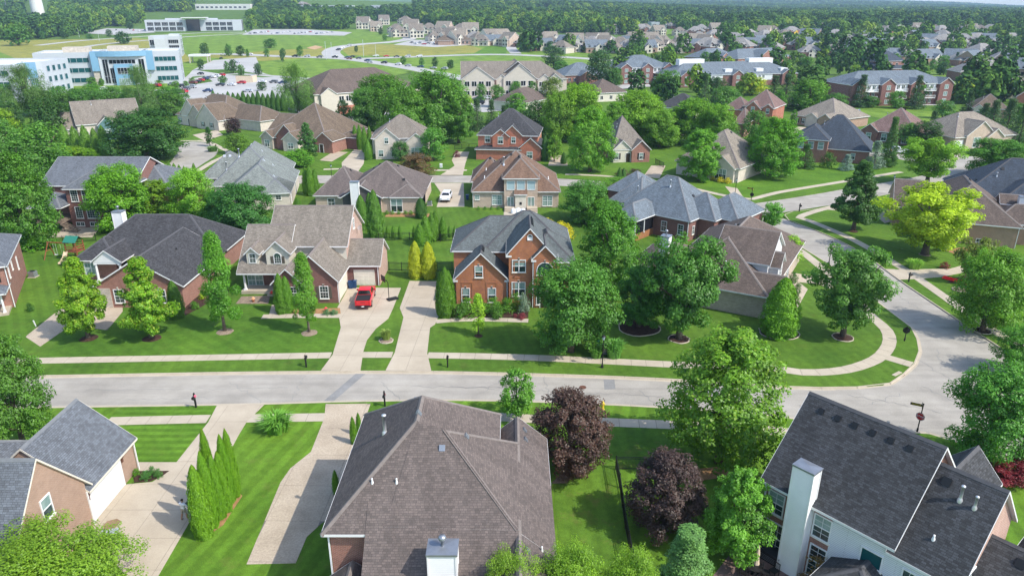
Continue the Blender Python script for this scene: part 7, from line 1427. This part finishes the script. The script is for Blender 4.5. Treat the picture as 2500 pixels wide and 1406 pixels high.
cars([(472, 206, 'n', 70), (482, 203, 'k', 70), (490, 200, 'r', 70), (500, 196, 'b', 70), (508, 193, 'g', 70), (518, 191, 'w', 70), (530, 190, 'w', 70), (541, 187, 'r', 70), (490, 183, 'k', 60), (590, 206, 'r', 80), (565, 210, 'w', 75), (538, 211, 'k', 85), (640, 203, 'w', 80), (668, 204, 'g', 80), (508, 226, 'b', 85), (615, 192, 'w', 80), (385, 213, 'r', 60), (420, 210, 's', 60), (440, 214, 'k', 60), (205, 228, 's', 85), (250, 222, 'w', 85), (540, 145, 'k', 30), (580, 155, 's', 40), (470, 216, 's', 70), (455, 220, 'g', 70), (448, 228, 'r', 70), (690, 206, 'b', 80), (605, 226, 's', 80)], 'in the lot beside the white offices', 'cars in the office lot')
cars([(720, 140, 'k', 88), (750, 140, 's', 88), (780, 142, 'g', 88), (545, 136, 'w', 85), (610, 135, 'w', 85), (818, 142, 'k', 80), (848, 143, 'b', 75), (853, 146, 'n', 75), (860, 141, 'k', 75), (876, 145, 'g', 72), (897, 151, 'b', 70), (903, 154, 's', 70), (938, 156, 'k', 68), (972, 160, 'w', 68), (996, 163, 's', 66), (1027, 166, 'b', 66), (1058, 169, 's', 66), (1085, 171, 's', 66), (918, 139, 'w', 95), (943, 140, 'r', 95), (968, 141, 'k', 95), (996, 140, 's', 95), (1024, 140, 'w', 95), (835, 119, 'w', 120), (826, 124, 'k', 150), (853, 113, 's', 110)], 'driving on the highway past the meadow', 'cars on the highway')
cars([(600+i*9+(i % 3)*2, 79+(i*5) % 6, 'wskwgwrwbsw'[i % 11], 20+(i*37) % 40) for i in range(24)] + [(270+i*14, 78-(i*3) % 5, 'wkswr'[i % 5], 30) for i in range(7)], 'parked far off by the long glass office', 'cars by the glass office')
cars([(1140+i*14, 236+(i*5) % 13, 'wkbwrswgkwbswr'[i % 14], 60+(i*29) % 50) for i in range(14)] + [(1135, 250, 'b', 80), (1152, 252, 'k', 80), (1170, 256, 'k', 80), (1215, 252, 'w', 85), (1228, 256, 't', 85), (1188, 244, 'w', 80), (1255, 235, 'r', 70), (1245, 240, 's', 70)], 'parked before the gabled brick office', 'cars before the gabled office')
cars([(1005+i*10, 106+(i*3) % 5, 'kwsrgwb'[i % 7], 40+i*9) for i in range(7)] + [(1503+i*11, 206-(i % 2)*3, 'wskw'[i % 4], 10) for i in range(6)], 'parked small and far at the low buildings', 'cars at the low buildings')
cars([(872, 286, 'G', 80)], 'half hidden by the tree grove', 'lime car'); cars([(965, 288, 'w', 70), (985, 292, 's', 70), (900, 296, 's', 70)], 'under the trees behind the pale stone house', 'cars under the grove'); cars([(1893, 312, 's', 60)], 'by the hedge beside the bright brick house', 'car by the hedge')
# ------------------------------------------------------------------ people
def person(label, pos, rz, h_, shirt, legs, arms, stride=.0, hat=False):
    """skinned figure: pelvis root, limbs taper, five-fingered hands"""
    k = h_/1.75; root = empty('person', label, 'person', pos, rz)
    V = [(0, 0, .93), (0, .01, 1.12), (0, .0, 1.32), (0, .02, 1.45), (0, .05, 1.53)]; E = [(0, 1), (1, 2), (2, 3), (3, 4)]; Rr = [(.15, .11), (.14, .10), (.17, .11), (.07, .07), (.055, .06)]
    def chain(s0, pts, rad):
        pv = s0
        for p_, r_ in zip(pts, rad): V.append(p_); Rr.append((r_, r_)); E.append((pv, len(V)-1)); pv = len(V)-1
        return pv
    for s_ in (-1, 1):
        st = stride*s_; chain(0, [(.1*s_, 0, .86), (.11*s_, st*.45+.03, .48), (.12*s_, st-.04, .09), (.13*s_, st+.13, .035)], [.095, .062, .042, .035])
        el, wr = arms[s_]; wv = chain(2, [(.2*s_, 0, 1.38), el, wr], [.062, .045, .032])
        d = (Vector(wr)-Vector(el)).normalized(); pm = Vector(wr)+d*.07; pk = chain(wv, [tuple(pm)], [.03]); side = d.cross(Vector((0, 0, 1)))
        if side.length < .1: side = Vector((1, 0, 0))
        side.normalize()
        for f in range(4):
            o = side*(.03-.02*f); L = (.06, .07, .065, .05)[f]; chain(pk, [tuple(pm+o+d*.03), tuple(pm+o+d*(.03+L*.5)+Vector((0, 0, -.02))), tuple(pm+o+d*(.02+L*.7)+Vector((0, 0, -.045)))], [.010, .009, .008])
        chain(wv, [tuple(Vector(wr)+side*.035+d*.04), tuple(Vector(wr)+side*.055+d*.075)], [.011, .009])
    me = bpy.data.meshes.new('body'); me.from_pydata([tuple(Vector(v)*k) for v in V], E, []); o = link('body', me, root)
    md = o.modifiers.new('skin', 'SKIN'); 
    for i, r_ in enumerate(Rr): sv = me.skin_vertices[0].data[i] if me.skin_vertices else None
    if not me.skin_vertices:
        bm = bmesh.new(); bm.from_mesh(me); bm.verts.layers.skin.verify(); bm.to_mesh(me); bm.free()
    for i, r_ in enumerate(Rr): sv = me.skin_vertices[0].data[i]; sv.radius = (r_[0]*k, r_[1]*k); sv.use_root = i == 0
    md.use_smooth_shade = True; sb = o.modifiers.new('sub', 'SUBSURF'); sb.levels = sb.render_levels = 1
    m_, t, bs = nodes('clothes_'+shirt, .85, .2); g = N(t, 'ShaderNodeTexCoord').outputs['Object']; sx = N(t, 'ShaderNodeSeparateXYZ'); t.links.new(g, sx.inputs[0])
    r_ = ramp(t, sx.outputs[2], [(0, (.03, .03, .03)), (.045*k, (.42, .24, .16)), (legs[1]*k/2, legs[0]), (.5*k, MATS[shirt].node_tree.nodes['Principled BSDF'].inputs['Base Color'].default_value[:3]), (.745*k, (.42, .24, .16))]); r_.color_ramp.interpolation = 'CONSTANT'
    hv = N(t, 'ShaderNodeMath', operation='MULTIPLY'); t.links.new(sx.outputs[2], hv.inputs[0]); hv.inputs[1].default_value = .5; t.links.new(hv.outputs[0], r_.inputs[0]); t.links.new(r_.outputs[0], bs.inputs['Base Color']); me.materials.append(m_)
    hb = MB(); hb.lathe([(.002, -.115), (.05, -.105), (.075, -.05), (.082, .02), (.08, .06), (.055, .105), (.002, .12)], 12); o.scale = (1.18, 1.2, 1); hd = hb.build('head', 'skin', root, Vector((0, .06, 1.64))*k, smooth=True, scale=(.93*k, 1.12*k, 1.0*k))
    q = MB(); q.lathe([(.086, .0), (.09, .05), (.068, .105), (.002, .128)], 12); q.build('hair', 'hair', hd, (0, -.012, .005), smooth=True)
    q = MB(); q.tube([(0, .07, .01), (0, .1, -.02)], [.01, .015], 6); q.build('nose', 'skin', hd)
    for s_ in (-1, 1):
        q = MB(); q.lathe([(.002, -.01), (.012, 0), (.002, .01)], 6, c=(s_*.03, .077, .012)); q.build('eye', 'hair', hd); q = MB(); q.lathe([(.003, -.03), (.016, 0), (.003, .03)], 6, c=(s_*.084, 0, 0)); q.build('ear', 'skin', hd)
    q = MB(); q.box(-.025, .025, .07, .078, -.05, -.042); q.build('mouth', 'terracotta', hd)
    return root
p = P(452, 1268); person('man in white shirt and khaki shorts seen from behind, holding a hedge tool', (p.x, p.y, .03), R(-20), 1.78, 'shirt_white', ((.38, .34, .28), .52), {-1: ((-.3, .08, 1.18), (-.26, .28, 1.05)), 1: ((.31, .1, 1.16), (.24, .34, 1.08))}, .12)
b = MB(); b.beam((-.9, .5, .95), (.05, .46, 1.06), .05, .08, 1); b.box(-.12, .3, .36, .56, .98, 1.16, 0); b.tube([(.0, .34, 1.06), (.24, .4, 1.10)], .03, 6, 0); tag(b.build('hedge_trimmer', ['metal_black', 'metal_grey'], None, (p.x, p.y, .03), R(-20)), 'hedge trimmer held by the man in white', 'tool')
p = P(2174, 379); person('person in red shirt standing beside the white pickup', (p.x, p.y, .03), R(60), 1.75, 'shirt_red', ((.06, .09, .17), .12), {-1: ((-.29, .02, 1.1), (-.3, .1, .86)), 1: ((.29, .02, 1.1), (.3, .1, .86))})
# ------------------------------------------------------------------ street furniture
def lamp(bx, by, top, label):
    o = P(bx, by); h_ = ZY(bx, top, o.y).z; r = empty('street_lamp', label, 'lamp', o); b = MB(); b.lathe([(.16, 0), (.16, .15), (.09, .35), (.06, .6), (.05, h_-.55), (.09, h_-.5)], 10); b.build('pole', 'metal_black', r, smooth=True)
    q = MB(); q.lathe([(.1, h_-.5), (.2, h_-.12), (.2, h_-.1), (.01, h_-.1)], 8); q.build('lantern', 'glass_sky', r); q = MB(); q.lathe([(.25, h_-.12), (.2, h_-.05), (.05, h_+.02), (.02, h_+.12), (.001, h_+.14)], 8); q.build('lamp_cap', 'metal_black', r)
for q in ((1470, 897, 819, 'black street lamp on the verge beside the utility boxes'), (2023, 646, 590, 'black street lamp on the verge inside the road bend'), (1794, 478, 436, 'street lamp behind the blue-grey hip roof'), (2176, 473, 428, 'street lamp at the upper street near feathery tree'), (811, 442, 402, 'street lamp beside the mauve-brown roof')): lamp(*q)
def mailbox(bx, by, top, label, rz=0.0, deco=None):
    o = P(bx, by); h_ = max(1.1, ZY(bx, top, o.y).z); r = empty('mailbox', label, 'mailbox', o, rz); b = MB(); b.box(-.07, .07, -.07, .07, -.02, h_-.12); b.lathe([(.06, h_-.12), (.08, h_-.06), (.001, h_)], 8); b.box(-.05, .05, -.35, .1, h_*.66-.1, h_*.66-.02); b.build('post', 'metal_black', r)
    q = MB(); n = 8; z = h_*.66; pr = [(-.11, 0)]+[(-.11*math.cos(math.pi*i/n), .14+.11*math.sin(math.pi*i/n)) for i in range(n+1)]+[(.11, 0)]
    for i in range(len(pr)): a, c = pr[i], pr[(i+1) % len(pr)]; q.face([(a[0], -.42, z+a[1]), (c[0], -.42, z+c[1]), (c[0], .12, z+c[1]), (a[0], .12, z+a[1])][::-1])
    q.face([(x, -.42, z+zz) for x, zz in pr][::-1]); q.face([(x, .12, z+zz) for x, zz in pr]); q.build('box', 'metal_black', r); f = MB(); f.box(.112, .122, -.15, -.08, z+.1, z+.34); f.build('flag', 'red_paint', r)
    if deco: d = MB(); d.lathe([(.01, -.16), (.12, -.05), (.14, .05), (.05, .15), (.001, .17)], 10, c=(.12, -.1, h_*.78)); d.build('bow', deco, r, smooth=True)
for q in ((748, 896, 866, 'black mailbox by the wide driveway with the red pickup', R(180)), (1093, 896, 866, 'black mailbox before the orange brick house lawn', R(180)), (479, 994, 958, 'black mailbox decorated with a pink bow', 0, 'flag_red'), (940, 991, 953, 'black mailbox in front of the big brown roof', 0), (1951, 517, 496, 'black mailbox on the verge island at the junction', R(20)), (2218, 688, 664, 'black mailbox beside the side driveway', R(100)), (2333, 386, 370, 'black mailbox near the arched-window house', R(90)), (506, 349, 338, 'black mailbox at the cul-de-sac head', 0), (528, 364, 352, 'black mailbox on the cul-de-sac island', 0)): mailbox(*q)
def octagon(b, c, r, ax, y0, y1, m=0):
    pts = [(c[0]+r*math.cos(math.pi/8+i*math.pi/4), c[1]+r*math.sin(math.pi/8+i*math.pi/4)) for i in range(8)]
    b.face([(x, y0, z) for x, z in pts], m); b.face([(x, y1, z) for x, z in pts][::-1], m)
    for i in range(8): a, d = pts[i], pts[(i+1) % 8]; b.face([(a[0], y0, a[1]), (a[0], y1, a[1]), (d[0], y1, d[1]), (d[0], y0, d[1])], m)
def text(name, s_, size, parent, loc, rot, mat, y=0):
    c = bpy.data.curves.new(name, 'FONT'); c.body = s_; c.size = size; c.align_x = 'CENTER'; c.align_y = 'CENTER'; c.extrude = .004; tmp = bpy.data.objects.new(name, c); COL.objects.link(tmp); dg = bpy.context.evaluated_depsgraph_get(); me = bpy.data.meshes.new_from_object(tmp.evaluated_get(dg)); bpy.data.objects.remove(tmp); me.materials.append(MATS[mat]); o = link(name, me, parent, loc); o.rotation_euler = rot; return o
def stop_post(bx, by, top, label, rz, frac, names=True):
    o = P(bx, by); h_ = ZY(bx, top, o.y).z; r = empty('stop_sign', label, 'sign', o, rz); b = MB(); b.lathe([(.09, 0), (.09, .3), (.055, .4), (.05, h_-.1), (.09, h_-.08), (.03, h_+.02), (.001, h_+.06)], 8); b.build('post', 'metal_black', r, smooth=True); z = h_*frac; f = MB(); octagon(f, (0, z), .40, 0, -.075, -.06); f.build('back_plate', 'metal_black', r); f = MB(); octagon(f, (0, z), .375, 0, -.085, -.076); fp = f.build('stop_face', 'red_paint', r); ring = MB()
    for i in range(8):
        a, c = math.pi/8+i*math.pi/4, math.pi/8+(i+1)*math.pi/4; ring.face([(.335*math.cos(a), -.088, z+.335*math.sin(a)), (.335*math.cos(c), -.088, z+.335*math.sin(c)), (.36*math.cos(c), -.088, z+.36*math.sin(c)), (.36*math.cos(a), -.088, z+.36*math.sin(a))])
    ring.build('border', 'white', fp); text('lettering', 'STOP', .26, fp, (0, -.092, z), (math.pi/2, 0, 0), 'white')
    if names:
        for k_, (zz, a) in enumerate(((h_-.22, -.5), (h_-.5, 1.1))):
            q = MB(); q.box(.08, 1.0, -.02, .02, -.12, .12); pl = q.build('street_name_plate', 'metal_black', r, (0, 0, zz)); pl.rotation_euler = (0, 0, a+(math.pi if k_ == 0 else 0)-rz); fr = MB()
            for w4 in ((.1, .98, .09, .1), (.1, .98, -.1, -.09)): fr.box(w4[0], w4[1], -.026, .026, w4[2], w4[3])
            for j in range(7): fr.box(.2+j*.1, .265+j*.1, -.026, .026, -.04, .04)
            fr.build('plate_lettering', 'plastic_yellow', pl)
stop_post(2239, 1053, 985, 'red stop sign with street name plates at the corner verge', R(-55), .55); stop_post(2208, 832, 797, 'stop sign seen from its black back inside the road bend', R(160), .72, False); stop_post(1833, 497, 458, 'distant stop sign with street names at the upper junction', R(150), .55)
def hydrant(bx, by):
    r = empty('fire_hydrant', 'yellow fire hydrant on the verge by the purple plum', 'hydrant', P(bx, by)); b = MB(); b.lathe([(.19, 0), (.19, .06), (.13, .08), (.13, .62), (.18, .64), (.18, .68), (.14, .72), (.1, .84), (.03, .88), (.03, .93), (.001, .94)], 12); b.build('barrel', 'plastic_yellow', r, smooth=True)
    for a in (0, math.pi/2, math.pi): q = MB(); q.tube([(.1*math.cos(a), -.1*math.sin(a), .5), (.22*math.cos(a), -.22*math.sin(a), .5)], .065, 8); q.build('nozzle_cap', 'plastic_yellow', r)
hydrant(1471, 999)
def boxthing(name, label, cat, o, w_, d, h_, mat, rz=0.0, lid=.08):
    r = empty(name, label, cat, o, rz); b = MB(); b.box(-w_/2, w_/2, -d/2, d/2, 0, h_); b.build('cabinet', mat, r); q = MB(); q.box(-w_/2-.03, w_/2+.03, -d/2-.03, d/2+.03, h_, h_+lid); q.build('lid', mat, r); q = MB()
    for i in range(4): q.box(-w_*.35, w_*.35, -d/2-.012, -d/2, h_*(.2+.16*i), h_*(.24+.16*i))
    q.build('louvre', 'metal_grey', r); return r
boxthing('utility_box', 'grey utility cabinet behind the street lamp', 'utility box', P(1483, 862), 1.1, .6, .95, 'metal_light'); boxthing('utility_box', 'small green utility cabinet beside the grey one', 'utility box', P(1463, 852), .7, .6, .9, 'canvas_green'); boxthing('utility_box', 'small pale utility box on the lawn beside the J-shaped drive', 'utility box', P(1077, 409), .6, .5, .8, 'white')
def ac(bx, by, label):
    r = empty('air_conditioner', label, 'air conditioner', P(bx, by)); b = MB(); b.box(-.42, .42, -.42, .42, .08, .86); b.build('casing', 'metal_grey', r); q = MB()
    for i in range(9): q.box(-.43, .43, -.43, .43, .14+i*.08, .155+i*.08)
    q.build('grille', 'metal_light', r); f = MB(); f.lathe([(.32, .87), (.34, .89), (.3, .9), (.05, .9), (.001, .91)], 14); f.build('fan_guard', 'metal_black', r); c = MB(); c.box(-.55, .55, -.55, .55, 0, .08); c.build('pad', 'concrete', r)
ac(82, 676, 'air conditioner on a pad beside the end house'); ac(1049, 502, 'air conditioner behind the egg-shaped evergreen')
def bin_(bx, by, label, rz=0.0):
    r = empty('wheelie_bin', label, 'bin', P(bx, by), rz); b = MB(); q0, q1 = .22, .3; v = [(-q0, -q0, .06), (q0, -q0, .06), (q0, q0, .06), (-q0, q0, .06), (-q1, -q1, 1.0), (q1, -q1, 1.0), (q1, q1, 1.0), (-q1, q1, 1.0)]
    for f in ((0, 1, 5, 4), (1, 2, 6, 5), (2, 3, 7, 6), (3, 0, 4, 7)): b.face([v[i] for i in f])
    b.build('bin_body', 'blue_bin', r); q = MB(); q.box(-.33, .33, -.34, .33, 1.0, 1.06); q.box(-.28, .28, .33, .4, .94, 1.0); q.build('lid', 'blue_bin', r)
    for s_ in (-1, 1): w = MB(); w.tube([(s_*.2, .24, .11), (s_*.27, .24, .11)], .11, 10); w.build('wheel', 'rubber', r)
bin_(857, 704, 'blue wheelie bin beside the single garage door'); bin_(866, 703, 'blue wheelie bin closest to the garage door frame'); bin_(1141, 488, 'blue wheelie bin against the tan stone house')
# basketball hoop
r = empty('basketball_hoop', 'portable black basketball hoop on the driveway edge', 'basketball hoop', P(950, 733), R(35)); b = MB(); b.box(-.2, 1.2, -.4, .4, 0, .18); b.build('base', 'rubber', r); b = MB(); b.tube([(0, 0, .15), (0, 0, 2.4), (-.25, 0, 2.9)], .05, 8); b.tube([(-.2, 0, 2.7), (-.6, 0, 3.1)], .03, 6); b.build('pole', 'metal_black', r); b = MB(); b.box(-.66, -.62, -.6, .6, 2.75, 3.55); b.build('backboard', 'metal_black', r); b = MB(); b.tube([(-.9+.23*math.cos(i*math.pi/6), .23*math.sin(i*math.pi/6), 3.0) for i in range(13)], .012, 5); b.build('rim', 'red_paint', r)
# play set
o = P(172, 632); r = empty('play_set', 'wooden swing set with green canopy and pale slide', 'play set', o, R(-8)); b = MB()
for x in (.3, 2.0):
    for y in (-.8, .8): b.box(x-.06, x+.06, y-.06, y+.06, 0, 2.9)
b.box(.2, 2.1, -.9, .9, 1.35, 1.45)
for z in (1.75, 2.1): b.box(.2, 2.1, -.9, -.84, z, z+.12); b.box(.2, 2.1, .84, .9, z, z+.12); b.box(2.04, 2.1, -.84, .84, z, z+.12)
b.build('tower', 'wood_red', r); b = MB(); b.face([(.1, -1, 2.9), (2.2, -1, 2.9), (2.2, 0, 3.7), (.1, 0, 3.7)]); b.face([(2.2, 1, 2.9), (.1, 1, 2.9), (.1, 0, 3.7), (2.2, 0, 3.7)]); b.face([(.1, -1, 2.88), (.1, 0, 3.68), (2.2, 0, 3.68), (2.2, -1, 2.88)]); b.build('canopy', 'canvas_green', r)
b = MB(); b.beam((.3, 0, 2.5), (-3.4, 0, 2.5), .12, .14); b.beam((-3.2, 0, 2.5), (-3.5, -1.1, 0), .1, .1); b.beam((-3.2, 0, 2.5), (-3.5, 1.1, 0), .1, .1); b.beam((-3.35, -.55, 1.25), (-3.35, .55, 1.25), .08, .08); b.build('swing_beam', 'wood_red', r)
for x in (-1.0, -2.2):
    b = MB(); b.tube([(x-.22, 0, 2.45), (x-.22, 0, .6)], .012, 4); b.tube([(x+.22, 0, 2.45), (x+.22, 0, .6)], .012, 4); b.build('rope', 'white', r); b = MB(); b.box(x-.25, x+.25, -.1, .1, .55, .6); b.build('swing_seat', 'white', r)
b = MB(); q = [(-.3+.55, -.9, 1.4), (.55, -1.8, .7), (.55, -2.5, .25), (.55, -2.9, .2)]
for i in range(3): a, c = q[i], q[i+1]; b.face([(a[0]-.25, a[1], a[2]), (a[0]+.3, a[1], a[2]), (c[0]+.3, c[1], c[2]), (c[0]-.25, c[1], c[2])][::-1]); b.beam((a[0]-.25, a[1], a[2]+.08), (c[0]-.25, c[1], c[2]+.08), .05, .2); b.beam((a[0]+.3, a[1], a[2]+.08), (c[0]+.3, c[1], c[2]+.08), .05, .2)
b.build('slide', 'plastic_tan', r)
# satellite dish
def dish(o, label, rz): r = empty('satellite_dish', label, 'satellite dish', o, rz); b = MB(); b.lathe([(.001, 0), (.25, .04), (.42, .12)], 14); d = b.build('reflector', 'metal_light', r, (0, 0, .9)); d.rotation_euler = (R(55), 0, 0); b = MB(); b.tube([(0, .1, -.3), (0, .1, .7), (0, 0, .9)], .03, 6); b.tube([(0, -.1, .95), (0, -.55, 1.15)], .015, 5); b.build('mast', 'metal_grey', r)
dish((-21.9, 99, 5.1), 'satellite dish on the taupe house behind the red pickup', R(-40)); o = P(2092, 300); dish((o.x, o.y, 3.2), 'satellite dish on the low taupe-roofed brick house', R(-30))
# fences
def fence(pts, label, h_=1.25, sp=2.2, pk=.11):
    pts = [Vector(p_[:2]) for p_ in pts]; r = empty('metal_fence', label, 'fence', (*pts[0], 0)); o0 = pts[0]; pm = cached(('fpost', h_), lambda: mesh_of((lambda b: (b.box(-.04, .04, -.04, .04, 0, h_+.08), b.lathe([(.05, h_+.08), (.001, h_+.16)], 6), b)[-1])(MB()), 'post', 'metal_black'))
    for a, c in zip(pts, pts[1:]):
        d = c-a; L = d.length; d /= L; n = max(1, round(L/sp))
        for i in range(n+1): q = a+d*(L*i/n)-o0; link('post', pm, r, (q.x, q.y, 0), math.atan2(d.y, d.x))
        for i in range(n):
            s_ = a+d*(L*i/n)-o0; b = MB(); l = L/n; m_ = int(l/pk); M = Matrix.Translation((s_.x, s_.y, 0)) @ Matrix.Rotation(math.atan2(d.y, d.x), 4, 'Z')
            for z in (.14, h_-.18, h_-.02): b.box(.04, l-.04, -.018, .018, z, z+.035, 0, M)
            for j in range(1, m_): b.box(l*j/m_-.009, l*j/m_+.009, -.009, .009, .05, h_, 0, M)
            b.build('fence_panel', 'metal_black', r)
fence([P(1596, 1148), P(1503, 1146), P(1512, 1190), P(1526, 1290), P(1543, 1378)], 'black metal picket fence beside the dark purple plum'); fence([P(950, 660), P(1012, 662)], 'short black fence between the brick gable and golden arborvitae'); fence([P(1068, 662), P(1104, 660)], 'short black fence behind the concrete drive end'); fence([P(925, 588), P(1000, 586), P(1075, 590), P(1135, 586)], 'long black fence behind the small arborvitae row'); fence([P(120, 598), P(190, 592), P(235, 588)], 'black fence behind the wooden play set'); fence([P(1110, 366), P(1145, 362), P(1165, 362)], 'dark fence behind the red brick house drive'); fence([P(1620, 410), P(1600, 400)], 'dark fence beside the tan hip-roofed house')
# patio things, lower right
def chair(o, rz, label):
    r = empty('patio_chair', label, 'chair', o, rz, 'dark patio chairs'); b = MB()
    for x in (-.22, .22):
        for y in (-.2, .22): b.box(x-.02, x+.02, y-.02, y+.02, 0, .42 if y < 0 else .9)
    b.build('frame', 'metal_black', r); b = MB(); b.box(-.25, .25, -.24, .25, .41, .45); b.build('seat', 'metal_black', r); b = MB()
    for i in range(6): b.beam((-.2+i*.08, .22, .48), (-.2+i*.08, .27, .95), .02, .03)
    b.box(-.24, .24, .22, .27, .92, .96); b.build('backrest', 'metal_black', r)
o = P(1843, 1396); r = empty('patio_umbrella', 'closed beige patio umbrella on the brick patio', 'umbrella', o); b = MB(); b.lathe([(.28, 0), (.26, .08), (.04, .1), (.03, 2.3), (.001, 2.35)], 10); b.build('pole', 'metal_black', r); b = MB(); b.lathe([(.2, .7), (.22, .75), (.13, 1.3), (.16, 1.5), (.07, 2.2), (.01, 2.3)], 9); b.build('canopy', 'plastic_tan', r)
boxthing('storage_box', 'dark grey storage box under the tall patio window', 'storage box', P(1875, 1362), 1.9, .8, .7, 'shutter_black', R(-50)); t_ = empty('patio_table', 'round dark table under the closed umbrella', 'table', P(1840, 1402)); b = MB(); b.lathe([(.001, .7), (.55, .7), (.56, .74), (.001, .745)], 16); b.build('table_top', 'metal_black', t_); b = MB(); b.lathe([(.25, 0), (.2, .05), (.04, .07), (.04, .7)], 8); b.build('pedestal', 'metal_black', t_)
chair(P(1868, 1408), R(60), 'dark metal patio chair near the closed umbrella'); chair(P(1888, 1404), R(-60), 'dark metal patio chair near the closed umbrella'); chair(P(1815, 1408), R(140), 'dark metal patio chair near the closed umbrella')
o = P(1265, 521); b = MB(); rr_ = random.Random(4)
for (x, y, s_) in ((-.9, 0, .5), (0, .1, .6), (.9, -.1, .55)): b.lathe([(s_*1.0, 0), (s_*1.02, .3), (s_*.85, .75), (s_*.45, .95), (.01, .98)], 9, c=(x, y, 0))
tag(b.build('covered_furniture', 'white', None, o, smooth=True), 'patio furniture under white covers behind the stone house', 'furniture')
o = P(272, 1318); t_ = empty('garden_table', 'small metal table at the edge of the garage court', 'table', o, R(10)); b = MB(); b.box(-.6, .6, -.35, .35, .7, .73); b.build('table_top', 'metal_light', t_)
for x in (-.55, .55):
    for y in (-.3, .3): b = MB(); b.box(x-.02, x+.02, y-.02, y+.02, 0, .7); b.build('leg', 'metal_light', t_)
# covers, drains, pots, small things
def cover(bx, by, r_, label, mat='rust', z=-.105): b = MB(); b.lathe([(r_, 0), (r_, .01), (r_*.85, .012), (r_*.84, .006), (.001, .006)], 18); tag(b.build('manhole_cover', mat, None, P(bx, by, z)), label, 'manhole cover')
cover(1423, 945, .36, 'round rusty manhole cover in the street'); cover(1290, 943, .12, 'small round valve cover in the street')
o = P(2197, 915); r = empty('storm_drain', 'dark storm drain inlet in the kerb bend', 'drain', o, R(35)); b = MB(); b.box(-.6, .6, -.25, .15, -.1, -.095); b.build('grate', 'rust', r); b = MB(); b.box(-.7, .7, .1, .5, -.09, .03); b.build('hood', 'kerb', r)
def pot(bx, by, label, c=(.5, .05, .12)):
    r = empty('flower_pot', label, 'flower pot', P(bx, by)); b = MB(); b.lathe([(.14, 0), (.2, .35), (.22, .36), (.2, .34), (.001, .33)], 10); b.build('pot', 'terracotta', r, smooth=True); o = link('flowers', protos('bush', 0, 'far')[1], r, (0, 0, .33), 0, (.13, .13, .12)); o.color = (*c, 0)
pot(619, 737, 'white-flowering pot before the porch of the dormered house', (.5, .4, .35)); pot(796, 762, 'pink flower pot in the gravel by the garage gable'); pot(664, 722, 'red flower pot on the porch step', (.5, .04, .04))
for i in range(9): o = link('flowers', protos('bush', i % 2, 'far')[1], None, P(2305+i*6.5, 681+i*1.6), 0, (.18, .18, .16)); o.color = (.5, .02, .05, 0); tag(o, 'clump of red flowers along the curved bed edge', 'flowers', 'red flower bed')
def flag(o, rz, label):
    r = empty('flag', label, 'flag', o, rz); b = MB(); b.tube([(0, 0, 0), (.9, 0, .75)], .018, 6); b.build('staff', 'trim', r)
    for i in range(7): q = MB(); q.face([(.35+(.02 if i < 4 else 0), .02*math.sin(i), .25-i*.1), (.85, .03, .68-i*.1), (.85, .05, .58-i*.1), (.35, .03*math.cos(i), .15-i*.1)]); q.build('stripe', 'red_paint' if i % 2 == 0 else 'white', r)
    q = MB(); q.face([(.35, -.02, .25), (.6, -.02, .46), (.6, -.02, .12), (.35, -.02, -.1)]); q.build('canton', 'blue_bin', r)
flag((5.5, 83.4, 2.3), R(-70), 'striped flag on the orange brick house entry'); o = P(2172, 352); flag((o.x, o.y, 2.2), R(-60), 'striped flag on the plum-roofed brick house')
b = MB(); b.beam((0, 0, 0), (-.15, 0, .8), .09, .09); tag(b.build('marker_post', 'trim', None, P(88, 797)), 'short leaning white post on the side lawn', 'post')
o = P(812, 372); r = empty('toy_tractor', 'orange toy tractor in the play yard', 'toy', o, R(30)); b = MB(); b.box(-.7, .7, -.35, .35, .35, .7); b.box(-.6, .1, -.3, .3, .7, 1.15); b.build('tractor_body', 'terracotta', r)
for x in (-.45, .5):
    for s_ in (-1, 1): q = MB(); q.tube([(x, s_*.36, .3), (x, s_*.52, .3)], .3, 10); q.build('wheel', 'rubber', r)
o = PG(1935, 92); r = empty('excavator', 'tiny yellow excavator on the bare earth site', 'excavator', o, R(40)); b = MB(); b.box(-3, 3, -2, 2, 1.2, 3.5); b.box(-1, 1.4, -1.8, 0, 3.5, 5.2); b.build('cab', 'plastic_yellow', r); b = MB(); b.box(-3.4, 3.4, -2.2, -1.2, 0, 1.2); b.box(-3.4, 3.4, 1.2, 2.2, 0, 1.2); b.build('track', 'rubber', r); b = MB(); b.beam((2.5, 0, 3), (7, 0, 7), .7, .9); b.beam((7, 0, 7), (10.5, 0, 3.5), .6, .7); b.build('boom', 'plastic_yellow', r); b = MB(); b.box(9.8, 11.4, -.8, .8, 2.2, 3.6); b.build('bucket', 'metal_black', r)
# bare twigs in the leaning corner tree
o = P(2085, 818); b = MB(); rt = random.Random(8); base = Vector((.3, .2, 4.2))
for i in range(16):
    e = base+Vector((rt.uniform(-.6, 2.2), rt.uniform(-.8, .8), rt.uniform(2.2, 4.6))); m_ = base.lerp(e, .5)+Vector((rt.uniform(-.2, .2), 0, .2)); b.tube([base, m_, e], [.05, .025, .008], 4)
    for j in range(2): f = m_.lerp(e, rt.random())+Vector((rt.uniform(-.7, .7), rt.uniform(-.5, .5), rt.uniform(.2, .9))); b.tube([m_, f], [.018, .005], 3)
lt = next(q for q in COL.objects if q.get('label', '').startswith('leaning spreading')); k = b.build('dead_twigs', 'bark_grey', lt, uv=False); k.rotation_euler = (0, 0, -lt.rotation_euler.z)
